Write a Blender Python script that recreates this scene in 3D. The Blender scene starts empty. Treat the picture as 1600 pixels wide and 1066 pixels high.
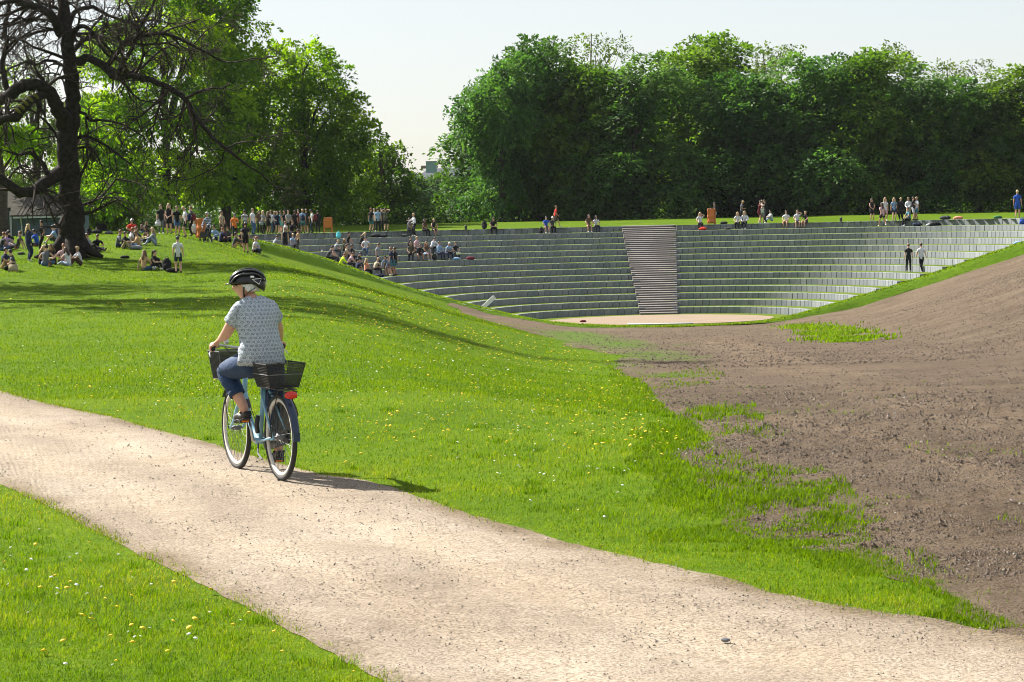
import bpy, bmesh, math, random
import numpy as np
from mathutils import Vector, Matrix, noise as mnoise

random.seed(7)
RNG = np.random.default_rng(11)
S = bpy.context.scene
COL = S.collection

# ---------------------------------------------------------------- camera
F = 3600.0                     # focal length in pixels of the 1600 px wide photograph
CAMZ = 2.02
PITCH = math.atan(182 / F)
ROLL = math.radians(-1.2)
CAM_R = Matrix.Rotation(math.pi / 2 - PITCH, 3, 'X') @ Matrix.Rotation(ROLL, 3, 'Z')
cd = bpy.data.cameras.new('camera')
cd.sensor_width = 36.0
cd.lens = F / 1600 * 36.0
cd.clip_start = 0.5
cd.clip_end = 3000
cam = bpy.data.objects.new('camera', cd)
COL.objects.link(cam)
cam.matrix_world = Matrix.Translation((0, 0, CAMZ)) @ CAM_R.to_4x4()
S.camera = cam

# ---------------------------------------------------------------- sky, sun, exposure
SUN_EL = math.radians(42.5)
SUN_XY = Vector((-0.79, 0.61)).normalized()          # horizontal direction towards the sun
W = bpy.data.worlds.new('World')
S.world = W
W.use_nodes = True
wn = W.node_tree.nodes
bg = wn['Background']
sky = wn.new('ShaderNodeTexSky')
sky.sky_type = 'NISHITA'
sky.sun_disc = False
sky.sun_elevation = SUN_EL
sky.sun_rotation = math.atan2(SUN_XY.x, SUN_XY.y)
sky.altitude = 10
sky.air_density = 1.0
sky.dust_density = 1.2
sky.ozone_density = 1.0
# a thin even veil of high white cloud over the blue
veil = wn.new('ShaderNodeMix'); veil.data_type = 'RGBA'
veil.inputs[0].default_value = 0.58
veil.inputs[7].default_value = (5.6, 5.65, 5.75, 1)
cl_tc = wn.new('ShaderNodeTexCoord'); cl_mp = wn.new('ShaderNodeMapping'); cl_mp.inputs['Scale'].default_value = (2.2, 2.2, 9.0)
cl_n = wn.new('ShaderNodeTexNoise'); cl_n.inputs['Scale'].default_value = 1.6; cl_n.inputs['Detail'].default_value = 5
cl_r = wn.new('ShaderNodeMapRange'); cl_r.inputs[1].default_value = 0.3; cl_r.inputs[2].default_value = 0.7; cl_r.inputs[3].default_value = 0.48; cl_r.inputs[4].default_value = 0.68
for a_, b_ in ((cl_tc.outputs['Generated'], cl_mp.inputs[0]), (cl_mp.outputs[0], cl_n.inputs['Vector']), (cl_n.outputs[0], cl_r.inputs[0]), (cl_r.outputs[0], veil.inputs[0])):
    W.node_tree.links.new(a_, b_)
W.node_tree.links.new(sky.outputs[0], veil.inputs[6])
W.node_tree.links.new(veil.outputs[2], bg.inputs[0])
bg.inputs[1].default_value = 0.056
sl = bpy.data.lights.new('sun', 'SUN')
sl.energy = 5.0
sl.angle = math.radians(0.6)
sl.color = (1.0, 0.95, 0.87)
sun = bpy.data.objects.new('sun', sl)
COL.objects.link(sun)
sdir = Vector((SUN_XY.x * math.cos(SUN_EL), SUN_XY.y * math.cos(SUN_EL), math.sin(SUN_EL)))
sun.rotation_euler = sdir.to_track_quat('Z', 'Y').to_euler()
sun.location = sdir * 60
S.view_settings.view_transform = 'Standard'
S.view_settings.look = 'None'
S.view_settings.gamma = 1.0
S.view_settings.use_curve_mapping = False
S.view_settings.exposure = 1.5
S.render.engine = 'CYCLES'
S.cycles.max_bounces = 8
S.cycles.diffuse_bounces = 4
S.cycles.glossy_bounces = 2
S.cycles.transmission_bounces = 3
S.cycles.transparent_max_bounces = 4
S.cycles.use_denoising = True
S.cycles.use_adaptive_sampling = False
S.cycles.pixel_filter_type = 'BLACKMAN_HARRIS'
S.cycles.filter_width = 1.0
S.cycles.sample_clamp_indirect = 2.5
S.cycles.caustics_reflective = False
S.cycles.caustics_refractive = False

# ---------------------------------------------------------------- small helpers
def tag(o, label=None, cat=None, group=None, kind=None):
    if label: o['label'] = label
    if cat: o['category'] = cat
    if group: o['group'] = group
    if kind: o['kind'] = kind
    return o

def link(name, me, parent=None, loc=None, mats=None):
    o = bpy.data.objects.new(name, me)
    COL.objects.link(o)
    if mats is not None and me is not None:
        for m in (mats if isinstance(mats, (list, tuple)) else [mats]):
            me.materials.append(m)
    if loc is not None: o.location = loc
    if parent is not None: o.parent = parent
    return o

def empty(name, loc=(0, 0, 0), rz=0.0, scale=1.0):
    o = bpy.data.objects.new(name, None)
    o.empty_display_size = 0.2
    COL.objects.link(o)
    o.location = loc
    o.rotation_euler = (0, 0, rz)
    o.scale = (scale,) * 3
    return o

def mesh_np(name, V, Fq, smooth=False, midx=None):
    """mesh from a vertex array and a list/array of equal-sized faces (or list of several arrays)"""
    me = bpy.data.meshes.new(name)
    arrs = Fq if isinstance(Fq, list) else [Fq]
    arrs = [np.asarray(a, dtype=np.int32) for a in arrs if len(a)]
    V = np.asarray(V, dtype=np.float32)
    me.vertices.add(len(V))
    me.vertices.foreach_set('co', V.ravel())
    nl = sum(a.size for a in arrs)
    npol = sum(len(a) for a in arrs)
    me.loops.add(nl)
    me.loops.foreach_set('vertex_index', np.concatenate([a.ravel() for a in arrs]))
    me.polygons.add(npol)
    tot = np.concatenate([np.full(len(a), a.shape[1], dtype=np.int32) for a in arrs])
    st = np.concatenate([[0], np.cumsum(tot)[:-1]]).astype(np.int32)
    me.polygons.foreach_set('loop_start', st)
    me.polygons.foreach_set('loop_total', tot)
    me.polygons.foreach_set('use_smooth', np.full(npol, bool(smooth), dtype=bool))
    if midx is not None:
        me.polygons.foreach_set('material_index', np.asarray(midx, dtype=np.int32))
    me.update(calc_edges=True)
    me.validate()
    return me

class MB:
    """collects boxes, tubes and other pieces into ONE mesh"""
    def __init__(self): self.v = []; self.f = []; self.m = []; self.cur = 0
    def add(self, vs, fs):
        b = len(self.v)
        self.v += [tuple(p) for p in vs]
        self.f += [tuple(b + i for i in q) for q in fs]
        self.m += [self.cur] * len(fs)
        return self
    def box(self, c, s, rot=None, taper=1.0):
        hx, hy, hz = s[0] / 2, s[1] / 2, s[2] / 2
        vs = []
        for z, t in ((-hz, 1.0), (hz, taper)):
            for x, y in ((-hx, -hy), (hx, -hy), (hx, hy), (-hx, hy)):
                p = Vector((x * t, y * t, z))
                if rot is not None: p = rot @ p
                vs.append(p + Vector(c))
        return self.add(vs, [(3, 2, 1, 0), (4, 5, 6, 7), (0, 1, 5, 4), (1, 2, 6, 5), (2, 3, 7, 6), (3, 0, 4, 7)])
    def tube(self, pts, radii, n=8, cap=True, flat=1.0, closed=False):
        pts = [Vector(p) for p in pts]
        if not hasattr(radii, '__len__'): radii = [radii] * len(pts)
        vs = []; fs = []
        up = None
        N = len(pts)
        for i, p in enumerate(pts):
            if closed: d = pts[(i + 1) % N] - pts[i - 1]
            else: d = pts[min(i + 1, N - 1)] - pts[max(i - 1, 0)]
            if d.length < 1e-9: d = Vector((0, 0, 1))
            d.normalize()
            if up is None:
                up = Vector((0, 0, 1)) if abs(d.z) < 0.9 else Vector((1, 0, 0))
            sx = d.cross(up)
            if sx.length < 1e-6: sx = d.orthogonal()
            sx.normalize(); sy = sx.cross(d).normalized(); up = sy
            for k in range(n):
                a = 2 * math.pi * k / n
                vs.append(p + sx * (math.cos(a) * radii[i]) + sy * (math.sin(a) * radii[i] * flat))
        rng = N if closed else N - 1
        for i in range(rng):
            j = (i + 1) % N
            for k in range(n):
                k2 = (k + 1) % n
                fs.append((i * n + k, i * n + k2, j * n + k2, j * n + k))
        if cap and not closed:
            fs.append(tuple(range(n))[::-1]); fs.append(tuple((N - 1) * n + k for k in range(n)))
        return self.add(vs, fs)
    def torus(self, c, R, r, axis='y', n=40, m=8, flat=1.0):
        pts = []
        for i in range(n):
            a = 2 * math.pi * i / n
            if axis == 'y': pts.append((c[0] + R * math.cos(a), c[1], c[2] + R * math.sin(a)))
            else: pts.append((c[0] + R * math.cos(a), c[1] + R * math.sin(a), c[2]))
        vs = []; fs = []
        for i in range(n):
            a = 2 * math.pi * i / n
            for k in range(m):
                b = 2 * math.pi * k / m
                rr = R + r * math.cos(b); h = r * math.sin(b) * flat
                if axis == 'y': vs.append((c[0] + rr * math.cos(a), c[1] + h, c[2] + rr * math.sin(a)))
                else: vs.append((c[0] + rr * math.cos(a), c[1] + rr * math.sin(a), c[2] + h))
        for i in range(n):
            for k in range(m):
                fs.append((i * m + k, ((i + 1) % n) * m + k, ((i + 1) % n) * m + (k + 1) % m, i * m + (k + 1) % m))
        return self.add(vs, fs)
    def ball(self, c, r, n=10, m=7, sc=(1, 1, 1), rot=None):
        vs = []; fs = []
        for j in range(m + 1):
            t = math.pi * j / m
            for i in range(n):
                a = 2 * math.pi * i / n
                p = Vector((r * sc[0] * math.sin(t) * math.cos(a), r * sc[1] * math.sin(t) * math.sin(a), r * sc[2] * math.cos(t)))
                if rot is not None: p = rot @ p
                vs.append(p + Vector(c))
        for j in range(m):
            for i in range(n):
                fs.append((j * n + i, (j + 1) * n + i, (j + 1) * n + (i + 1) % n, j * n + (i + 1) % n))
        return self.add(vs, fs)
    def mesh(self, name, smooth=False):
        me = bpy.data.meshes.new(name)
        me.from_pydata(self.v, [], self.f)
        if any(self.m): me.polygons.foreach_set('material_index', self.m)
        if smooth: me.polygons.foreach_set('use_smooth', [True] * len(self.f))
        me.update()
        return me
    def build(self, name, mats, parent=None, smooth=False, loc=None):
        return link(name, self.mesh(name, smooth), parent, loc, mats)

# ---------------------------------------------------------------- materials
def new_mat(name):
    m = bpy.data.materials.new(name); m.use_nodes = True
    nt = m.node_tree
    return m, nt, nt.nodes['Principled BSDF']

def ramp_node(nt, stops):
    r = nt.nodes.new('ShaderNodeValToRGB')
    e = r.color_ramp.elements
    while len(e) < len(stops): e.new(0.5)
    for el, (p, c) in zip(e, stops):
        el.position = p; el.color = (*c, 1)
    return r

def noise_node(nt, scale, detail=4, rough=0.6, coord='Object', stretch=None, dist=0.0):
    tc = nt.nodes.new('ShaderNodeTexCoord')
    n = nt.nodes.new('ShaderNodeTexNoise')
    n.inputs['Scale'].default_value = scale
    n.inputs['Detail'].default_value = detail
    n.inputs['Roughness'].default_value = rough
    n.inputs['Distortion'].default_value = dist
    src = tc.outputs[coord]
    if stretch:
        mp = nt.nodes.new('ShaderNodeMapping')
        mp.inputs['Scale'].default_value = stretch
        nt.links.new(src, mp.inputs[0]); src = mp.outputs[0]
    nt.links.new(src, n.inputs['Vector'])
    return n

def mix_rgb(nt, fac, a, b, mode='MIX'):
    m = nt.nodes.new('ShaderNodeMix'); m.data_type = 'RGBA'; m.blend_type = mode
    for sock, val in ((m.inputs[0], fac), (m.inputs[6], a), (m.inputs[7], b)):
        if hasattr(val, 'links') or hasattr(val, 'is_linked'): nt.links.new(val, sock)
        elif isinstance(val, (int, float)): sock.default_value = val
        else: sock.default_value = (*val, 1) if len(val) == 3 else val
    return m.outputs[2]

def plain(name, col, rough=0.7, metal=0.0, var=0.12, scale=9.0, bump=0.0, spec=0.5):
    """a procedural material: base colour with a little noise in value, optional bump"""
    m, nt, b = new_mat(name)
    n = noise_node(nt, scale)
    lo = tuple(max(0, c * (1 - var)) for c in col); hi = tuple(min(1, c * (1 + var)) for c in col)
    r = ramp_node(nt, [(0.3, lo), (0.7, hi)])
    nt.links.new(n.outputs[0], r.inputs[0]); nt.links.new(r.outputs[0], b.inputs['Base Color'])
    b.inputs['Roughness'].default_value = rough
    b.inputs['Metallic'].default_value = metal
    b.inputs['Specular IOR Level'].default_value = spec
    if bump:
        bp = nt.nodes.new('ShaderNodeBump'); bp.inputs['Strength'].default_value = bump; bp.inputs['Distance'].default_value = 0.02
        nt.links.new(n.outputs[0], bp.inputs['Height']); nt.links.new(bp.outputs[0], b.inputs['Normal'])
    return m

def leaf_mat(name, cols, trans=0.45, rough=0.55, scale=0.35, tcol=None):
    """diffuse + translucent foliage; the colour varies from clump to clump and from leaf to leaf"""
    m, nt, b = new_mat(name)
    out = nt.nodes['Material Output']
    at = nt.nodes.new('ShaderNodeAttribute'); at.attribute_name = 'tint'
    r = ramp_node(nt, [(i / (len(cols) - 1), c) for i, c in enumerate(cols)])
    nt.links.new(at.outputs['Fac'], r.inputs[0])
    oi = nt.nodes.new('ShaderNodeObjectInfo')
    hsv = nt.nodes.new('ShaderNodeHueSaturation')
    mr = nt.nodes.new('ShaderNodeMapRange'); mr.inputs[3].default_value = 0.8; mr.inputs[4].default_value = 1.2
    nt.links.new(oi.outputs['Random'], mr.inputs[0]); nt.links.new(mr.outputs[0], hsv.inputs['Value'])
    nt.links.new(r.outputs[0], hsv.inputs['Color'])
    nt.links.new(hsv.outputs[0], b.inputs['Base Color'])
    b.inputs['Roughness'].default_value = rough
    b.inputs['Specular IOR Level'].default_value = 0.10
    t = nt.nodes.new('ShaderNodeBsdfTranslucent')
    tm = mix_rgb(nt, 1.0, hsv.outputs[0], tcol or (1.25, 1.45, 0.35), 'MULTIPLY')
    nt.links.new(tm, t.inputs[0])
    mx = nt.nodes.new('ShaderNodeMixShader'); mx.inputs[0].default_value = trans
    nt.links.new(b.outputs[0], mx.inputs[1]); nt.links.new(t.outputs[0], mx.inputs[2])
    nt.links.new(mx.outputs[0], out.inputs[0])
    return m

# ---------------------------------------------------------------- photograph pixel -> ray, used to find where things stand
def ray(px, py):
    return CAM_R @ Vector(((px - 800) / F, -(py - 533) / F, -1))
def at_y(px, py, Y):
    d = ray(px, py); t = Y / d.y
    return Vector((d.x * t, Y, CAMZ + d.z * t))
def project(p):
    q = CAM_R.transposed() @ (Vector(p) - Vector((0, 0, CAMZ)))
    return 800 + F * q.x / -q.z, 533 - F * q.y / -q.z

# ---------------------------------------------------------------- terrain
CX, CY, ZS = 9.43, 145.3, -4.17          # centre of the sunken stage
R0, TREAD, RISE, NT = 9.25, 1.42, 0.42, 14
RTOP = R0 + TREAD * (NT - 1)
ZRIM = ZS + RISE * NT

RIDGE_PX = [(250, 359, 138), (330, 368.5, 141), (400, 377, 143.5), (450, 389, 144.5), (500, 403, 145), (560, 424, 145), (615, 445, 145), (670, 461, 144.6),
            (725, 475.5, 144), (770, 486, 143), (810, 496, 141.6), (850, 503, 139.6), (900, 507.5, 137.6), (960, 510, 136.5), (1034, 510.5, 136.2),
            (1100, 509, 136.5), (1160, 506, 137.4), (1215, 500, 139.6), (1260, 488, 142), (1330, 468.5, 144.3), (1390, 450.5, 145),
            (1450, 431.5, 145), (1520, 407.5, 145), (1600, 379.5, 145), (1680, 350, 145), (1790, 326, 145)]
RIDGE = np.array([tuple(at_y(*p)) for p in RIDGE_PX])

def sstep(a, b, x):
    t = np.clip((x - a) / (b - a), 0, 1); return t * t * (3 - 2 * t)
def ridge_y(X): return np.interp(X, RIDGE[:, 0], RIDGE[:, 1])
def ridge_z(X): return np.interp(X, RIDGE[:, 0], RIDGE[:, 2])

def terrain(X, Y):
    X = np.asarray(X, float); Y = np.asarray(Y, float)
    fl = np.interp(Y, [16, 24, 52, 100, 135, 400], [0, -0.16, -1.5, -3.05, -4.15, -4.15])
    ax = np.interp(Y, [16, 52, 145, 400], [4.5, 6.0, 9.43, 9.43])
    hl = np.interp(Y, [16, 52, 140, 400], [4.5, 5.2, 6.9, 6.9])
    hr = np.interp(Y, [16, 52, 140, 400], [5.5, 6.2, 8.5, 8.5])
    dx = X - ax
    q = np.where(dx < 0, -dx - hl, dx - hr)
    side = 0.3 * 0.5 * (q + np.sqrt(q * q + 2.0))
    left_hill = 0.85 * sstep(-15, -22, X) * sstep(82, 104, Y)
    PL = np.maximum(left_hill, 1.90 * sstep(92, 132, Y))
    PR = 1.9 * sstep(30, 85, Y)
    P = np.where(dx < 0, PL, PR)
    k = 0.02 + 0.6 * sstep(20, 45, Y)
    a = fl + side
    h = np.maximum(k - np.abs(a - P), 0) / k
    z = np.minimum(a, P) - h * h * k * 0.25
    # a little lower under the turf ridge in front of the bowl
    low = np.where(dx < 0, 0.55, 0.66) * sstep(100, 130, Y) * np.clip(side / 1.2, 0.25, 1) * sstep(-20, -14, X)
    z = z - low
    # beyond the ridge: the level lawn behind the rim, rising gently to the wood
    RR = np.hypot(X - CX, Y - CY)
    rim = ZRIM - 0.005 + 0.55 * sstep(172, 206, Y) + 1.0 * sstep(216, 240, Y)
    w = sstep(0.0, 3.0, Y - ridge_y(X)) * sstep(24, 27, RR)
    z = z * (1 - w) + rim * w
    z = z + 0.02 * np.sin(X * 0.9 + Y * 0.35) * np.sin(Y * 0.5 - X * 0.3) * sstep(8, 30, Y) * (1 - w)
    return z

def ground(px, py, y0=8.0, y1=600.0):
    """first point of the terrain that the photograph shows at this pixel"""
    d = ray(px, py)
    ys = np.geomspace(y0, y1, 3000)
    t = ys / d.y
    gap = CAMZ + d.z * t - terrain(d.x * t, ys)
    i = np.argmax(gap < 0)
    if gap[i] >= 0: i = int(np.argmin(gap))
    j = max(i - 1, 0)
    w = gap[j] / (gap[j] - gap[i]) if gap[j] != gap[i] else 0
    Y = ys[j] + (ys[i] - ys[j]) * min(max(w, 0), 1)
    X = d.x * Y / d.y
    return Vector((X, Y, float(terrain(X, Y))))

def in_hole(X, Y):
    RR = np.hypot(X - CX, Y - CY)
    return (RR < RTOP + 0.25) & (Y > ridge_y(X) + 0.35)

def fnoise(x, y, s=1.0, seed=0.0):
    return mnoise.noise(Vector((x * s, y * s, seed)))

def inside(poly, X, Y):
    X = np.asarray(X); Y = np.asarray(Y)
    c = np.zeros(X.shape, bool); n = len(poly)
    for i in range(n):
        x1, y1 = poly[i][0], poly[i][1]; x2, y2 = poly[(i + 1) % n][0], poly[(i + 1) % n][1]
        if y1 == y2: continue
        cond = ((y1 > Y) != (y2 > Y)) & (X < (x2 - x1) * (Y - y1) / (y2 - y1) + x1)
        c ^= cond
    return c

def vnoise(X, Y, scale, seed=0):
    """vectorised value noise in -1..1"""
    x = np.asarray(X) * scale; y = np.asarray(Y) * scale
    xi = np.floor(x).astype(np.int64); yi = np.floor(y).astype(np.int64)
    fx = x - xi; fy = y - yi
    fx = fx * fx * (3 - 2 * fx); fy = fy * fy * (3 - 2 * fy)
    def hsh(a, b):
        h = (a * 374761393 + b * 668265263 + seed * 974634) & 0x7fffffff
        h = ((h ^ (h >> 13)) * 1274126177) & 0x7fffffff
        return ((h ^ (h >> 16)) & 0xffff) / 32767.5 - 1
    a = hsh(xi, yi); b = hsh(xi + 1, yi); c = hsh(xi, yi + 1); d = hsh(xi + 1, yi + 1)
    return (a * (1 - fx) + b * fx) * (1 - fy) + (c * (1 - fx) + d * fx) * fy
# ================================================================ GROUND
def lawn_material(name, cols, bumpd=0.05):
    m, nt, b = new_mat(name)
    n1 = noise_node(nt, 0.35, 5, 0.65)
    n2 = noise_node(nt, 3.5, 5, 0.7)
    n3 = noise_node(nt, 26.0, 3, 0.7)
    r = ramp_node(nt, [(0.28, cols[0]), (0.5, cols[1]), (0.72, cols[2])])
    mx = nt.nodes.new('ShaderNodeMath'); mx.operation = 'MULTIPLY_ADD'; mx.inputs[1].default_value = 0.5
    nt.links.new(n2.outputs[0], mx.inputs[0])
    h = nt.nodes.new('ShaderNodeMath'); h.operation = 'MULTIPLY'; h.inputs[1].default_value = 0.5
    nt.links.new(n1.outputs[0], h.inputs[0]); nt.links.new(h.outputs[0], mx.inputs[2])
    nt.links.new(mx.outputs[0], r.inputs[0])
    r3 = ramp_node(nt, [(0.3, (0.72, 0.72, 0.7)), (0.7, (1.25, 1.22, 1.1))])
    nt.links.new(n3.outputs[0], r3.inputs[0])
    c = mix_rgb(nt, 1.0, r.outputs[0], r3.outputs[0], 'MULTIPLY')
    nt.links.new(c, b.inputs['Base Color'])
    b.inputs['Roughness'].default_value = 0.9
    b.inputs['Specular IOR Level'].default_value = 0.04
    bp = nt.nodes.new('ShaderNodeBump'); bp.inputs['Strength'].default_value = 0.55; bp.inputs['Distance'].default_value = bumpd
    ad = nt.nodes.new('ShaderNodeMath'); ad.operation = 'ADD'
    nt.links.new(n2.outputs[0], ad.inputs[0]); nt.links.new(n3.outputs[0], ad.inputs[1])
    nt.links.new(ad.outputs[0], bp.inputs['Height']); nt.links.new(bp.outputs[0], b.inputs['Normal'])
    return m

M_LAWN = lawn_material('lawn_turf', [(0.030, 0.066, 0.002), (0.066, 0.120, 0.003), (0.115, 0.160, 0.005)])
M_TURF = lawn_material('terrace_turf', [(0.062, 0.098, 0.010), (0.085, 0.125, 0.013), (0.115, 0.150, 0.020)], 0.02)
M_RIDGE = lawn_material('ridge_turf', [(0.044, 0.094, 0.004), (0.066, 0.126, 0.005), (0.092, 0.148, 0.008)], 0.02)

def earth_material(name, cols, grit=1.0, sprout=False, stretch=(1, 1, 1), sc=1.0, path=False):
    m, nt, b = new_mat(name)
    n1 = noise_node(nt, 0.5 * sc, 6, 0.65, stretch=stretch, dist=0.4)
    n2 = noise_node(nt, 9.0 * sc, 6, 0.75)
    n3 = noise_node(nt, 60.0 * sc, 3, 0.7)
    r = ramp_node(nt, [(0.3, cols[0]), (0.5, cols[1]), (0.68, cols[2])])
    a = nt.nodes.new('ShaderNodeMath'); a.operation = 'MULTIPLY_ADD'; a.inputs[1].default_value = 0.45
    h = nt.nodes.new('ShaderNodeMath'); h.operation = 'MULTIPLY'; h.inputs[1].default_value = 0.55
    nt.links.new(n1.outputs[0], h.inputs[0]); nt.links.new(n2.outputs[0], a.inputs[0]); nt.links.new(h.outputs[0], a.inputs[2])
    nt.links.new(a.outputs[0], r.inputs[0])
    r3 = ramp_node(nt, [(0.37, (0.50, 0.48, 0.46)), (0.48, (0.95, 0.95, 0.95)), (0.64, (1.3, 1.3, 1.3))])
    nt.links.new(n3.outputs[0], r3.inputs[0])
    c = mix_rgb(nt, grit, r.outputs[0], r3.outputs[0], 'MULTIPLY')
    if path:
        for nm_, tint_, mode_ in (('worn', (1.22, 1.21, 1.18), 'MULTIPLY'), ('margin', (0.56, 0.51, 0.43), 'MULTIPLY')):
            at = nt.nodes.new('ShaderNodeAttribute'); at.attribute_name = nm_
            c = mix_rgb(nt, at.outputs['Fac'], c, mix_rgb(nt, 1.0, c, tint_, mode_))
    if sprout:
        tk = nt.nodes.new('ShaderNodeAttribute'); tk.attribute_name = 'packed'
        c = mix_rgb(nt, tk.outputs['Fac'], c, mix_rgb(nt, 1.0, c, (1.30, 1.28, 1.24), 'MULTIPLY'))
        at = nt.nodes.new('ShaderNodeAttribute'); at.attribute_name = 'sprout'
        ns = noise_node(nt, 1.1, 5, 0.7, stretch=(1, 0.35, 1))
        ad = nt.nodes.new('ShaderNodeMath'); ad.operation = 'ADD'
        nt.links.new(ns.outputs[0], ad.inputs[0]); nt.links.new(at.outputs['Fac'], ad.inputs[1])
        rs = ramp_node(nt, [(0.52, (0, 0, 0)), (0.72, (1, 1, 1))])
        hs = nt.nodes.new('ShaderNodeMath'); hs.operation = 'MULTIPLY'; hs.inputs[1].default_value = 0.62
        nt.links.new(ad.outputs[0], hs.inputs[0]); nt.links.new(hs.outputs[0], rs.inputs[0])
        c = mix_rgb(nt, rs.outputs[0], c, (0.10, 0.17, 0.02))
    nt.links.new(c, b.inputs['Base Color'])
    b.inputs['Roughness'].default_value = 0.95
    b.inputs['Specular IOR Level'].default_value = 0.1
    bp = nt.nodes.new('ShaderNodeBump'); bp.inputs['Strength'].default_value = 0.9; bp.inputs['Distance'].default_value = 0.10 if sprout else 0.013
    ad = nt.nodes.new('ShaderNodeMath'); ad.operation = 'ADD'
    nt.links.new(n2.outputs[0], ad.inputs[0]); nt.links.new(n3.outputs[0], ad.inputs[1])
    nt.links.new(ad.outputs[0], bp.inputs['Height']); nt.links.new(bp.outputs[0], b.inputs['Normal'])
    return m

M_SOIL = earth_material('bare_soil', [(0.096, 0.068, 0.045), (0.164, 0.122, 0.084), (0.232, 0.180, 0.130)], sprout=True)
M_PATH = earth_material('path_gravel', [(0.165, 0.130, 0.096), (0.248, 0.205, 0.156), (0.320, 0.275, 0.217)], 0.9, stretch=(1, 1, 1), sc=0.9, path=True)
M_SAND = earth_material('stage_sand', [(0.20, 0.15, 0.105), (0.235, 0.18, 0.13), (0.27, 0.21, 0.155)], 0.5)

# ---- lawn: one sheet that runs from behind the camera to the horizon
ys = np.concatenate([np.linspace(-6, 4, 12)[:-1], np.geomspace(4, 40, 180)[:-1], np.arange(40, 108, 0.8), np.arange(108, 182, 0.42), np.geomspace(182, 900, 40)])
us = np.concatenate([np.linspace(-2.2, -0.45, 18)[:-1], np.linspace(-0.45, 0.45, 250), np.linspace(0.45, 2.2, 18)[1:]])
Ym, Um = np.meshgrid(ys, us, indexing='ij')
Xm = Um * (Ym + 10)
Zm = terrain(Xm, Ym)
nr, nc = Ym.shape
idx = np.arange(nr * nc).reshape(nr, nc)
quads = np.stack([idx[:-1, :-1], idx[:-1, 1:], idx[1:, 1:], idx[1:, :-1]], -1).reshape(-1, 4)
hole = in_hole(Xm, Ym).ravel()
keep = ~(hole[quads].all(1))
lawn_me = mesh_np('lawn', np.stack([Xm, Ym, Zm], -1).reshape(-1, 3), quads[keep], smooth=True)
tag(link('lawn', lawn_me, mats=M_LAWN), kind='structure')

# ---- gravel path
PATH_UP = [(-260, 540), (-120, 575), (0, 611), (43, 623), (101, 637), (172, 651), (253, 674), (347, 698), (400, 715), (455, 729), (495, 740), (570, 752), (617, 763),
           (665, 781), (725, 802), (790, 821), (900, 850), (1000, 874), (1086, 893), (1195, 921), (1285, 944), (1380, 958), (1461, 970), (1600, 993), (1800, 1030)]
PATH_LO = [(-260, 660), (-120, 705), (0, 757), (70, 789), (154, 832), (225, 872), (319, 916), (397, 956), (450, 984), (592, 1064), (700, 1130), (860, 1235), (1100, 1420)]
PU = np.array([tuple(ground(*p, y0=4)) for p in PATH_UP])
PL_ = np.array([tuple(ground(*p, y0=4)) for p in PATH_LO])
def resample(P, n):
    d = np.concatenate([[0], np.cumsum(np.hypot(*np.diff(P[:, :2], axis=0).T))]); d /= d[-1]
    t = np.linspace(0, 1, n)
    return np.stack([np.interp(t, d, P[:, k]) for k in range(2)], -1)
NL, NW = 420, 44
eu = resample(PU, NL); el = resample(PL_, NL)
wob = 0.04 * vnoise(eu[:, 0], eu[:, 1], 1.6, 1) + 0.05 * vnoise(eu[:, 0], eu[:, 1], 5.0, 2)
wob2 = 0.05 * vnoise(el[:, 0], el[:, 1], 1.9, 3) + 0.05 * vnoise(el[:, 0], el[:, 1], 6.0, 4)
nrm = eu - el; nrm /= np.linalg.norm(nrm, axis=1)[:, None]
eu = eu + nrm * wob[:, None]; el = el + nrm * wob2[:, None]
w = np.linspace(0, 1, NW)[None, :, None]
PP = el[:, None] * (1 - w) + eu[:, None] * w
Zp = terrain(PP[..., 0], PP[..., 1]) + 0.018 + 0.012 * vnoise(PP[..., 0], PP[..., 1], 2.5, 5) * 0.6 + 0.006 * vnoise(PP[..., 0], PP[..., 1], 9.0, 6)
ww = w[0, :, 0]
Zp = Zp - 0.014 * (np.exp(-((ww - 0.30) / 0.1) ** 2) + np.exp(-((ww - 0.68) / 0.1) ** 2))[None]
efade = np.clip(np.minimum(ww, 1 - ww) / 0.12, 0, 1)[None]
Zt = terrain(PP[..., 0], PP[..., 1])
Zp = Zt + 0.004 + np.maximum(Zp - Zt - 0.004, 0.002) * efade
pidx = np.arange(NL * NW).reshape(NL, NW)
pq = np.stack([pidx[:-1, :-1], pidx[1:, :-1], pidx[1:, 1:], pidx[:-1, 1:]], -1).reshape(-1, 4)[:, ::-1]
path_me = mesh_np('path', np.dstack([PP, Zp]).reshape(-1, 3), pq, smooth=True)
wv = ww[None] + 0.05 * vnoise(PP[..., 0], PP[..., 1], 0.5, 91) + 0.03 * vnoise(PP[..., 0], PP[..., 1], 1.7, 92)
worn = np.exp(-((wv - 0.30) / 0.10) ** 2) + np.exp(-((wv - 0.68) / 0.11) ** 2) + 0.35 * vnoise(PP[..., 0], PP[..., 1], 1.3, 93)     # where wheels and feet have packed it smooth
edg = np.clip(1 - np.minimum(wv, 1 - wv) / 0.10, 0, 1) * (0.7 + 0.5 * vnoise(PP[..., 0], PP[..., 1], 2.3, 94))                        # earthy margins
for nm_, ar_ in (('worn', worn), ('margin', edg)):
    at_ = path_me.attributes.new(nm_, 'FLOAT', 'POINT'); at_.data.foreach_set('value', np.clip(ar_, 0, 1).ravel().astype(np.float32))
tag(link('path', path_me, mats=M_PATH), kind='structure')
PATH_POLY = [tuple(p) for p in eu] + [tuple(p) for p in el[::-1]]

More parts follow.
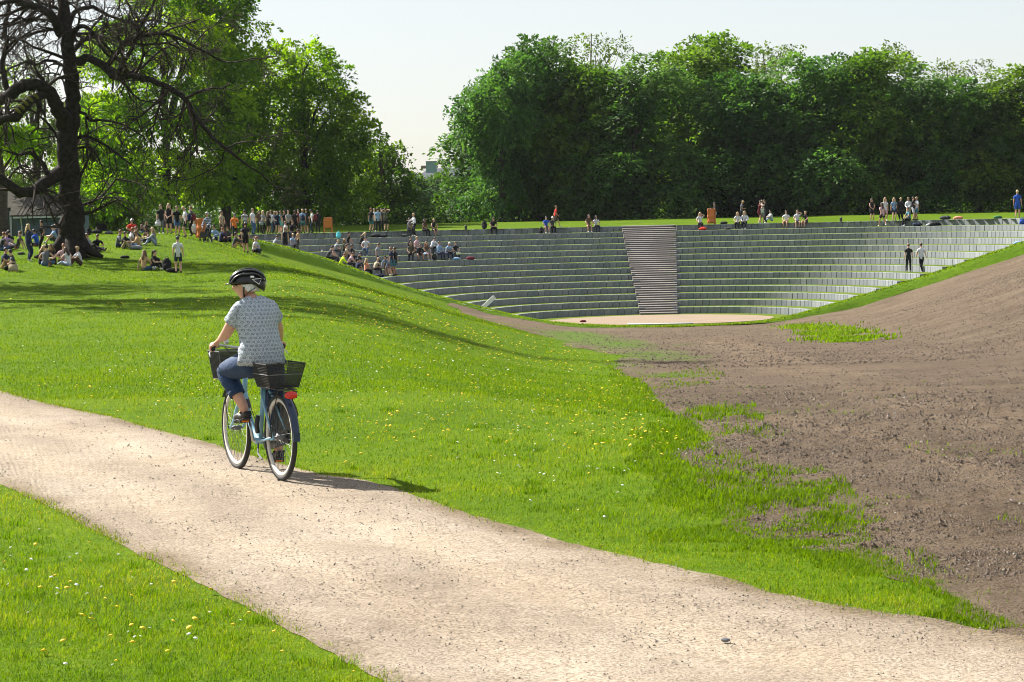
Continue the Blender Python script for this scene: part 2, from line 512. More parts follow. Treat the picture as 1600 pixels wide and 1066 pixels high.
# ---- bare soil in the hollow and on the right-hand bank
SOIL_L = [(700, 475), (740, 496), (800, 512), (850, 520), (880, 532), (905, 545), (975, 556), (960, 575), (1000, 598), (1014, 612), (1022, 628), (1052, 652), (1084, 670),
          (1098, 684), (1085, 698), (1052, 712), (1058, 722), (1098, 736), (1103, 756), (1128, 770), (1146, 790), (1162, 806), (1152, 828), (1172, 843),
          (1228, 859), (1270, 855), (1303, 846), (1340, 864), (1374, 875), (1388, 890), (1404, 902), (1440, 910), (1456, 924), (1490, 940), (1506, 954), (1530, 968), (1580, 990), (1700, 1010)]
SL = np.array([tuple(ground(*p)) for p in SOIL_L])
o_ = np.argsort(SL[:, 1]); SLY, SLX = SL[o_, 1], SL[o_, 0]
ridge_front = 135.0
sy = np.concatenate([np.geomspace(SLY[0] + 0.2, 40, 250)[:-1], np.arange(40, 146, 0.6)])
sc_ = np.linspace(0, 1, 400) ** 1.2
lx = np.interp(sy, SLY, SLX)
lx = lx + (0.14 * vnoise(lx, sy, 1.4, 8) + 0.09 * vnoise(lx, sy, 4.0, 9)) * np.clip(sy / 25, 0.6, 3)
rx = 0.34 * sy + 6
Sx = lx[:, None] + (rx - lx)[:, None] * sc_[None]
Sy = np.repeat(sy[:, None], len(sc_), 1)
Sz = terrain(Sx, Sy)
clod = 0.018 * vnoise(Sx, Sy, 3.0, 12) + 0.030 * np.maximum(vnoise(Sx, Sy, 7.5, 13), -.2) + 0.020 * np.maximum(vnoise(Sx, Sy, 15.0, 14), -.1) + 0.03 * np.maximum(vnoise(Sx, Sy, 1.1, 15), 0)
edge = np.clip((Sx - lx[:, None]) / 0.25, 0, 1)
Sz = Sz + 0.005 + np.maximum(0.016 + clod * np.clip(1.2 - Sy / 130, 0.4, 1) + 0.03 * sstep(60, 100, Sy), 0.004) * edge
def soil_z(X, Y):
    """height of the lumpy soil surface, the lawn's height elsewhere"""
    X = np.asarray(X, float); Y = np.asarray(Y, float)
    l_ = np.interp(Y, SLY, SLX) + (0.14 * vnoise(np.interp(Y, SLY, SLX), Y, 1.4, 8) + 0.09 * vnoise(np.interp(Y, SLY, SLX), Y, 4.0, 9)) * np.clip(Y / 25, 0.6, 3)
    c_ = 0.018 * vnoise(X, Y, 3.0, 12) + 0.030 * np.maximum(vnoise(X, Y, 7.5, 13), -.2) + 0.020 * np.maximum(vnoise(X, Y, 15.0, 14), -.1) + 0.03 * np.maximum(vnoise(X, Y, 1.1, 15), 0)
    e_ = np.clip((X - l_) / 0.25, 0, 1)
    return terrain(X, Y) + (0.005 + np.maximum(0.016 + c_ * np.clip(1.2 - Y / 130, 0.4, 1) + 0.03 * sstep(60, 100, Y), 0.004)) * e_
sidx = np.arange(Sx.size).reshape(Sx.shape)
sq = np.stack([sidx[:-1, :-1], sidx[:-1, 1:], sidx[1:, 1:], sidx[1:, :-1]], -1).reshape(-1, 4)
under = (Sy > ridge_y(Sx) + 0.2).ravel()
sq = sq[~under[sq].any(1)]
soil_me = mesh_np('bare_soil', np.stack([Sx, Sy, Sz], -1).reshape(-1, 3), sq, smooth=True)
# where thin new grass has come up (read off the photograph as areas of the ground)
spr = np.zeros(Sx.shape)
for (px, py, rx_, ry_, amt) in [(900, 526, 80, 10, 0.46), (960, 540, 90, 12, 0.42), (1010, 556, 120, 10, 0.40), (1060, 540, 90, 12, 0.22), (1060, 590, 90, 10, 0.32), (1100, 565, 60, 8, 0.2), (820, 512, 40, 4, 0.2),
                                (960, 570, 70, 14, 0.28), (1180, 555, 60, 10, 0.10), (1345, 490, 30, 5, 0.16), (1110, 660, 40, 12, 0.12), (1230, 790, 60, 12, 0.1)]:
    g = ground(px, py); gx = ground(px + rx_, py); gy = ground(px, py - ry_)
    ax_ = abs(gx.x - g.x) + 0.05; ay_ = abs(gy.y - g.y) + 0.3
    spr = np.maximum(spr, amt * 1.25 * np.exp(-((Sx - g.x) / ax_) ** 2 - ((Sy - g.y) / ay_) ** 2) / 0.8)
a_ = soil_me.attributes.new('sprout', 'FLOAT', 'POINT')
a_.data.foreach_set('value', (spr - 0.0).ravel().astype(np.float32))
# ground pressed flat by wheels: pale tracks that cross the hollow
pk = np.zeros(Sx.shape)
for line, wd in (([(1090, 530), (1180, 562), (1300, 600), (1420, 640), (1620, 702)], 0.28), ([(1120, 528), (1215, 556), (1340, 590), (1460, 626), (1640, 676)], 0.26), ([(1010, 640), (1200, 655), (1400, 700), (1620, 780)], 0.22), ([(1230, 880), (1350, 830), (1500, 790), (1640, 770)], 0.16)):
    q = [ground(*p) for p in line]
    for a, b in zip(q[:-1], q[1:]):
        d = np.array([b.x - a.x, b.y - a.y]); L2 = d @ d
        t_ = np.clip(((Sx - a.x) * d[0] + (Sy - a.y) * d[1]) / L2, 0, 1)
        dist = np.hypot(Sx - a.x - t_ * d[0], Sy - a.y - t_ * d[1]) + 0.10 * vnoise(Sx, Sy, 1.2, 81)
        pk = np.maximum(pk, np.exp(-(dist / (wd * (1 + Sy / 70))) ** 2) * (0.65 + 0.35 * vnoise(Sx, Sy, 0.7, 82)))
pk = np.clip(pk + 0.35 * np.clip(vnoise(Sx, Sy, 0.35, 83), 0, 1), 0, 1)
at_ = soil_me.attributes.new('packed', 'FLOAT', 'POINT'); at_.data.foreach_set('value', pk.ravel().astype(np.float32))
tag(link('bare_soil', soil_me, mats=M_SOIL), kind='structure')

def on_soil(X, Y):
    return (X > np.interp(Y, SLY, SLX)) & (Y > SLY[0])

# ---- turf ridge along the front edge of the bowl
rt = np.linspace(RIDGE[0, 0], RIDGE[-1, 0], 320)
ry = np.interp(rt, RIDGE[:, 0], RIDGE[:, 1]); rz = np.interp(rt, RIDGE[:, 0], RIDGE[:, 2])
kern = np.ones(9) / 9
def smooth(a):
    p = np.pad(a, 4, mode='edge'); p[:4] = 2 * a[0] - p[4:8][::-1]; p[-4:] = 2 * a[-1] - p[-8:-4][::-1]
    return np.convolve(p, kern, 'valid')
ry, rz = smooth(ry), smooth(rz)
prof = [(-2.6, -1.0), (-1.25, -0.50), (-0.8, -0.27), (-0.35, -0.06), (0, 0), (0.5, -0.02), (1.0, -0.14), (1.35, -0.40), (1.5, -1.6)]
lip = np.clip((rz + 4.2) / 1.2, 0.0, 1) * 0.7 + 0.30
rv = []
for i in range(len(rt)):
    for (dy, dz) in prof:
        nn = 0.03 * fnoise(rt[i], dy, 0.8, 3)
        rv.append((rt[i], ry[i] + dy * (0.7 + 0.3 * lip[i]), rz[i] + dz * lip[i] + nn * lip[i]))
npf = len(prof)
ri = np.arange(len(rv)).reshape(-1, npf)
rq = np.stack([ri[:-1, :-1], ri[1:, :-1], ri[1:, 1:], ri[:-1, 1:]], -1).reshape(-1, 4)
tag(link('turf_ridge', mesh_np('turf_ridge', rv, rq, smooth=True), mats=M_RIDGE), kind='structure')

# ================================================================ AMPHITHEATRE
def stone_material(name, base):
    m, nt, b = new_mat(name)
    oi = nt.nodes.new('ShaderNodeObjectInfo')
    n = noise_node(nt, 6.0, 6, 0.7)
    n2 = noise_node(nt, 1.7, 3, 0.6, stretch=(1, 1, 0.3))
    r = ramp_node(nt, [(0.3, tuple(c * 0.8 for c in base)), (0.7, tuple(c * 1.12 for c in base))])
    nt.links.new(n.outputs[0], r.inputs[0])
    rr = ramp_node(nt, [(0.0, (0.80, 0.83, 0.85)), (0.3, (0.95, 0.96, 0.97)), (0.8, (1.05, 1.04, 1.02)), (1.0, (1.2, 1.19, 1.16))])
    nt.links.new(oi.outputs['Random'], rr.inputs[0])
    c = mix_rgb(nt, 1.0, r.outputs[0], rr.outputs[0], 'MULTIPLY')
    r2 = ramp_node(nt, [(0.35, (0.86, 0.87, 0.86)), (0.6, (1, 1, 1))])
    nt.links.new(n2.outputs[0], r2.inputs[0])
    c = mix_rgb(nt, 1.0, c, r2.outputs[0], 'MULTIPLY')
    nt.links.new(c, b.inputs['Base Color'])
    b.inputs['Roughness'].default_value = 0.8
    bp = nt.nodes.new('ShaderNodeBump'); bp.inputs['Strength'].default_value = 0.25; bp.inputs['Distance'].default_value = 0.01
    nt.links.new(n.outputs[0], bp.inputs['Height']); nt.links.new(bp.outputs[0], b.inputs['Normal'])
    return m
M_STONE = stone_material('grey_granite', (0.195, 0.212, 0.226))
M_STEP = stone_material('stair_stone', (0.135, 0.120, 0.111))

def tier_z(k): return ZS + RISE * (k + 1)       # top of tier k (0 = lowest)
def stair_edges(R):
    t = (R - R0) / (RTOP - R0)
    return -0.85 - 0.17 * t, 1.73 + 1.33 * t      # left and right edge, from the bowl's axis

# treads of short grass and the level ring round the stage
tv, tf = [], []
NA = 150
for k in range(-1, NT):
    if k < 0: r_in, r_out, z, a0, a1 = 6.6, R0 + 0.1, ZS, 0, 360
    else:
        r_in, r_out, z = R0 + TREAD * k + 0.2, R0 + TREAD * (k + 1) + 0.1, tier_z(k) - 0.012
        a0, a1 = -11, 191
        if k == NT - 1: r_out = RTOP + 1.6; z = ZRIM + 0.006
    for i in range(NA + 1):
        a = math.radians(a0 + (a1 - a0) * i / NA)
        pi_ = [CX + r_in * math.cos(a), CY + r_in * math.sin(a)]; po_ = [CX + r_out * math.cos(a), CY + r_out * math.sin(a)]
        if k >= 0:
            for q_ in (pi_, po_): q_[1] = max(q_[1], float(ridge_y(q_[0])) + 0.25)
        tv += [(pi_[0], pi_[1], z - 0.004), (po_[0], po_[1], z + (0.055 if 0 <= k < NT - 1 else -0.01))]
    b0 = len(tv) - 2 * (NA + 1)
    for i in range(NA):
        tf.append((b0 + 2 * i, b0 + 2 * i + 1, b0 + 2 * i + 3, b0 + 2 * i + 2))
tag(link('grass_terraces', mesh_np('grass_terraces', tv, np.array(tf)), mats=M_TURF), kind='structure')

# curved walls of stone blocks
def block_mesh():
    bm = bmesh.new()
    bmesh.ops.create_cube(bm, size=1)
    bmesh.ops.scale(bm, vec=(0.448, 0.36, RISE + 0.16), verts=bm.verts)
    bmesh.ops.bevel(bm, geom=[e for e in bm.edges if abs(e.verts[0].co.z - e.verts[1].co.z) < 0.01 and e.verts[0].co.z > 0] + [e for e in bm.edges if abs(e.verts[0].co.z - e.verts[1].co.z) > 0.01 and e.verts[0].co.y < 0],
                    offset=0.012, segments=1, affect='EDGES')
    me = bpy.data.meshes.new('stone_block'); bm.to_mesh(me); bm.free()
    me.materials.append(M_STONE)
    return me
BLOCK = block_mesh()
ordn = ['lowest', 'second lowest', 'third lowest', 'fourth from the bottom', 'fifth from the bottom', 'sixth from the bottom', 'seventh from the bottom',
        'seventh from the top', 'sixth from the top', 'fifth from the top', 'fourth from the top', 'third from the top', 'second from the top', 'topmost']
n_blocks = 0
for k in range(NT):
    R = R0 + TREAD * k
    zt = tier_z(k)
    tier = empty('seating_tier', (CX, CY, zt - RISE))
    extra = {0: 'bordering the sandy stage', NT - 1: 'along the lawn rim'}.get(k, 'of the bowl')
    tag(tier, f'{ordn[k]} curved tier of grey stone blocks {extra}', 'stone tier', 'curved stone tiers of the amphitheatre')
    n = int(round(math.pi * R / 0.47)); da = math.pi / n
    e0, e1 = stair_edges(R)
    ext = int(math.radians(9) / da)
    for i in range(-ext, n + ext):
        a = (i + 0.5) * da
        ca, sa = math.cos(a), math.sin(a)
        bx, by = R * ca, R * sa
        if sa > 0 and e0 + 0.22 < bx < e1 - 0.22: continue
        if CY + by > 2000: continue
        if CY + by < ridge_y(CX + bx) + 0.30: continue
        o = bpy.data.objects.new('block', BLOCK)
        COL.objects.link(o)
        o.parent = tier
        j = random.uniform(-0.008, 0.012)
        o.location = ((R + 0.18 + j) * ca, (R + 0.18 + j) * sa, RISE / 2 - 0.08 + random.uniform(-0.006, 0.008) + 0.006)
        o.rotation_euler = (0, 0, a - math.pi / 2 + random.uniform(-0.012, 0.012))
        n_blocks += 1
print('blocks', n_blocks)

# staircase: forty-two straight steps, three to a tier
stairs = empty('staircase', (CX, CY, ZS))
tag(stairs, 'long straight flight of stone steps between the curved tiers', 'staircase')
for j in range(NT * 3):
    Rf = R0 + (j - 2) * TREAD / 3
    x0, x1 = stair_edges(Rf)
    zt = (j + 1) * RISE / 3
    mb = MB()
    # tread that falls a little to the front so that water runs off, over a deep riser
    f0, f1 = Rf - 0.03, Rf + 0.85
    zf, zk = zt - 0.035, zt + 0.045
    mb.add([(x0, f0, zf - .45), (x1, f0, zf - .45), (x1, f1, zf - .45), (x0, f1, zf - .45), (x0, f0, zf), (x1, f0, zf), (x1, f1, zk), (x0, f1, zk)],
           [(3, 2, 1, 0), (4, 5, 6, 7), (0, 1, 5, 4), (1, 2, 6, 5), (2, 3, 7, 6), (3, 0, 4, 7)])
    s_ = mb.build('step', M_STEP, stairs)

# stage of sand with a kerb line at its front edge
sv = [(CX, CY, ZS + 0.02)]
for i in range(96):
    a = 2 * math.pi * i / 96
    rr = 7.1 + 0.05 * math.sin(5 * a) + 0.04 * math.sin(11 * a + 1)
    sv.append((CX + rr * math.cos(a), CY + rr * math.sin(a), ZS + 0.018))
sf = [(0, 1 + i, 1 + (i + 1) % 96) for i in range(96)]
tag(link('stage', mesh_np('stage', sv, np.array(sf)), mats=M_SAND), kind='structure')
# ground under the ring of grass inside the ridge
cv, cf = [], []
for i in range(101):
    a = math.radians(-16 + 212 * i / 100)
    for R in (R0 - 0.5, RTOP + 1.2):
        x, y = CX + R * math.cos(a), CY + R * math.sin(a)
        y = max(y, float(ridge_y(x)) + 0.45)
        cv.append((x, y, ZS - 0.45 + (R - R0) / TREAD * RISE))
for i in range(100): cf.append((2 * i, 2 * i + 1, 2 * i + 3, 2 * i + 2))
ub = MB().add(cv, cf); ub.add([(CX - 14, 136.2, ZS - 0.25), (CX + 14, 136.2, ZS - 0.25), (CX + 14, 156, ZS - 0.25), (CX - 14, 156, ZS - 0.25)], [(0, 1, 2, 3)])
ub.build('bowl_subsoil', M_SOIL)['kind'] = 'structure'
# ================================================================ TREES
M_BARK = plain('bark', (0.060, 0.048, 0.038), 0.9, var=0.45, scale=7, bump=0.6, spec=0.15)
M_BARK_OLD = plain('old_bark', (0.026, 0.022, 0.018), 0.92, var=0.5, scale=5, bump=0.8, spec=0.12)
M_TWIG = plain('twig_bark', (0.040, 0.031, 0.025), 0.9, var=0.3, scale=3, spec=0.1)
M_MOSS = plain('moss', (0.12, 0.12, 0.02), 0.95, var=0.4, scale=12, spec=0.1)
M_BEECH = leaf_mat('beech_leaves', [(0.036, 0.090, 0.026), (0.078, 0.165, 0.034), (0.112, 0.185, 0.052)], 0.48, tcol=(1.15, 1.32, .45))
M_BEECH2 = leaf_mat('blue_green_leaves', [(0.034, 0.086, 0.028), (0.070, 0.154, 0.038), (0.104, 0.180, 0.050)], 0.5, tcol=(1.2, 1.4, .45))
M_BEECH3 = leaf_mat('yellow_green_leaves', [(0.050, 0.098, 0.018), (0.105, 0.180, 0.022), (0.138, 0.202, 0.044)], 0.5)
M_LIME = leaf_mat('lime_leaves', [(0.055, 0.120, 0.009), (0.128, 0.225, 0.012), (0.245, 0.325, 0.022)], 0.68, tcol=(1.4, 1.5, .3))
M_PALE = leaf_mat('pale_young_leaves', [(0.060, 0.095, 0.022), (0.095, 0.140, 0.030), (0.14, 0.18, 0.045)], 0.5)
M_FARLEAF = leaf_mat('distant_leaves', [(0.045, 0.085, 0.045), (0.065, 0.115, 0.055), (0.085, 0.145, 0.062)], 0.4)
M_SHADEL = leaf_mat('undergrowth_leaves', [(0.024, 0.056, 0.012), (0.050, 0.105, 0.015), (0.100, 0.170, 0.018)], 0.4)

def unit(a): return a / np.maximum(np.linalg.norm(a, axis=-1, keepdims=True), 1e-9)

def sprays_mesh(name, C, D, rng, leaves=16, L=1.5, Wd=0.8, leaf=0.34, droop=0.3, tint0=None, flat=0.75):
    """leafy sprays: each a drooping twig's worth of separate leaves. C centres, D outward directions"""
    N = len(C)
    up = np.array([0, 0, 1.0])
    a = unit(D * np.array([1, 1, 0.6]) + rng.normal(0, 0.35, (N, 3)) + np.array([0, 0, -droop * 0.4]))
    n = unit(up * flat + D * 0.35 + rng.normal(0, 0.42, (N, 3)))
    s = unit(np.cross(n, a)); n = np.cross(a, s)
    Lr = L * rng.uniform(0.6, 1.25, N)
    t = rng.uniform(0, 1, (N, leaves)); q = rng.uniform(-1, 1, (N, leaves))
    P = (C[:, None] + a[:, None] * (Lr[:, None] * (t - 0.35))[..., None] + s[:, None] * (q * Wd * (1.05 - 0.75 * t) * (Lr / L)[:, None])[..., None]
         + np.array([0, 0, -1.0]) * (droop * Lr[:, None] * t * t)[..., None] + n[:, None] * rng.normal(0, 0.10 * L, (N, leaves))[..., None])
    ld = unit(a[:, None] + s[:, None] * (q * 0.9)[..., None] + rng.normal(0, 0.45, (N, leaves, 3)) + np.array([0, 0, -0.25]))
    ln = unit(n[:, None] + rng.normal(0, 0.25, (N, leaves, 3)))
    ls = unit(np.cross(ln, ld))
    sz = leaf * rng.uniform(0.6, 1.3, (N, leaves))[..., None]
    V = np.stack([P - ld * sz * 0.5, P + ls * sz * 0.30 - ld * sz * 0.05, P + ld * sz * 0.55, P - ls * sz * 0.30 - ld * sz * 0.05], 2).reshape(-1, 3)
    Q = np.arange(len(V)).reshape(-1, 4)
    me = mesh_np(name, V, Q)
    ti = (rng.uniform(0.15, 0.85, N) if tint0 is None else tint0)[:, None] + rng.normal(0, 0.14, (N, leaves))
    at = me.attributes.new('tint', 'FLOAT', 'POINT')
    at.data.foreach_set('value', np.repeat(np.clip(ti, 0, 1).ravel(), 4).astype(np.float32))
    return me

LOBE_TINT = []
def lobes_points(lobes, n, rng, inner=0.25, gap=0.0, front=None):
    """spray centres on and under the surface of a crown made of ellipsoid lobes; sprays buried deep in other lobes are dropped"""
    lob = np.array(lobes, float)
    area = (lob[:, 3] * lob[:, 5] + lob[:, 3] * lob[:, 4] + lob[:, 4] * lob[:, 5])
    k = rng.choice(len(lob), n * 2, p=area / area.sum())
    d = unit(rng.normal(0, 1, (n * 2, 3)))
    rad = np.where(rng.uniform(0, 1, n * 2) < inner, rng.uniform(0.45, 0.85, n * 2), rng.uniform(0.85, 1.04, n * 2))
    C = lob[k, :3] + d * lob[k, 3:] * rad[:, None]
    N_ = unit(d / lob[k, 3:])
    depth = np.full(len(C), 9.0)
    for j in range(len(lob)):
        r = np.linalg.norm((C - lob[j, :3]) / lob[j, 3:], axis=1)
        depth = np.minimum(depth, np.where(k == j, 9, r))
    ok = (depth > 0.62) | (rng.uniform(0, 1, len(C)) < 0.12)
    if gap:
        g = np.sin(C[:, 0] * 1.3 + C[:, 2] * 0.9) + np.sin(C[:, 1] * 1.5 - C[:, 2] * 1.3 + 1) + np.sin(C[:, 2] * 2.1 + C[:, 0] * 0.5)
        ok &= g > -2.2 + gap
    ok &= C[:, 2] > 0.25
    C, N_ = C[ok][:n], N_[ok][:n]
    LOBE_TINT.clear(); LOBE_TINT.append(rng.normal(0, .17, len(lob))[k][ok][:n])     # every bough its own shade of green
    return C, N_

def tree_skeleton(mb, lobes, h, r, rng, lean=(0, 0), limbs=9, n=7):
    top = Vector((lean[0], lean[1], h * 0.86))
    pts = [Vector((0, 0, -0.3)), Vector((0, 0, 0.25))]
    for i in range(1, 7):
        t = i / 6
        pts.append(Vector((top.x * t + rng.normal(0, 0.15), top.y * t + rng.normal(0, 0.15), h * 0.86 * t)))
    rad = [r * 1.7, r * 1.15] + [r * (1 - 0.85 * i / 6) for i in range(1, 7)]
    mb.tube(pts, rad, n)
    for i in range(limbs):
        l = lobes[int(rng.integers(len(lobes)))]
        tgt = Vector((l[0] + rng.normal(0, 0.4 * l[3]), l[1] + rng.normal(0, 0.4 * l[4]), l[2] + rng.normal(0, 0.35 * l[5])))
        z0 = min(max(tgt.z * rng.uniform(0.35, 0.75), 0.12 * h), h * 0.75)
        a = Vector((top.x * z0 / h, top.y * z0 / h, z0))
        m = a.lerp(tgt, 0.5) + Vector((0, 0, 0.12 * (tgt - a).length)) + Vector(rng.normal(0, 0.3, 3))
        rr = r * 0.42 * rng.uniform(0.6, 1.1)
        mb.tube([a, a.lerp(m, 0.5), m, m.lerp(tgt, 0.6), tgt], [rr, rr * .85, rr * .62, rr * .42, rr * .15], 5, cap=False)
    return mb

def make_crown_lobes(rng, w, h, nsub=13, base=0.06, top_narrow=0.55):
    """lobes of a tall crown that hangs nearly to the ground"""
    L = []
    for i in range(4):
        t = (i + 0.5) / 4
        rr = w * (1 - (1 - top_narrow) * t ** 1.6) * 0.60 * (0.8 if i == 0 else 1)
        L.append((rng.normal(0, 0.12 * w), rng.normal(0, 0.12 * w), h * (base + (1 - base) * (t * 0.82 + 0.05)), rr, rr, h * 0.15))
    for i in range(nsub):
        t = rng.uniform(0.06, 0.93)
        a = rng.uniform(0, 2 * math.pi)
        rr = w * (1 - (1 - top_narrow) * t ** 1.6)
        s = w * rng.uniform(0.24, 0.50)
        q = rng.uniform(0.6, 0.95)
        L.append((math.cos(a) * rr * q, math.sin(a) * rr * q, h * (base + (1 - base) * t), s, s, s * rng.uniform(0.55, 0.85)))
    return L

# --- prototypes of the trees in the wood, all 17 m tall
PROTO = []
for k in range(5):
    rng = np.random.default_rng(100 + k)
    lob = make_crown_lobes(rng, 5.2, 17, nsub=22, top_narrow=[0.34, 0.42, 0.28, 0.46, 0.36][k])
    C, D = lobes_points(lob, 1500, rng, 0.12, 0.2)
    lo = unit(D)[:, 2] * 0.12
    ti = np.clip(0.42 + 0.25 * np.sin(C[:, 0] * 0.8 + k) * np.sin(C[:, 2] * 0.7) + rng.normal(0, 0.12, len(C)) + LOBE_TINT[0], 0, 1)
    cm = sprays_mesh('crown', C, D, rng, leaves=20, L=2.2, Wd=0.85, leaf=0.38, droop=0.38, tint0=ti)
    mb = tree_skeleton(MB(), lob, 17, 0.42, rng)
    tm = mb.mesh('trunk', True); tm.materials.append(M_BARK)
    PROTO.append((cm, tm))

def place_tree(proto, name, px, py_top, width, Y, label, mat, group=None, rz=None, base_z=None, hw0=5.3, h0=17.6):
    s = F / Y
    X = at_y(px, 400, Y).x
    zb = float(terrain(X, Y)) if base_z is None else base_z
    zt = at_y(px, py_top, Y).z
    t = empty(name, (X, Y, zb - 0.05), random.uniform(0, 6.28) if rz is None else rz)
    t.scale = (width / s / 2 / hw0, width / s / 2 / hw0, (zt - zb) / h0)
    cm, tm = proto
    if not cm.materials: cm.materials.append(mat)
    c = link('crown', cm, t); c.material_slots[0].link = 'OBJECT'; c.material_slots[0].material = mat
    link('trunk', tm, t)
    tag(t, label, 'tree', group)
    return t

WG = 'trees along the edge of the wood behind the bowl'
front = [  # px, top, width, Y, proto, material, label
    (786, 70, 112, 214, 0, M_BEECH, 'tall tree with ragged overhanging boughs at the left end of the wood'),
    (846, 58, 138, 218, 1, M_BEECH, 'tall rounded tree behind the man in red, second from the wood end'),
    (915, 90, 140, 214, 2, M_BEECH, 'dark tree beside the pale thin crowned tree, its boughs sweeping to the ground'),
    (1000, 94, 160, 211, 3, M_BEECH, 'broad green tree directly behind the top of the stone staircase'),
    (1098, 53, 165, 216, 4, M_BEECH, 'tall domed tree behind the orange sack stand on the rim'),
    (1192, 96, 150, 212, 0, M_BEECH, 'dark tree behind the hugging people on the rim lawn'),
    (1278, 84, 150, 214, 1, M_BEECH, 'broad dark tree behind the three people sitting on the right of the rim'),
    (1362, 70, 160, 210, 2, M_BEECH, 'wide tree with mid green top behind the standing group in white shirts'),
    (1448, 110, 140, 213, 3, M_BEECH, 'dark green tree right of the standing group in white shirts'),
    (1530, 132, 120, 208, 4, M_BEECH, 'lower dark tree in the dip of the skyline near the right edge'),
    (1606, 104, 150, 206, 1, M_BEECH, 'bright topped tree at the right edge of the photo behind the person in blue'),
]
for (px, pt, w_, Y, k, mt, lab) in front:
    place_tree(PROTO[k], 'broadleaf_tree', px, pt - 4, w_ * 1.27, Y + 5 * math.sin(px * 1.7), lab, [M_BEECH2, M_BEECH, M_BEECH3, M_BEECH, M_BEECH3, M_BEECH2, M_BEECH, M_BEECH3, M_BEECH2, M_BEECH, M_BEECH3][front.index((px, pt, w_, Y, k, mt, lab))], WG)
back = [(800, 92, 150, 226, 2), (880, 100, 150, 228, 3), (965, 110, 150, 227, 4), (1050, 92, 150, 228, 0), (1145, 96, 150, 226, 1), (1235, 104, 150, 227, 3),
        (1320, 98, 150, 226, 4), (1405, 100, 150, 225, 0), (1490, 122, 150, 224, 1), (1570, 132, 150, 222, 2), (1680, 112, 170, 214, 0)]
BACKLAB = ['second-row tree glimpsed ' + q for q in ('behind the ragged tree at the left end of the wood', 'between the two leftmost trees of the wood', 'behind the pale thin crowned tree', 'left of the domed tree behind the staircase',
           'right of the domed tree behind the orange sack', 'behind the hugging people and the tree above them', 'left of the tree behind the three seated people', 'right of the tree behind the three seated people',
           'behind the standing group in white shirts', 'in the dip of the skyline near the right edge', 'beyond the bright topped tree at the right edge')]
for i, (px, pt, w_, Y, k) in enumerate(back):
    place_tree(PROTO[k], 'broadleaf_tree', px, pt + 26, w_ * 1.3, Y + 4, BACKLAB[i], M_BEECH, 'second row of trees in the wood')

# --- thinner pale trees whose tops rise over the wood
PALE = []
for k in range(2):
    rng = np.random.default_rng(200 + k)
    lob = [(rng.normal(0, 1.6), rng.normal(0, 1.6), 17 * rng.uniform(0.42, 0.97), rng.uniform(0.9, 1.7), rng.uniform(0.9, 1.7), rng.uniform(0.9, 1.6)) for _ in range(22)]
    C, D = lobes_points(lob, 420, rng, 0.4, 0.6)
    cm = sprays_mesh('crown', C, D, rng, leaves=11, L=1.1, Wd=0.6, leaf=0.27, droop=0.15)
    tm = tree_skeleton(MB(), lob, 19, 0.3, rng, limbs=22).mesh('trunk', True); tm.materials.append(M_BARK)
    PALE.append((cm, tm))
for (px, pt, w_, Y, k, lab) in [(932, 30, 100, 232, 0, 'thin pale crowned tree rising above the wood left of the staircase'),
                                (1200, 58, 100, 233, 1, 'pale thin tree top showing above the wood right of the domed tree'),
                                (1372, 55, 110, 232, 0, 'airy pale tree top showing above the middle of the right half of the wood'),
                                (1485, 84, 90, 231, 1, 'yellowish thin tree top showing above the dip near the right end of the wood')]:
    place_tree(PALE[k], 'thin_tree', px, pt, w_, Y, lab, M_PALE, 'thin pale trees above the wood', hw0=3.4)

# --- the bright green trees on the left
def own_tree(name, seed, px, py_top, width, Y, label, mat, lobes_rel, nspr, leaves=17, leaf=0.34, L=1.5, gap=0.15, rtrunk=0.45, inner=0.25, droop=0.3, limbs=14, base_z=None):
    """a tree of its own shape: lobes given as (dx, height fraction, radius) in units of half width and height"""
    rng = np.random.default_rng(seed)
    s = F / Y
    X = at_y(px, 400, Y).x
    zb = float(terrain(X, Y)) if base_z is None else base_z
    h = at_y(px, py_top, Y).z - zb
    hw = width / s / 2
    lob = []
    for (dx, hf, r) in lobes_rel:
        for dy in ((-0.45, 0.35) if r > 0.3 else (rng.uniform(-0.5, 0.3),)):
            lob.append((dx * hw, dy * hw, hf * h, r * hw, r * hw * 0.95, r * hw * rng.uniform(0.62, 0.85)))
    C, D = lobes_points(lob, nspr, rng, inner, gap)
    ti = np.clip(0.45 + 0.3 * np.sin(C[:, 0] * 0.7 + seed) * np.sin(C[:, 2] * 0.6 + C[:, 1] * 0.4) + rng.normal(0, 0.12, len(C)) + LOBE_TINT[0], 0, 1)
    t = empty(name, (X, Y, zb - 0.05))
    cm = sprays_mesh('crown', C, D, rng, leaves=leaves, L=L, Wd=0.65, leaf=leaf, droop=droop, tint0=ti)
    link('crown', cm, t, mats=mat)
    tree_skeleton(MB(), lob, h, rtrunk, rng, limbs=limbs).build('trunk', M_BARK, t, smooth=True)
    return tag(t, label, 'tree', 'bright green trees on the left')

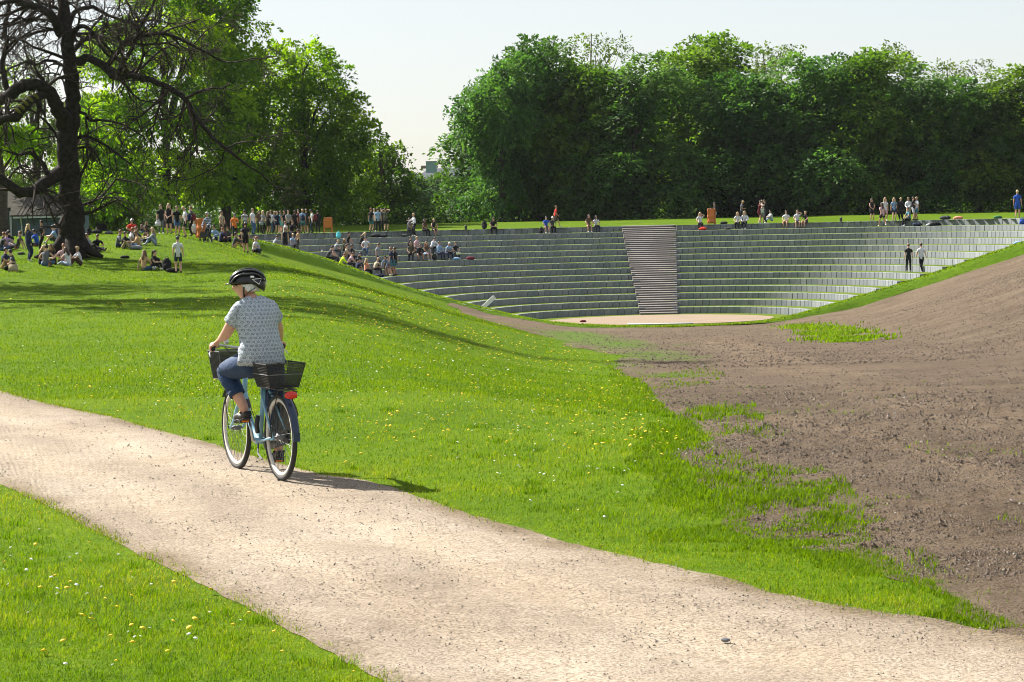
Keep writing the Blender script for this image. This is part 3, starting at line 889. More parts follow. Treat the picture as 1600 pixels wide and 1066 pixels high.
own_tree('broadleaf_tree', 31, 264, -70, 285, 196, 'big leafy tree directly right of the bare old tree, its top out of frame', M_LIME,
         [(-.6, .18, .36), (.0, .2, .4), (.6, .2, .36), (-.65, .42, .36), (0, .45, .42), (.62, .42, .4), (-.4, .66, .38), (.35, .68, .4), (.75, .6, .25), (0, .88, .38), (.55, .85, .25), (-.75, .6, .2)], 2900, inner=.12)
own_tree('broadleaf_tree', 32, 355, -40, 190, 200, 'tall green tree whose leafy bough sticks out against the sky above the standing crowd', M_LIME,
         [(-.3, .2, .45), (.3, .2, .45), (-.1, .42, .5), (.4, .45, .35), (0, .62, .5), (.45, .68, .3), (.0, .83, .4), (.68, .79, .16), (.35, .88, .24), (-.4, .85, .4), (.0, .96, .3)], 1800, inner=.12)
own_tree('broadleaf_tree', 33, 478, 66, 255, 206, 'wide yellow-green tree with long right-hand boughs above the orange board', M_LIME,
         [(-.45, .16, .38), (.1, .15, .4), (.55, .18, .3), (-.5, .4, .4), (0, .38, .45), (.5, .38, .33), (.82, .5, .17), (.66, .52, .26), (-.3, .64, .42), (.25, .62, .4), (.55, .66, .25), (-.3, .85, .36), (.12, .88, .32), (.4, .8, .25)], 2800, inner=.12)
own_tree('broadleaf_tree', 34, 598, 198, 136, 214, 'smaller airy tree with see-through branches left of the gap in the skyline', M_BEECH3,
         [(-.45, .2, .4), (.2, .18, .45), (.62, .22, .3), (-.4, .48, .36), (.25, .45, .4), (.6, .5, .24), (-.1, .72, .36), (.35, .72, .25), (-.1, .9, .22)], 620, gap=0.9, inner=.1)
own_tree('broadleaf_tree', 35, 540, 182, 140, 226, 'dark tree half hidden behind the wide yellow-green tree and the airy one', M_BEECH,
         [(-.4, .2, .5), (.4, .2, .5), (-.4, .5, .5), (.4, .5, .45), (0, .78, .5)], 800)
own_tree('broadleaf_tree', 36, 58, 84, 120, 190, 'light leafed tree seen through the bare branches at the left edge', M_PALE,
         [(-.3, .3, .35), (.3, .3, .35), (-.5, .5, .35), (.2, .52, .4), (.6, .6, .25), (-.1, .74, .36), (.25, .85, .28), (.1, .95, .2)], 620, gap=1.0, leaf=0.24, limbs=20)
own_tree('broadleaf_tree', 37, 160, 120, 150, 206, 'dark green tree behind the trunk of the bare old tree', M_LIME,
         [(-.4, .2, .5), (.4, .2, .5), (-.4, .5, .5), (.4, .5, .45), (0, .78, .5)], 1500)
# two thin-crowned trees just beyond the left edge of the photo; their long shadows streak the slope
for (tx, ty, th, tw, lab) in ((-20.5, 75, 22, 1.6, 'thin crowned tree beyond the left edge nearer the path, its shadow streaking the slope'),
                              (-27, 92, 20, 1.7, 'thin crowned tree beyond the left edge farther from the path, shading the upper slope')):
    t = empty('thin_tree', (tx, ty, float(terrain(tx, ty)) - 0.05), tx)
    t.scale = (tw, tw, th / 17.5)
    cm, tm = PALE[1 if ty < 80 else 0]
    c = link('crown', cm, t); c.material_slots[0].link = 'OBJECT'; c.material_slots[0].material = M_PALE
    link('trunk', tm, t)
    tag(t, lab, 'tree', 'thin trees beyond the left edge')
own_tree('distant_tree', 38, 690, 262, 75, 300, 'hazy distant tree in the gap below the blue-grey chimney', M_FARLEAF,
         [(-.4, .2, .5), (.4, .2, .5), (-.4, .55, .5), (.4, .55, .45), (0, .8, .4)], 500, leaf=0.4, L=2.0, base_z=1.5)
own_tree('distant_tree', 39, 650, 268, 70, 290, 'distant tree behind the right side of the airy tree', M_FARLEAF,
         [(-.4, .2, .5), (.4, .2, .5), (-.4, .55, .5), (.4, .55, .45), (0, .8, .4)], 500, leaf=0.4, L=2.0, base_z=1.5)

# --- undergrowth under the trees, one dense mass on each side
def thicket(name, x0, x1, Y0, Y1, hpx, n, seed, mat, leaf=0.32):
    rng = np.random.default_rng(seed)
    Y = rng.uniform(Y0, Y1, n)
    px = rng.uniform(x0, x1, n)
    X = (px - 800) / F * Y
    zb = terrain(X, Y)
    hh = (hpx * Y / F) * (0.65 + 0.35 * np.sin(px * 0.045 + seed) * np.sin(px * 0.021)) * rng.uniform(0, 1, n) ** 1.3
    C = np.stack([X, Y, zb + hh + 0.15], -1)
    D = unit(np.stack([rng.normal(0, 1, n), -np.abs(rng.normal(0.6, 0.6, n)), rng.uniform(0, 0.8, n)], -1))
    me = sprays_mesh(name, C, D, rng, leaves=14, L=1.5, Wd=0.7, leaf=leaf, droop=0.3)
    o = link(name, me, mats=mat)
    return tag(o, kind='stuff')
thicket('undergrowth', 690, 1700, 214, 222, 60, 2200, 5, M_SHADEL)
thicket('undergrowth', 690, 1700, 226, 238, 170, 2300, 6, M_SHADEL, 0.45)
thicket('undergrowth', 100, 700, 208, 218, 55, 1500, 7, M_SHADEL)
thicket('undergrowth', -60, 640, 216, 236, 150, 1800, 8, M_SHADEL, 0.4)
# ================================================================ THE BARE OLD TREE, SHED, FAR BUILDING
def px_line(pts, Y0):
    """limb as a 3D polyline: (px, py, metres nearer or farther than Y0)"""
    return [at_y(px, py, Y0 + d) for (px, py, d) in pts]

def smooth_line(P, R, sub=4):
    """Catmull-Rom through points with radii"""
    P = [Vector(p) for p in P]; out = []; rad = []
    for i in range(len(P) - 1):
        p0, p1, p2, p3 = P[max(i - 1, 0)], P[i], P[i + 1], P[min(i + 2, len(P) - 1)]
        for j in range(sub):
            t = j / sub
            out.append(0.5 * ((2 * p1) + (p2 - p0) * t + (2 * p0 - 5 * p1 + 4 * p2 - p3) * t * t + (3 * p1 - p0 - 3 * p2 + p3) * t ** 3))
            rad.append(R[i] * (1 - t) + R[i + 1] * t)
    out.append(P[-1]); rad.append(R[-1])
    return out, rad

BT_Y = 111.0
bs = F / BT_Y
g0 = at_y(113, 398, BT_Y)
tree0 = empty('bare_tree', (g0.x, BT_Y, g0.z))
tag(tree0, 'massive dark old tree with bare twisted branches standing among the seated people', 'tree')
OFF = Vector(tree0.location)
rngt = random.Random(5)
class Twigs:
    def __init__(self): self.V = []; self.Q = []; self.n = 0
    def tube(self, pts, r0, r1, m=3):
        N = len(pts)
        P = np.array([tuple(p) for p in pts])
        d = np.gradient(P, axis=0); d /= np.maximum(np.linalg.norm(d, axis=1)[:, None], 1e-9)
        ref = np.where(np.abs(d[:, 2:3]) > 0.9, np.array([[1.0, 0, 0]]), np.array([[0, 0, 1.0]]))
        s = np.cross(d, ref); s /= np.maximum(np.linalg.norm(s, axis=1)[:, None], 1e-9)
        u = np.cross(s, d)
        r = np.linspace(r0, r1, N)[:, None]
        ring = [P + r * (math.cos(2 * math.pi * k / m) * s + math.sin(2 * math.pi * k / m) * u) for k in range(m)]
        self.V.append(np.stack(ring, 1).reshape(-1, 3))
        i = np.arange(N - 1)[:, None] * m; k = np.arange(m)[None]
        k2 = (k + 1) % m
        self.Q.append((np.stack([i + k, i + k2, i + m + k2, i + m + k], -1).reshape(-1, 4)) + self.n)
        self.n += N * m
    def mesh(self, name): return mesh_np(name, np.concatenate(self.V), np.concatenate(self.Q), smooth=True)
TW = Twigs()
def grow(p, d, length, r, level):
    """one crooked branch and its side branches; the finest ones hang"""
    n = 5 if level < 3 else 4
    pts = [p]; q = Vector(p); dd = Vector(d).normalized()
    for i in range(n):
        dd = (dd + Vector((rngt.gauss(0, .26), rngt.gauss(0, .26), rngt.gauss(0, .20) + (0.05 if level < 2 else -0.13)))).normalized()
        q = q + dd * (length / n)
        pts.append(q.copy())
    TW.tube(pts, r, max(r * 0.45, 0.008), 4 if r > 0.05 else 3)
    if level >= 4: return
    kids = [6, 5, 4, 3][level]
    for k in range(kids):
        t = rngt.uniform(0.25, 1.0)
        i = min(int(t * n), n - 1)
        b = pts[i].lerp(pts[i + 1], t * n - i)
        ax = (pts[i + 1] - pts[i]).normalized()
        side = ax.orthogonal().normalized(); side.rotate(Matrix.Rotation(rngt.uniform(0, 6.28), 3, ax))
        nd = ax * rngt.uniform(0.3, 0.9) + side * rngt.uniform(0.5, 1.0)
        grow(b, nd, length * rngt.uniform(0.42, 0.68), max(r * rngt.uniform(0.38, 0.55), 0.011), level + 1)

def limb(name, pts, widths, n=9, mat=M_BARK_OLD, spawn=0, length=3.0, lvl=1, up=0.3, part=True):
    P = [p - OFF for p in px_line(pts, BT_Y)]
    R = [w / 2 / bs for w in widths]
    sp, sr = smooth_line(P, R)
    for i in range(1, len(sp) - 1):
        w = sr[i] * 0.35
        sp[i] = sp[i] + Vector((rngt.gauss(0, w * .3), rngt.gauss(0, w * .3), rngt.gauss(0, w * .3)))
    MB().tube(sp, sr, n).build(name, mat, tree0, smooth=True)
    for k in range(spawn):
        i = rngt.randrange(int(len(sp) * 0.15), len(sp) - 1)
        ax = (sp[i + 1] - sp[i]).normalized()
        side = ax.orthogonal().normalized(); side.rotate(Matrix.Rotation(rngt.uniform(0, 6.28), 3, ax))
        grow(sp[i], ax * 0.5 + side + Vector((0, 0, up)), length * rngt.uniform(0.6, 1.2), min(sr[i] * 0.6, 0.09), lvl)
    grow(sp[-1], sp[-1] - sp[-2], length, max(sr[-1] * 0.9, 0.03), lvl)

limb('trunk', [(114, 404, 0), (113, 392, 0), (113, 370, 0), (110, 330, 0), (109, 290, 0), (106, 240, 0), (106, 195, .2), (114, 160, .2), (112, 120, .1), (106, 70, 0), (101, 30, 0), (96, -10, 0), (92, -60, 0), (90, -110, .3)],
     [66, 52, 43, 36, 33, 33, 32, 23, 23, 21, 19, 16, 13, 8], n=14, spawn=11, length=3.2, lvl=1)
# buttress roots
for (a, ln_) in ((-2.6, 1.9), (-0.4, 1.7), (-1.5, 1.6), (0.9, 1.4)):
    v = Vector((math.cos(a), math.sin(a), 0))
    MB().tube([v * 0.3 + Vector((0, 0, 0.9)), v * 0.7 + Vector((0, 0, 0.38)), v * 1.15 + Vector((0, 0, 0.08)), v * ln_ + Vector((0, 0, -0.12))], [0.36, 0.29, 0.19, 0.09], 8).build('root', M_BARK_OLD, tree0, smooth=True)
limb('limb', [(106, 200, .2), (96, 180, -.5), (86, 160, -1), (77, 145, -1.4), (60, 134, -1.7), (42, 132, -1.8), (27, 139, -1.7), (14, 150, -1.4), (-4, 154, -1), (-30, 140, -.5), (-60, 150, 0)],
     [30, 24, 21, 19, 18, 18, 19, 20, 18, 13, 7], spawn=7, length=2.6, lvl=2)
limb('mossy_limb', [(72, 148, -1.5), (58, 152, -2.2), (45, 160, -2.7), (32, 172, -3), (24, 184, -3.2), (8, 186, -3.2), (-12, 196, -3), (-40, 190, -3)], [13, 13, 14, 15, 14, 11, 9, 6], mat=M_BARK_OLD, spawn=6, length=2.0, lvl=2)
limb('limb', [(14, 148, -1.4), (8, 128, -1.3), (4, 100, -1), (10, 75, -.8), (8, 45, -.5), (14, 10, 0), (10, -30, .4)], [11, 9, 8, 7, 6, 5, 3], spawn=9, length=2.6, lvl=2)
limb('limb', [(58, 153, -2.1), (62, 165, -2.2), (60, 178, -2.3)], [10, 9, 5], spawn=2, length=1.0, lvl=3)
limb('limb', [(100, 268, .1), (86, 275, -.6), (70, 285, -1.2), (52, 296, -1.7), (36, 301, -2), (18, 293, -2.2), (0, 279, -2.3), (-22, 268, -2.2), (-60, 250, -2)], [26, 22, 19, 17, 16, 15, 14, 11, 6], spawn=7, length=2.4, lvl=2, up=0)
limb('limb', [(78, 279, -.9), (70, 262, -1.2), (60, 248, -1.5), (46, 239, -1.8), (28, 242, -2), (10, 236, -2)], [9, 8, 7, 6, 4, 2.5], spawn=5, length=1.8, lvl=2)
limb('limb', [(64, 292, -1.4), (72, 301, -1.8), (80, 309, -2)], [8, 7, 4], spawn=4, length=1.3, lvl=3, up=-0.6)
limb('limb', [(108, 96, 0), (122, 96, -.4), (137, 91, -.8), (150, 96, -1.2), (162, 103, -1.5), (172, 114, -1.8), (182, 121, -2), (204, 118, -2.3), (224, 122, -2.6), (256, 134, -3), (288, 154, -3.2), (306, 182, -3.2), (326, 208, -3.1), (352, 232, -3), (392, 262, -2.8)],
     [17, 15, 13, 12, 13, 13, 12, 10, 10, 9, 8, 7, 6, 5, 3], spawn=17, length=2.7, lvl=1, up=0)
limb('limb', [(164, 104, -1.6), (176, 92, -1.9), (188, 76, -2.2), (204, 62, -2.4), (218, 57, -2.6), (250, 52, -3), (274, 58, -3.2), (310, 76, -3.4), (345, 95, -3.4)], [9, 8, 8, 8, 7, 6, 5, 4, 3], spawn=10, length=2.6, lvl=1)
limb('limb', [(182, 121, -2), (190, 103, -2.4), (204, 80, -2.9), (212, 62, -3.2), (220, 40, -3.5), (236, 14, -3.6), (250, -20, -3.6)], [8, 7, 6, 5.5, 5, 4, 3], spawn=11, length=2.6, lvl=1)
limb('limb', [(112, 64, 0), (118, 48, -.5), (128, 41, -1), (146, 52, -1.4), (164, 82, -1.5), (186, 96, -1.2)], [10, 8, 7, 6, 4.5, 3], spawn=8, length=2.2, lvl=2)
limb('limb', [(106, 42, 0), (116, 20, .5), (132, 13, 1), (146, 12, 1.5), (170, 24, 2), (200, 34, 2.4), (236, 32, 2.6)], [10, 8, 7, 6, 5, 4, 3], spawn=12, length=2.8, lvl=1)
limb('limb', [(108, 90, 0), (118, 76, .6), (130, 64, 1.1), (142, 57, 1.5), (160, 66, 1.7), (182, 88, 2), (206, 104, 2.2)], [9, 8, 7, 6, 5, 4, 2.5], spawn=8, length=2.2, lvl=2)
limb('limb', [(96, 52, -.2), (88, 36, -.6), (78, 22, -1), (62, 14, -1.4), (44, 8, -1.7), (22, 2, -2), (-10, 6, -2.2), (-40, -6, -2.2)], [19, 15, 13, 12, 10, 8, 6, 4], spawn=14, length=2.8, lvl=1)
limb('limb', [(98, 48, .2), (80, 46, .8), (64, 49, 1.2), (44, 55, 1.6), (26, 62, 2), (14, 74, 2.2), (4, 96, 2.3)], [6, 5.5, 5, 4.5, 4, 3, 2], spawn=9, length=1.9, lvl=2, up=-.3)
limb('limb', [(98, 102, .1), (86, 96, .5), (70, 95, .9), (58, 101, 1.2), (44, 96, 1.5), (28, 102, 1.7), (14, 108, 1.8), (4, 122, 1.8)], [5, 4.5, 4.5, 4, 4, 3.5, 3, 2], spawn=9, length=1.7, lvl=2, up=-.4)
limb('limb', [(118, 172, .2), (132, 178, 0), (142, 188, -.3), (160, 188, -.6), (190, 194, -1), (222, 212, -1.4)], [6, 5, 5, 4, 3, 2], spawn=9, length=2.0, lvl=2, up=-.2)
limb('limb', [(120, 216, .1), (136, 214, -.4), (156, 222, -.8), (180, 238, -1.2), (210, 262, -1.5)], [6, 5, 4.5, 3.5, 2], spawn=8, length=1.8, lvl=2, up=-.2)
limb('limb', [(122, 232, 0), (140, 230, -.6), (152, 244, -1), (160, 262, -1.2)], [4.5, 4, 3, 2], spawn=5, length=1.4, lvl=2, up=-.3)
limb('limb', [(124, 280, 0), (132, 262, -.4), (140, 244, -.7), (152, 226, -.9)], [4.5, 4, 3, 2], spawn=4, length=1.2, lvl=2, up=-.1)
# moss on the upper side of the mossy limb
mb = MB()
for (px, py, d) in [(47, 155, -3.05), (40, 161, -3.2), (34, 167, -3.4), (28, 173, -3.5), (56, 150, -2.6)]:
    p = at_y(px, py, BT_Y + d) - OFF
    mb.ball(p, 0.13, 8, 5, (1.5, 0.9, 0.6), Matrix.Rotation(0.7, 3, 'Y'))
mb.build('moss', M_MOSS, tree0, smooth=True)
tw = link('twigs', TW.mesh('twigs'), tree0, mats=M_TWIG); tw['kind'] = 'stuff'
print('twig quads', len(tw.data.polygons))

# second, thin dark trunk at the far left
t2 = own_tree('broadleaf_tree', 51, 6, 70, 110, 146, 'dark slender tree trunk standing in front of the shed at the left edge', M_LIME,
              [(-.2, .5, .4), (.5, .55, .4), (-.4, .75, .35), (.2, .88, .3)], 260, gap=1.0, leaf=0.24, rtrunk=0.42, limbs=8)

# ---- shed behind the tree
M_SHEDW = plain('blue_grey_boards', (0.050, 0.085, 0.125), 0.7, var=0.2, scale=4)
M_ROOF = plain('roof_sheet', (0.060, 0.056, 0.047), 0.95, var=0.2, scale=2.0, spec=0.03)
M_TRIM = plain('pale_trim', (0.36, 0.38, 0.38), 0.6)
M_DARK = plain('dark_green_paint', (0.018, 0.030, 0.030), 0.7)
SH_Y = 140.0
a0 = at_y(27, 366, SH_Y); a1 = at_y(112, 366, SH_Y)
shed = empty('shed', ((a0.x + a1.x) / 2, SH_Y, float(terrain(a0.x, SH_Y)) - 0.3))
tag(shed, 'low blue-grey boarded shed with a grey sloping roof behind the old tree', 'shed')
O = Vector(shed.location)
hw = (a1.x - a0.x) / 2
ztop = at_y(60, 337, SH_Y).z - O.z
zr = at_y(60, 308, SH_Y + 3).z - O.z
nb = 9
for i in range(nb):
    h = ztop / nb
    MB().box((0, 0.02 * 0, h * (i + 0.5)), (2 * hw, 0.05 + 0.012 * 0, h - 0.018)).build('board', M_SHEDW, shed)
MB().box((0, 0.10, ztop / 2), (2 * hw - 0.04, 0.1, ztop - 0.02)).build('wall', M_DARK, shed)
MB().box((-hw + 0.05, 3.0, ztop / 2), (0.1, 5.8, ztop - 0.03)).build('wall', M_SHEDW, shed)
MB().box((hw - 0.05, 3.0, ztop / 2), (0.1, 5.8, ztop - 0.03)).build('wall', M_SHEDW, shed)
rf = MB()
sl_ = math.atan2(zr - ztop, 3.3)
rf.add([(-hw - 0.3, -0.45, ztop - 0.05), (hw + 0.1, -0.45, ztop - 0.05), (hw + 0.1, 3, zr), (-hw - 0.9, 3, zr), (-hw - 0.3, -0.45, ztop + 0.05), (hw + 0.1, -0.45, ztop + 0.05), (hw + 0.1, 3, zr + 0.1), (-hw - 0.9, 3, zr + 0.1)],
       [(3, 2, 1, 0), (4, 5, 6, 7), (0, 1, 5, 4), (1, 2, 6, 5), (2, 3, 7, 6), (3, 0, 4, 7)])
roof = rf.build('roof', M_ROOF, shed)
for i in range(14):
    x = -hw + (i + 0.5) * 2 * hw / 14
    MB().add([(x - .02, -0.44, ztop + 0.055), (x + .02, -0.44, ztop + 0.055), (x + .02, 2.98, zr + 0.105), (x - .02, 2.98, zr + 0.105),
              (x - .02, -0.44, ztop + 0.085), (x + .02, -0.44, ztop + 0.085), (x + .02, 2.98, zr + 0.135), (x - .02, 2.98, zr + 0.135)],
             [(4, 5, 6, 7), (0, 1, 5, 4), (1, 2, 6, 5), (3, 0, 4, 7)]).build('roof_rib', M_ROOF, roof)
MB().box((0.1, -0.50, ztop - 0.10), (2 * hw + 0.4, 0.10, 0.10)).build('gutter', M_TRIM, shed)
dp = at_y(34, 340, SH_Y).x - O.x
MB().tube([(dp, -0.42, ztop - 0.14), (dp, -0.2, ztop - 0.35), (dp, -0.09, ztop - 0.6), (dp, -0.09, 0.1)], 0.045, 8).build('drainpipe', M_TRIM, shed)
# dark shed further left
b0 = at_y(-40, 366, 150); b1 = at_y(20, 366, 150)
sh2 = empty('shed', ((b0.x + b1.x) / 2, 150, float(terrain(b0.x, 150)) - 0.3))
tag(sh2, 'dark shadowed shed at the left edge with a pale corner board', 'shed')
O2 = Vector(sh2.location); hw2 = (b1.x - b0.x) / 2; z2 = at_y(0, 325, 150).z - O2.z
for i in range(8):
    h = z2 / 8
    MB().box((0, 0, h * (i + 0.5)), (2 * hw2, 0.06, h - 0.02)).build('board', M_DARK, sh2)
MB().box((0, 2.6, z2 / 2), (2 * hw2 - .06, 5, z2 - 0.02)).build('wall', M_DARK, sh2)
MB().add([(-hw2 - .3, -.3, z2), (hw2 + .3, -.3, z2), (hw2 + .3, 5.4, z2), (-hw2 - .3, 5.4, z2), (hw2 + .3, 2.6, z2 + 1.2), (-hw2 - .3, 2.6, z2 + 1.2)],
         [(0, 1, 4, 5), (2, 3, 5, 4), (1, 2, 4), (3, 0, 5), (3, 2, 1, 0)]).build('roof', M_ROOF, sh2)
MB().box((hw2 - 0.1, -0.06, z2 * 0.45), (0.12, 0.06, z2 * 0.9)).build('corner_board', M_TRIM, sh2)

# ---- roof and chimney of a far building in the gap
FB_Y = 420.0
M_TEAL = plain('teal_cladding', (0.13, 0.215, 0.25), 0.6, var=0.1, scale=0.6)
M_SLATE = plain('dark_slate', (0.045, 0.055, 0.075), 0.6, var=0.2, scale=1)
M_BRICKW = plain('far_brick', (0.20, 0.14, 0.11), 0.8, var=0.2, scale=1)
p0 = at_y(690, 300, FB_Y)
fb = empty('building', (p0.x, FB_Y, 0))
tag(fb, 'far building whose dark roof and blue-grey roof tower show in the skyline gap', 'building')
def zb_(py): return at_y(690, py, FB_Y).z
kx = FB_Y / F
MB().box((-4 * kx, 4, zb_(285) / 2), (90 * kx, 9, zb_(285))).build('wall', M_BRICKW, fb)
MB().add([(-45 * kx, -1, zb_(283)), (75 * kx, -1, zb_(283)), (75 * kx, 10, zb_(283)), (-45 * kx, 10, zb_(283)), (75 * kx, 4.5, zb_(262)), (-22 * kx, 4.5, zb_(262))],
         [(0, 1, 4, 5), (2, 3, 5, 4), (1, 2, 4), (3, 0, 5), (3, 2, 1, 0)]).build('roof', M_SLATE, fb)
tw_ = MB().box((-14.5 * kx, -1.6, (zb_(253) + zb_(270)) / 2), (16.5 * kx, 16 * kx, zb_(253) - zb_(270))).build('roof_tower', M_TEAL, fb)
MB().box((-14.5 * kx, -1.6, zb_(252.6)), (17.2 * kx, 17 * kx, 0.7 * kx)).build('cornice', M_SLATE, tw_)
MB().box((-27 * kx, 1, zb_(260.5)), (9 * kx, 9 * kx, 4.5 * kx)).build('chimney', M_BRICKW, fb)
# ================================================================ PEOPLE
CLOTH = dict(bk=(0.013, 0.013, 0.016), nv=(0.016, 0.024, 0.060), wh=(0.55, 0.56, 0.59), gy=(0.11, 0.115, 0.13), lg=(0.24, 0.26, 0.29), bl=(0.022, 0.085, 0.42), lb=(0.20, 0.31, 0.46),
             tq=(0.10, 0.50, 0.55), og=(0.70, 0.20, 0.04), rd=(0.60, 0.045, 0.030), pk=(0.50, 0.33, 0.36), lv=(0.40, 0.27, 0.45), hv=(0.62, 0.85, 0.03), bg=(0.36, 0.30, 0.21), bn=(0.10, 0.060, 0.040),
             dn=(0.045, 0.095, 0.19), pd=(0.28, 0.36, 0.48), ol=(0.085, 0.085, 0.060), tn=(0.46, 0.30, 0.17), te=(0.05, 0.15, 0.20), mr=(0.13, 0.018, 0.030), dg=(0.05, 0.052, 0.058), sa=(0.66, 0.26, 0.17), gn=(0.05, 0.16, 0.07))
HAIRC = dict(bk=(0.012, 0.010, 0.010), br=(0.055, 0.030, 0.018), lb=(0.16, 0.095, 0.050), bl=(0.42, 0.30, 0.15), gi=(0.20, 0.075, 0.030), gy=(0.45, 0.45, 0.45), nv=(0.016, 0.020, 0.045), wh=(0.6, 0.6, 0.6), st=(0.55, 0.42, 0.22))
SKINC = [(0.50, 0.29, 0.21), (0.44, 0.25, 0.17), (0.54, 0.33, 0.25), (0.33, 0.18, 0.115)]
M_CLOTH = {k: plain('cloth_' + k, c, 0.85, var=0.18, scale=14, spec=0.2) for k, c in CLOTH.items()}
M_HAIR = {k: plain('hair_' + k, c, 0.55, var=0.3, scale=40, spec=0.35) for k, c in HAIRC.items()}
M_SKIN = [plain('skin', c, 0.55, var=0.08, scale=8, spec=0.35) for c in SKINC]
M_SHOE = [plain('dark_shoe', (0.02, 0.02, 0.022), 0.6), plain('pale_shoe', (0.6, 0.6, 0.6), 0.6)]
def stripe_mat(name, a, b, per):
    m, nt, bs_ = new_mat(name)
    tc = nt.nodes.new('ShaderNodeTexCoord'); w = nt.nodes.new('ShaderNodeTexWave')
    w.wave_type = 'BANDS'; w.bands_direction = 'Z'; w.inputs['Scale'].default_value = per
    nt.links.new(tc.outputs['Object'], w.inputs[0])
    r = ramp_node(nt, [(0.45, a), (0.55, b)]); nt.links.new(w.outputs[0], r.inputs[0]); nt.links.new(r.outputs[0], bs_.inputs['Base Color'])
    bs_.inputs['Roughness'].default_value = 0.85
    return m
M_CLOTH['sn'] = stripe_mat('striped_navy_white', (0.05, 0.07, 0.13), (0.40, 0.44, 0.50), 3.2)
M_CLOTH['sb'] = stripe_mat('striped_black_white', (0.015, 0.015, 0.02), (0.55, 0.56, 0.58), 3.4)
M_CLOTH['np'] = stripe_mat('navy_patterned', (0.02, 0.03, 0.08), (0.25, 0.28, 0.38), 5.0)

def ik(a, b, l1, l2, hint):
    """middle joint of a two-bone limb from a to b"""
    a, b = Vector(a), Vector(b)
    d = b - a; L = min(d.length, (l1 + l2) * 0.995)
    if d.length < 1e-5: d = Vector((0, 0, -1e-3))
    u = d.normalized()
    x = (L * L + l1 * l1 - l2 * l2) / (2 * L)
    h = math.sqrt(max(l1 * l1 - x * x, 0.0))
    hv = Vector(hint); hv = hv - u * hv.dot(u)
    if hv.length < 1e-5: hv = u.orthogonal()
    return a + u * x + hv.normalized() * h, a + u * L

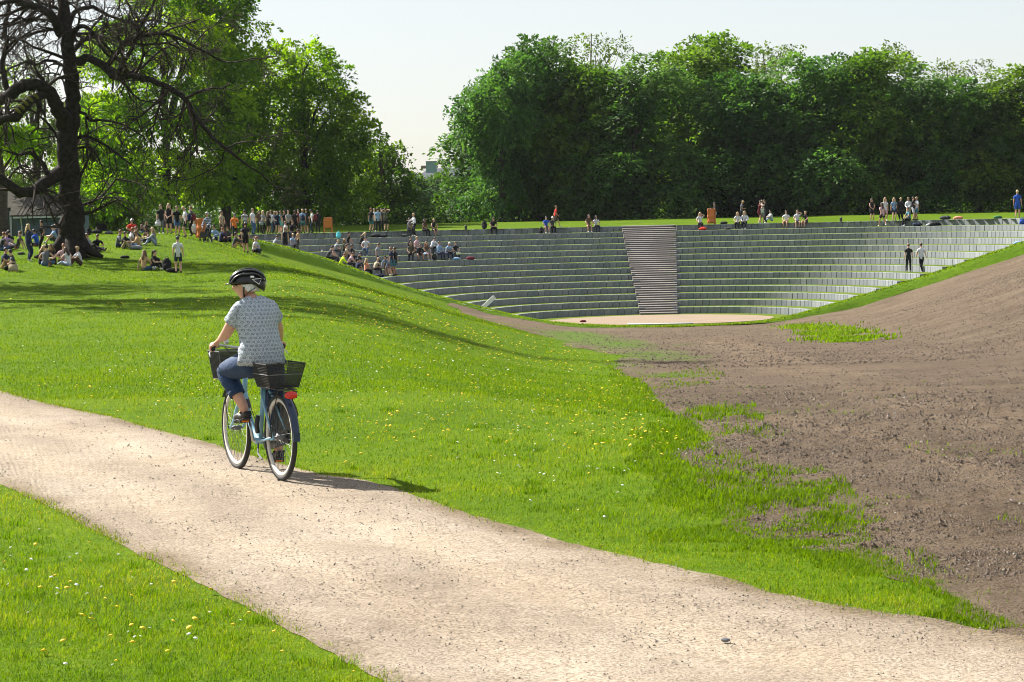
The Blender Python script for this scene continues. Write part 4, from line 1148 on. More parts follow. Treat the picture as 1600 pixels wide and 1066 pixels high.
# pose: pelvis, forward lean of the trunk in degrees, hands and feet (left is +x; the figure faces -y), knee and elbow directions, nod
POSES = {
 'stand':   dict(p=(0, 0, .93), lean=2, hl=(.25, -.05, .80), hr=(-.25, -.02, .80), fl=(.11, .02, .08), fr=(-.11, .0, .08), el=(.3, 1, 0), er=(-.3, 1, 0)),
 'phone':   dict(p=(.02, 0, .92), lean=4, hl=(.08, -.30, 1.12), hr=(-.24, -.04, .80), fl=(.12, .03, .08), fr=(-.09, -.04, .08), el=(.7, .3, -.6), er=(-.3, 1, 0), nod=25),
 'front':   dict(p=(0, 0, .93), lean=2, hl=(.04, -.24, .98), hr=(-.04, -.25, .95), fl=(.12, .0, .08), fr=(-.11, .02, .08), el=(1, .4, -.2), er=(-1, .4, -.2)),
 'hip':     dict(p=(-.04, 0, .92), lean=0, hl=(.19, -.02, .98), hr=(-.26, -.05, .80), fl=(.14, -.06, .08), fr=(-.10, .02, .08), el=(1, .5, 0), er=(-.3, 1, 0)),
 'crossed': dict(p=(.02, 0, .93), lean=-1, hl=(-.13, -.22, 1.20), hr=(.13, -.20, 1.17), fl=(.13, -.02, .08), fr=(-.11, .02, .08), el=(1, -.2, -.5), er=(-1, -.2, -.5)),
 'headhand': dict(p=(0, 0, .93), lean=0, hl=(.06, -.12, 1.60), hr=(-.10, -.14, 1.60), fl=(.11, .0, .08), fr=(-.11, .02, .08), el=(1, -.1, .3), er=(-1, -.1, .3)),
 'reach':   dict(p=(0, 0, .92), lean=6, hl=(.22, -.48, 1.22), hr=(-.20, -.28, 1.02), fl=(.10, -.05, .08), fr=(-.10, .06, .08), el=(.6, .2, -1), er=(-.6, .3, -1)),
 'walk':    dict(p=(0, 0, .91), lean=6, hl=(.24, .22, .86), hr=(-.24, -.28, .92), fl=(.08, -.34, .10), fr=(-.08, .42, .16), el=(.2, 1, -.2), er=(-.2, 1, -.2)),
 'bend':    dict(p=(0, .08, .88), lean=48, hl=(.16, -.48, .72), hr=(-.16, -.46, .70), fl=(.12, .02, .08), fr=(-.11, .0, .08), el=(.6, .3, .3), er=(-.6, .3, .3)),
 'hug':     dict(p=(0, 0, .93), lean=8, hl=(.02, -.34, 1.38), hr=(-.10, -.32, 1.12), fl=(.11, .0, .08), fr=(-.11, .04, .08), el=(1, 0, -.3), er=(-1, 0, -.3), nod=12),
 'push':    dict(p=(0, 0, .92), lean=9, hl=(.19, -.36, .95), hr=(-.19, -.36, .95), fl=(.10, -.16, .08), fr=(-.10, .18, .10), el=(.5, .6, -.6), er=(-.5, .6, -.6)),
 'cross':   dict(p=(0, 0, .13), lean=16, hl=(.14, -.30, .30), hr=(-.14, -.30, .30), fl=(-.14, -.36, .07), fr=(.12, -.42, .07), el=(.9, .2, -.2), er=(-.9, .2, -.2), kl=(1, -.5, .35), kr=(-1, -.5, .35), nod=12),
 'knees':   dict(p=(0, 0, .13), lean=14, hl=(.06, -.46, .36), hr=(-.06, -.46, .38), fl=(.11, -.50, .08), fr=(-.11, -.52, .08), el=(.8, 0, -.4), er=(-.8, 0, -.4), kl=(.1, -.2, 1), kr=(-.1, -.2, 1)),
 'back':    dict(p=(0, 0, .13), lean=-20, hl=(.26, .38, .06), hr=(-.26, .38, .06), fl=(.14, -.80, .08), fr=(-.12, -.62, .08), el=(.4, 1, .3), er=(-.4, 1, .3), kl=(.1, 0, 1), kr=(-.1, 0, 1)),
 'legs':    dict(p=(0, 0, .13), lean=18, hl=(.14, -.42, .30), hr=(-.16, -.34, .26), fl=(.12, -.83, .07), fr=(-.08, -.80, .07), el=(.8, .3, -.2), er=(-.8, .3, -.2), kl=(.2, 0, 1), kr=(-.2, 0, 1), nod=15),
 'side':    dict(p=(0, 0, .13), lean=6, hl=(.32, .05, .07), hr=(-.16, -.26, .26), fl=(-.46, -.22, .07), fr=(-.50, -.06, .07), el=(1, .3, .1), er=(-.9, .2, -.2), kl=(.2, -1, .3), kr=(-.4, -1, .2)),
 'edge':    dict(p=(0, 0, .53), lean=10, hl=(.13, -.36, .62), hr=(-.13, -.36, .60), fl=(.12, -.46, .08), fr=(-.12, -.40, .08), el=(.9, .3, -.1), er=(-.9, .3, -.1), kl=(.15, -1, .4), kr=(-.15, -1, .4)),
 'edgelean': dict(p=(0, .02, .53), lean=34, hl=(.06, -.50, .62), hr=(-.07, -.48, .60), fl=(.16, -.46, .08), fr=(-.15, -.40, .08), el=(.9, 0, -.3), er=(-.9, 0, -.3), kl=(.3, -1, .4), kr=(-.3, -1, .4), nod=20),
 'edgeface': dict(p=(0, 0, .53), lean=6, hl=(.10, -.16, 1.16), hr=(-.15, -.36, .60), fl=(.10, -.42, .08), fr=(-.12, -.46, .08), el=(.9, -.3, -.5), er=(-.9, .3, -.1), kl=(.15, -1, .4), kr=(-.15, -1, .4)),
}
SEATED = ('cross', 'knees', 'back', 'legs', 'side')

def pose_joints(P):
    J = {}
    p = Vector(P['p']); a = math.radians(P['lean'])
    up = Vector((0, -math.sin(a), math.cos(a)))
    J['pelvis'] = p; J['waist'] = p + up * 0.17; J['chest'] = p + up * 0.36 + Vector((0, -0.01, 0))
    a2 = a * 0.7; up2 = Vector((0, -math.sin(a2), math.cos(a2)))
    J['neck'] = J['chest'] + up2 * 0.19
    nod = math.radians(P.get('nod', 0)) + a * 0.25
    hd = Vector((0, -math.sin(nod), math.cos(nod)))
    J['jaw'] = J['neck'] + hd * 0.085 + Vector((0, -0.012, 0)); J['skull'] = J['jaw'] + hd * 0.10 + Vector((0, 0.012, 0)); J['crown'] = J['skull'] + hd * 0.045
    J['_hd'] = hd
    for s, sx in (('l', 1), ('r', -1)):
        sh = J['chest'] + up * 0.085 + Vector((0.175 * sx, 0.01, 0))
        e, w = ik(sh, P['h' + s], 0.285, 0.25, P['e' + s])
        J['sh_' + s], J['el_' + s], J['wr_' + s] = sh, e, w
        J['ha_' + s] = w + (w - e).normalized() * 0.09
        hp = p + Vector((0.092 * sx, 0, -0.045))
        k, an = ik(hp, P['f' + s], 0.43, 0.42, P.get('k' + s, (0.05 * sx, -1, 0)))
        J['hi_' + s], J['kn_' + s], J['an_' + s] = hp, k, an
        sd = (an - k); fd = Vector((sd.x * 0.0 + 0.05 * sx, -1, 0))
        if abs(sd.z) < 0.22: fd = Vector((sd.x, sd.y, 0)).normalized() * 0.5 + Vector((0, 0, 0.6))     # leg along the ground
        J['to_' + s] = an + fd.normalized() * 0.15 + Vector((0, 0, -0.035 if abs(sd.z) >= 0.22 else 0))
    return J

BONES = [('pelvis', 'waist', 'torso'), ('waist', 'chest', 'torso'), ('chest', 'neck', 'torso'), ('neck', 'jaw', 'head'), ('jaw', 'skull', 'head'), ('skull', 'crown', 'head')]
for s in 'lr':
    BONES += [('chest', 'sh_' + s, 'torso'), ('sh_' + s, 'el_' + s, 'uarm'), ('el_' + s, 'wr_' + s, 'larm'), ('wr_' + s, 'ha_' + s, 'hand'),
              ('pelvis', 'hi_' + s, 'hips'), ('hi_' + s, 'kn_' + s, 'thigh'), ('kn_' + s, 'an_' + s, 'shin'), ('an_' + s, 'to_' + s, 'foot')]
RAD = dict(pelvis=(.150, .115), waist=(.125, .092), chest=(.155, .105), neck=(.056, .056), jaw=(.066, .078), skull=(.078, .094), crown=(.058, .068))
RAD_L = dict(sh=(.062, .060), el=(.044, .042), wr=(.030, .026), ha=(.034, .018), hi=(.092, .095), kn=(.060, .060), an=(.040, .042), to=(.040, .026))

def skin_body(J, name='person', sub=1):
    names = [k for k in J if not k.startswith('_')]
    me = bpy.data.meshes.new(name)
    me.from_pydata([tuple(J[k]) for k in names], [(names.index(a), names.index(b)) for a, b, _ in BONES], [])
    o = bpy.data.objects.new('tmp_body', me); COL.objects.link(o)
    md = o.modifiers.new('s', 'SKIN'); md.use_smooth_shade = True; md.branch_smoothing = 0.3
    for i, k in enumerate(names):
        r = RAD.get(k) or RAD_L[k[:2]]
        me.skin_vertices[0].data[i].radius = r
        me.skin_vertices[0].data[i].use_root = (k == 'pelvis')
    sd = o.modifiers.new('d', 'SUBSURF'); sd.levels = sub; sd.render_levels = sub
    dg = bpy.context.evaluated_depsgraph_get()
    out = bpy.data.meshes.new_from_object(o.evaluated_get(dg))
    out.name = name
    bpy.data.objects.remove(o); bpy.data.meshes.remove(me)
    return out

def label_faces(me, J):
    n = len(me.polygons); c = np.empty(n * 3, np.float32); me.polygons.foreach_get('center', c); c = c.reshape(-1, 3)
    best = np.full(n, 9e9); lab = np.empty(n, object); tt = np.zeros(n)
    for a, b, l in BONES:
        A = np.array(J[a]); B = np.array(J[b]); d = B - A
        t = np.clip(((c - A) @ d) / max(d @ d, 1e-9), 0, 1)
        r = (RAD.get(a) or RAD_L[a[:2]]); r2 = (RAD.get(b) or RAD_L[b[:2]])
        rr = (r[0] * (1 - t) + r2[0] * t)
        dist = np.linalg.norm(c - (A + t[:, None] * d), axis=1) / rr
        m = dist < best
        best = np.where(m, dist, best); lab[m] = l; tt = np.where(m, t, tt)
    return lab, tt, c

def sub_mesh(me, faces, name, infl):
    """a garment: a set of the body's faces, let out along their normals, with its own edge"""
    nv = len(me.vertices)
    co = np.empty(nv * 3, np.float32); me.vertices.foreach_get('co', co); co = co.reshape(-1, 3)
    no = np.empty(nv * 3, np.float32); me.vertices.foreach_get('normal', no); no = no.reshape(-1, 3)
    P = co + no * infl
    used = {}; V = []; Fc = []
    for i in faces:
        q = []
        for v in me.polygons[i].vertices:
            if v not in used: used[v] = len(V); V.append(tuple(P[v]))
            q.append(used[v])
        Fc.append(q)
    g = bpy.data.meshes.new(name); g.from_pydata(V, [], Fc)
    g.polygons.foreach_set('use_smooth', [True] * len(Fc)); g.update()
    g.materials.append(M_CLOTH['bk'])
    return g

BODY = {}
def body(pose, flip):
    key = (pose, flip)
    if key in BODY: return BODY[key]
    J = pose_joints(POSES[pose])
    if flip:
        J = {(k[:-1] + ('r' if k[-1] == 'l' else 'l') if k[-2:] in ('_l', '_r') else k): Vector((-v.x, v.y, v.z)) for k, v in J.items()}
    me = skin_body(J); me.materials.append(M_SKIN[0])
    lab, t, c = label_faces(me, J)
    BODY[key] = dict(me=me, J=J, lab=lab, t=t, c=c, g={})
    return BODY[key]

def garment(B, kind):
    if kind in B['g']: return B['g'][kind]
    lab, t = B['lab'], B['t']
    tor = lab == 'torso'
    sel = {'t': tor | ((lab == 'uarm') & (t < .62)), 'v': tor & ~((lab == 'uarm')), 'l': tor | (lab == 'uarm') | ((lab == 'larm') & (t < .95)),
           'p': (lab == 'hips') | (lab == 'thigh') | ((lab == 'shin') & (t < .93)), 's': (lab == 'hips') | ((lab == 'thigh') & (t < .72)), 'k': (lab == 'hips') | ((lab == 'thigh') & (t < .62)),
           'q': (lab == 'hips') | (lab == 'thigh') | ((lab == 'shin') & (t < .3)), 'f': (lab == 'foot') | ((lab == 'shin') & (t > .96)),
           'c': tor | (lab == 'uarm') | ((lab == 'larm') & (t < .95)) | (lab == 'hips') | (lab == 'thigh') | ((lab == 'shin') & (t < .6))}[kind]
    nm = {'t': 'shirt', 'v': 'vest', 'l': 'jumper', 'p': 'trousers', 's': 'shorts', 'k': 'skirt', 'q': 'trousers', 'f': 'shoes', 'c': 'coat'}[kind]
    infl = {'t': .016, 'v': .011, 'l': .020, 'p': .012, 's': .018, 'k': .034, 'q': .012, 'f': .012, 'c': .034}[kind]
    g = sub_mesh(B['me'], np.nonzero(sel)[0], nm, infl)
    B['g'][kind] = (nm, g)
    return B['g'][kind]

def hair_mesh(B, kind):
    key = 'hair' + kind
    if key in B['g']: return B['g'][key]
    J = B['J']; hd = J['_hd']; c = J['skull'] + hd * 0.005
    fwd = Vector((0, -1, 0)); fwd = (fwd - hd * fwd.dot(hd)).normalized(); sd = hd.cross(fwd)
    mb = MB()
    n, m = 12, 8
    vs = []; idx = {}
    rx, ry, rz_ = 0.089, 0.108, 0.098
    if kind == 'g': rx, ry, rz_ = 0.100, 0.118, 0.108
    def pt(th, ph, s=1.0):
        return c + (sd * (rx * math.sin(th) * math.sin(ph)) + fwd * (ry * math.sin(th) * math.cos(ph)) + hd * (rz_ * math.cos(th))) * s
    for j in range(m + 1):
        th = math.pi * 0.78 * j / m
        for i in range(n):
            ph = 2 * math.pi * i / n
            front = math.cos(ph)
            lim = 0.78 * math.pi if front < 0.1 else (0.40 if kind != 'c' else 0.46) * math.pi + (0.32 * math.pi) * max(0, 0.55 - front) / 0.55 * 0.6
            vs.append(pt(min(th, lim), ph))
    fs = [(j * n + i, (j + 1) * n + i, (j + 1) * n + (i + 1) % n, j * n + (i + 1) % n) for j in range(m) for i in range(n)]
    mb.add(vs, fs)
    if kind == 'c':       # peak of a cap
        mb.add([c + fwd * 0.09 + sd * 0.07 + hd * 0.03, c + fwd * 0.09 - sd * 0.07 + hd * 0.03, c + fwd * 0.17 - sd * 0.05 + hd * 0.01, c + fwd * 0.17 + sd * 0.05 + hd * 0.01,
                c + fwd * 0.09 + sd * 0.07 + hd * 0.04, c + fwd * 0.09 - sd * 0.07 + hd * 0.04, c + fwd * 0.17 - sd * 0.05 + hd * 0.02, c + fwd * 0.17 + sd * 0.05 + hd * 0.02],
               [(0, 1, 2, 3), (7, 6, 5, 4), (0, 4, 5, 1), (1, 5, 6, 2), (2, 6, 7, 3), (3, 7, 4, 0)])
    bk = J['neck'] - fwd * 0.10
    if kind == 'l':
        mid = J['chest'] - fwd * 0.13 + Vector((0, 0, 0.10))
        mb.tube([c - fwd * 0.03, c - fwd * 0.075 - hd * 0.06, bk - fwd * 0.0, mid, mid + Vector((0, 0.0, -0.10))], [0.08, 0.088, 0.085, 0.085, 0.04], 9, flat=0.55)
        for s in (1, -1):
            mb.tube([c + sd * 0.075 * s + fwd * .01, c + sd * 0.092 * s - hd * 0.08, J['neck'] + sd * 0.10 * s + fwd * 0.03, J['chest'] + sd * 0.10 * s + fwd * 0.11 + Vector((0, 0, .08))], [0.03, 0.036, 0.034, 0.014], 6)
    if kind == 't':
        mb.tube([c - fwd * 0.08 + hd * 0.05, c - fwd * 0.15 + hd * 0.02, bk - fwd * 0.06, bk - fwd * 0.05 + Vector((0, 0, -0.16))], [0.025, 0.038, 0.036, 0.01], 7)
    if kind == 'b':
        mb.ball(c - fwd * 0.06 + hd * 0.10, 0.042, 8, 6)
    nm = 'cap' if kind == 'c' else 'hair'
    me = mb.mesh(nm, True); me.materials.append(M_HAIR['br'])
    B['g'][key] = (nm, me)
    return B['g'][key]

def backpack_mesh():
    mb = MB()
    mb.ball((0, 0, 0.24), 0.19, 10, 8, (0.85, 0.55, 1.25)); mb.ball((0, -0.11, 0.16), 0.11, 8, 6, (1.0, 0.5, 1.0))
    me = mb.mesh('backpack', True); me.materials.append(M_CLOTH['bk']); return me
PACK = backpack_mesh()

def obj_mat(o, m):
    o.material_slots[0].link = 'OBJECT'; o.material_slots[0].material = m

def person(loc, rz, h, pose, top, bottom, hair, label, group, flip=False, wide=1.0):
    B = body(pose, flip)
    o = link('person', B['me'])
    sc = h / 1.75
    o.location = loc; o.rotation_euler = (0, 0, rz); o.scale = (sc * wide, sc * wide, sc)
    obj_mat(o, M_SKIN[random.choice((0, 0, 1, 1, 2, 2, 3)) if True else 0])
    tag(o, label, 'person', group)
    def wear(kind, mat):
        nm, g = garment(B, kind)
        c = link(nm, g, o); obj_mat(c, mat)
    tk, tc = top.split(':')
    if tk == 'd': wear('t', M_CLOTH[tc]); wear('k', M_CLOTH[tc])
    elif tk == 'c': wear('c', M_CLOTH[tc])
    else: wear(tk, M_CLOTH[tc])
    if bottom:
        bk_, bc = bottom.split(':'); wear(bk_, M_CLOTH[bc])
    wear('f', M_SHOE[0 if random.random() < 0.6 else 1])
    hk, hc = hair.split(':')
    nm, g = hair_mesh(B, hk); c = link(nm, g, o); obj_mat(c, M_HAIR[hc])
    return o

def tier_spot(px, py, seated):
    """where on the curved tiers a photo pixel lies: the tier whose edge (seated) or tread (standing) projects nearest to py"""
    best = None
    for k in range(NT):
        R = R0 + TREAD * k + (0.16 if seated else 0.75)
        z = tier_z(k) + (0.02 if seated else 0.03)
        Y = CY + R * 0.7
        for _ in range(12):
            X = at_y(px, py, Y).x
            q = R * R - (X - CX) ** 2
            Y = CY + math.sqrt(max(q, 0.0))
        X = at_y(px, py, Y).x
        e = abs(project((X, Y, z))[1] - py)
        if best is None or e < best[0]: best = (e, k, X, Y, z)
    _, k, X, Y, z = best
    a = math.atan2(Y - CY, X - CX)
    return k, Vector((X, Y, z)), math.atan2(-math.cos(a), math.sin(a))

PEOPLE_LOG = []
def put(mode, px, py, size, pose, rot, top, bottom, hair, label, group, flip=False):
    """mode G: on the lawn where the photo shows it; D: on the lawn at a given distance; T: standing on a tread; E: sitting on a tier's edge"""
    if mode == 'G':
        loc = ground(px, py); rz = math.radians(rot); Y = loc.y
        h = min(max(size * Y / F, 1.5), 1.92) if size else random.uniform(1.62, 1.8)
    elif mode == 'D':
        Y = size if size > 60 else F * 1.72 / size
        while True:                                      # keep clear of the bowl's edge
            X = at_y(px, py, Y).x
            if Y < ridge_y(X) + 1 or math.hypot(X - CX, Y - CY) > RTOP + 0.6: break
            Y += 0.3
        loc = Vector((X, Y, float(terrain(X, Y)))); rz = math.radians(rot); h = random.uniform(1.66, 1.80)
    else:
        k, loc, rz0 = tier_spot(px, py, mode == 'E')
        rz = rz0 + math.radians(rot or 0) if (mode == 'E' or rot is None) else math.radians(rot)
        h = random.uniform(1.62, 1.78) if not size else min(max(size * loc.y / F, 1.55), 1.92)
        if mode == 'E': loc = loc + Vector((0, 0, -RISE * 1.0 - 0.0))
    PEOPLE_LOG.append((round(px), round(py), mode, round(loc.y, 1)))
    loc = loc + Vector((0, 0, -0.01))
    return person(loc, rz, h, pose, top, bottom, hair, label, group, flip)
GA = 'people on the grass around the old tree'
GB = 'picnic circle on the hillside'
GC = 'people on top of the left hill'
GD = 'standing crowd on the left of the rim lawn'
GE = 'people on the left tiers'
GF = 'people on the middle tiers and rim'
GG = 'people on the right of the rim'
P_ = [
 # ---- around the old tree
 ('G', 1, 392, 0, 'cross', 120, 't:dg', 'p:dn', 's:gi', 'seated person in dark top cut off by the left edge of the photo', GA),
 ('G', 9, 391, 0, 'cross', 170, 't:lv', 'p:bk', 's:br', 'seated person in lavender shirt seen from behind near the dark shed', GA),
 ('G', 15, 387, 0, 'knees', 200, 't:bk', 'p:bk', 's:bk', 'black haired person in black sitting just behind the one in lavender', GA),
 ('G', 27, 389, 0, 'back', 270, 't:ol', 'p:lg', 's:lb', 'boy in dark olive shirt leaning back on his arms facing left', GA),
 ('G', 45, 409, 59, 'stand', 120, 'c:nv', 'p:nv', 'l:bl', 'standing woman with long blonde hair in a long dark navy coat', GA),
 ('G', 67, 398, 54, 'hip', 290, 't:bk', 'p:bk', 's:bk', 'standing man all in black in front of the blue-grey shed', GA),
 ('G', 59, 385, 0, 'cross', 250, 't:bl', 'p:nv', 's:bk', 'person in bright blue shirt sitting behind the standing man in black', GA),
 ('G', 88, 380, 0, 'knees', 285, 't:lb', 's:dg', 's:bk', 'person in pale blue shirt hunched with knees up left of the old trunk', GA),
 ('G', 92, 377, 0, 'cross', 250, 't:nv', 'p:nv', 's:br', 'dark haired person in navy behind the one in pale blue by the trunk', GA),
 ('G', 107, 400, 47, 'front', 285, 'v:bk', 'p:dn', 'l:bl', 'standing blonde woman in black vest and jeans before the old trunk', GA),
 ('G', 6, 421, 0, 'knees', 60, 't:nv', 's:tn', 's:bk', 'seated person in navy with bare knees up at the lower left crowd edge', GA),
 ('G', 24, 423, 0, 'cross', 280, 't:dg', 'p:bk', 's:bk', 'seated dark haired man in charcoal shirt beside the beige handbag', GA),
 ('G', 63, 414, 0, 'cross', 100, 'l:bk', 'p:bk', 'l:bl', 'blonde person in black, leftmost of the circle under the old tree', GA),
 ('G', 71, 416, 0, 'cross', 170, 'v:gy', 'p:dn', 'b:bk', 'woman with black bun, grey vest and wide blue jeans seen from behind', GA),
 ('G', 85, 413, 0, 'cross', 320, 't:bk', 'p:bk', 'l:lb', 'woman with long light brown hair in black sitting in the circle', GA),
 ('G', 99, 412, 0, 'cross', 20, 't:pk', 'p:bn', 's:gi', 'reddish haired person in pink behind the woman in the white top', GA),
 ('G', 108, 416, 0, 'legs', 230, 'v:wh', 'p:pd', 'l:br', 'woman with long brown hair, white top and pale jeans under the tree', GA),
 ('G', 126, 415, 0, 'knees', 300, 't:wh', 'p:bn', 's:bl', 'blonde person in white t-shirt at the right of the circle under the tree', GA),
 ('G', 141, 394, 0, 'back', 60, 't:lg', 'p:bk', 's:br', 'man in light grey shirt slumped against the right root of the old tree', GA),
 ('G', 151, 393, 0, 'cross', 30, 't:bk', 'p:gy', 's:br', 'man in black t-shirt and grey trousers right of the old trunk', GA),
 ('G', 225, 423, 0, 'side', 150, 't:tn', 'p:dn', 'l:lb', 'woman with long curly light brown hair and jeans seen from behind, left of a pair', GA),
 ('G', 239, 422, 0, 'knees', 60, 't:bk', 'p:bk', 't:br', 'dark haired woman in black sitting right of the curly haired woman', GA),
 ('G', 279, 427, 58, 'stand', 190, 't:wh', 's:nv', 'c:nv', 'standing man in white t-shirt, navy shorts and dark cap on the slope', GA),
 # ---- picnic circle
 ('G', 183, 387, 0, 'cross', 100, 'l:gy', 'p:nv', 's:lb', 'person in grey hoodie bending forward at the left of the picnic circle', GB),
 ('G', 193, 389, 0, 'knees', 60, 't:bk', 'p:bg', 's:bk', 'person with beige trousers and knees up in the picnic circle', GB),
 ('G', 202, 384, 0, 'cross', 90, 't:wh', 'p:nv', 's:gi', 'ginger haired person in white shirt in the middle of the picnic circle', GB),
 ('G', 210, 382, 0, 'cross', 40, 't:dg', 'p:bk', 's:br', 'brown haired person in charcoal at the back of the picnic circle', GB),
 ('G', 219, 387, 0, 'legs', 280, 'l:tn', 'p:dn', 's:lb', 'light brown haired person in tan jumper, jeans stretched out towards the blanket', GB),
 ('G', 233, 379, 0, 'cross', 300, 't:bn', 'p:bk', 'l:br', 'woman with long dark brown hair in brown at the right of the picnic circle', GB),
 ('G', 243, 383, 0, 'knees', 280, 'l:lg', 'p:pd', 'l:bl', 'woman with very long blonde hair and pale clothes, rightmost in the picnic circle', GB),
 ('G', 205, 367, 0, 'cross', 30, 't:rd', 'p:dg', 'g:wh', 'white haired person in orange-red top behind the picnic circle', GB),
 ('G', 213, 366, 0, 'cross', 330, 'l:bn', 'p:bk', 'l:br', 'long haired brunette in brown beside the white haired person in red', GB),
 ('G', 229, 364, 0, 'side', 20, 't:bk', 'p:dn', 'l:bl', 'blonde woman in black and jeans behind the picnic circle', GB),
 ('G', 221, 361, 0, 'cross', 60, 't:pk', 'p:bk', 'l:bk', 'black haired person in pink half hidden behind the blonde woman', GB),
 # ---- top of the hill
 ('D', 252, 369, 130, 'stand', 20, 't:bk', 'p:gy', 's:lb', 'standing man in black t-shirt and grey trousers holding a white bag', GC),
 ('D', 265, 366, 132, 'front', 350, 'v:bk', 's:bk', 'l:bl', 'standing blonde woman in black top and black shorts on the hilltop', GC),
 ('D', 277, 368, 129, 'stand', 30, 't:bk', 's:dn', 's:lb', 'tall man in black t-shirt and denim shorts on the hilltop', GC),
 ('D', 291, 367, 130, 'phone', 285, 't:wh', 's:bk', 's:bl', 'man in white t-shirt and black shorts with a backpack on the hilltop', GC),
 ('D', 300, 366, 134, 'stand', 270, 't:dg', 'p:bk', 's:lb', 'man with dark red backpack behind the one in white on the hilltop', GC),
 ('D', 303, 361, 138, 'cross', 20, 't:wh', 'p:bg', 's:gi', 'seated person in white left of the orange sack on the hilltop', GC),
 ('D', 326, 369, 130, 'push', 330, 'l:sn', 'p:bk', 'g:gy', 'grey haired person in striped navy jumper behind a black walking frame', GC),
 ('D', 337, 361, 137, 'cross', 330, 'l:lb', 'p:nv', 's:bk', 'dark haired person in pale blue sitting right of the walking frame', GC),
 ('D', 344, 366, 136, 'cross', 130, 'l:nv', 'p:bk', 's:gi', 'person in navy hoodie sitting with back to us on the hilltop', GC),
 ('D', 346, 360, 140, 'front', 60, 't:bg', 'p:bn', 's:br', 'short brown haired person in beige behind the navy hoodie', GC),
 ('D', 353, 363, 138, 'cross', 300, 't:mr', 'p:bk', 's:bk', 'person in maroon between the navy hoodie and the man in black', GC),
 ('D', 358, 359, 140, 'cross', 330, 't:dg', 'p:bk', 's:br', 'brown haired person in charcoal behind the one in maroon', GC),
 ('D', 365, 368, 135, 'knees', 110, 'l:dg', 'p:tn', 's:bk', 'man in charcoal jumper and tan trousers with knees up facing right', GC),
 ('D', 366, 358, 143, 'phone', 20, 't:og', 'p:bk', 'c:nv', 'person in orange top and navy cap at the back of the hilltop group', GC),
 ('D', 374, 362, 141, 'cross', 60, 't:bk', 'p:mr', 's:bk', 'black haired person in black and maroon behind the man in charcoal', GC),
 ('D', 384, 375, 134, 'stand', 200, 't:bk', 's:bk', 's:br', 'standing man in black t-shirt and black shorts at the hill edge', GC),
 ('D', 383, 362, 150, 'stand', 200, 't:sb', 'p:bk', 's:bk', 'standing man in black and white striped t-shirt behind the hilltop group', GC),
 ('D', 395, 362, 150, 'stand', 60, 't:wh', 'p:dn', 's:lb', 'standing fair haired boy in white t-shirt behind the hill edge', GC),
 ('D', 396, 374, 138, 'cross', 70, 't:wh', 'p:bk', 't:gi', 'girl with ginger ponytail and white t-shirt sitting at the hill edge', GC),
 ('D', 405, 374, 139, 'cross', 260, 't:lb', 'p:nv', 'c:wh', 'person in grey-blue shirt and pale cap beside the ginger ponytail', GC),
 # ---- crowd on the rim lawn
 ('D', 405, 356, 172, 'stand', 20, 't:bn', 'p:bk', 'l:br', 'long haired brunette in brown, leftmost of the standing crowd', GD),
 ('D', 411, 357, 170, 'front', 60, 't:lg', 'p:bk', 'l:bl', 'blonde woman in grey top with pale shoulder bag in the standing crowd', GD),
 ('D', 419, 357, 171, 'front', 150, 'd:bk', '', 'l:lb', 'woman in short black dress with bare legs in the standing crowd', GD),
 ('D', 423, 356, 174, 'stand', 40, 't:wh', 'p:dn', 's:bl', 'fair haired person in white behind the black dress', GD),
 ('D', 428, 357, 172, 'phone', 60, 'l:lg', 'p:bk', 's:bl', 'blond person in pale jumper looking at a phone in the crowd', GD),
 ('D', 433, 356, 171, 'reach', 30, 'd:nv', '', 's:br', 'person in dark navy dress holding an arm out in the crowd', GD),
 ('D', 438, 356, 171, 'stand', 120, 'v:te', 'k:tq', 's:lb', 'woman in teal with a turquoise skirt in the middle of the crowd', GD),
 ('D', 444, 356, 173, 'stand', 60, 't:bk', 'p:te', 's:lb', 'tall man in black t-shirt behind the turquoise skirt', GD),
 ('D', 451, 357, 170, 'front', 10, 't:lg', 's:bk', 's:lb', 'man in light grey t-shirt with hands clasped in front', GD),
 ('D', 461, 357, 170, 'stand', 190, 't:bk', 's:bk', 's:br', 'tall man in black with black shorts right of the grey t-shirt', GD),
 ('D', 467, 357, 174, 'stand', 330, 't:mr', 'p:bk', 's:br', 'man in maroon half hidden between two tall men in the crowd', GD),
 ('D', 473, 357, 170, 'stand', 170, 't:lb', 's:te', 's:bl', 'fair haired man with navy backpack and teal shorts in the crowd', GD),
 ('D', 479, 357, 171, 'stand', 200, 't:bk', 's:dg', 's:lb', 'man in black right of the navy backpack in the crowd', GD),
 ('D', 489, 357, 169, 'phone', 280, 't:wh', 'p:nv', 's:bk', 'man in white shirt with red backpack standing alone at the crowd end', GD),
 ('D', 497, 357, 174, 'stand', 200, 'l:bk', 'p:bk', 's:bk', 'person in black just behind the red backpack', GD),
 ('D', 580, 359, 170, 'stand', 150, 't:bk', 's:te', 's:gi', 'ginger man in black t-shirt and shorts, leftmost of the five on the rim', GD),
 ('D', 585, 358, 173, 'stand', 30, 'l:wh', 'p:bk', 's:lb', 'man in white shirt behind the ginger man on the rim', GD),
 ('D', 591, 360, 169, 'stand', 190, 't:lb', 'p:bk', 's:br', 'man in pale blue t-shirt and black trousers, middle of the five on the rim', GD),
 ('D', 597, 359, 172, 'stand', 330, 't:dg', 'p:bk', 's:bk', 'dark dressed man between the pale blue and the olive shirts', GD),
 ('D', 603, 360, 169, 'headhand', 160, 't:ol', 's:bk', 's:br', 'man in olive t-shirt and black shorts with arms raised to his head', GD),
 # ---- left tiers
 ('E', 444, 362, 0, 'edge', 30, 't:wh', 'p:dg', 's:lb', 'person in white shirt sitting on the top tier below the crowd', GE),
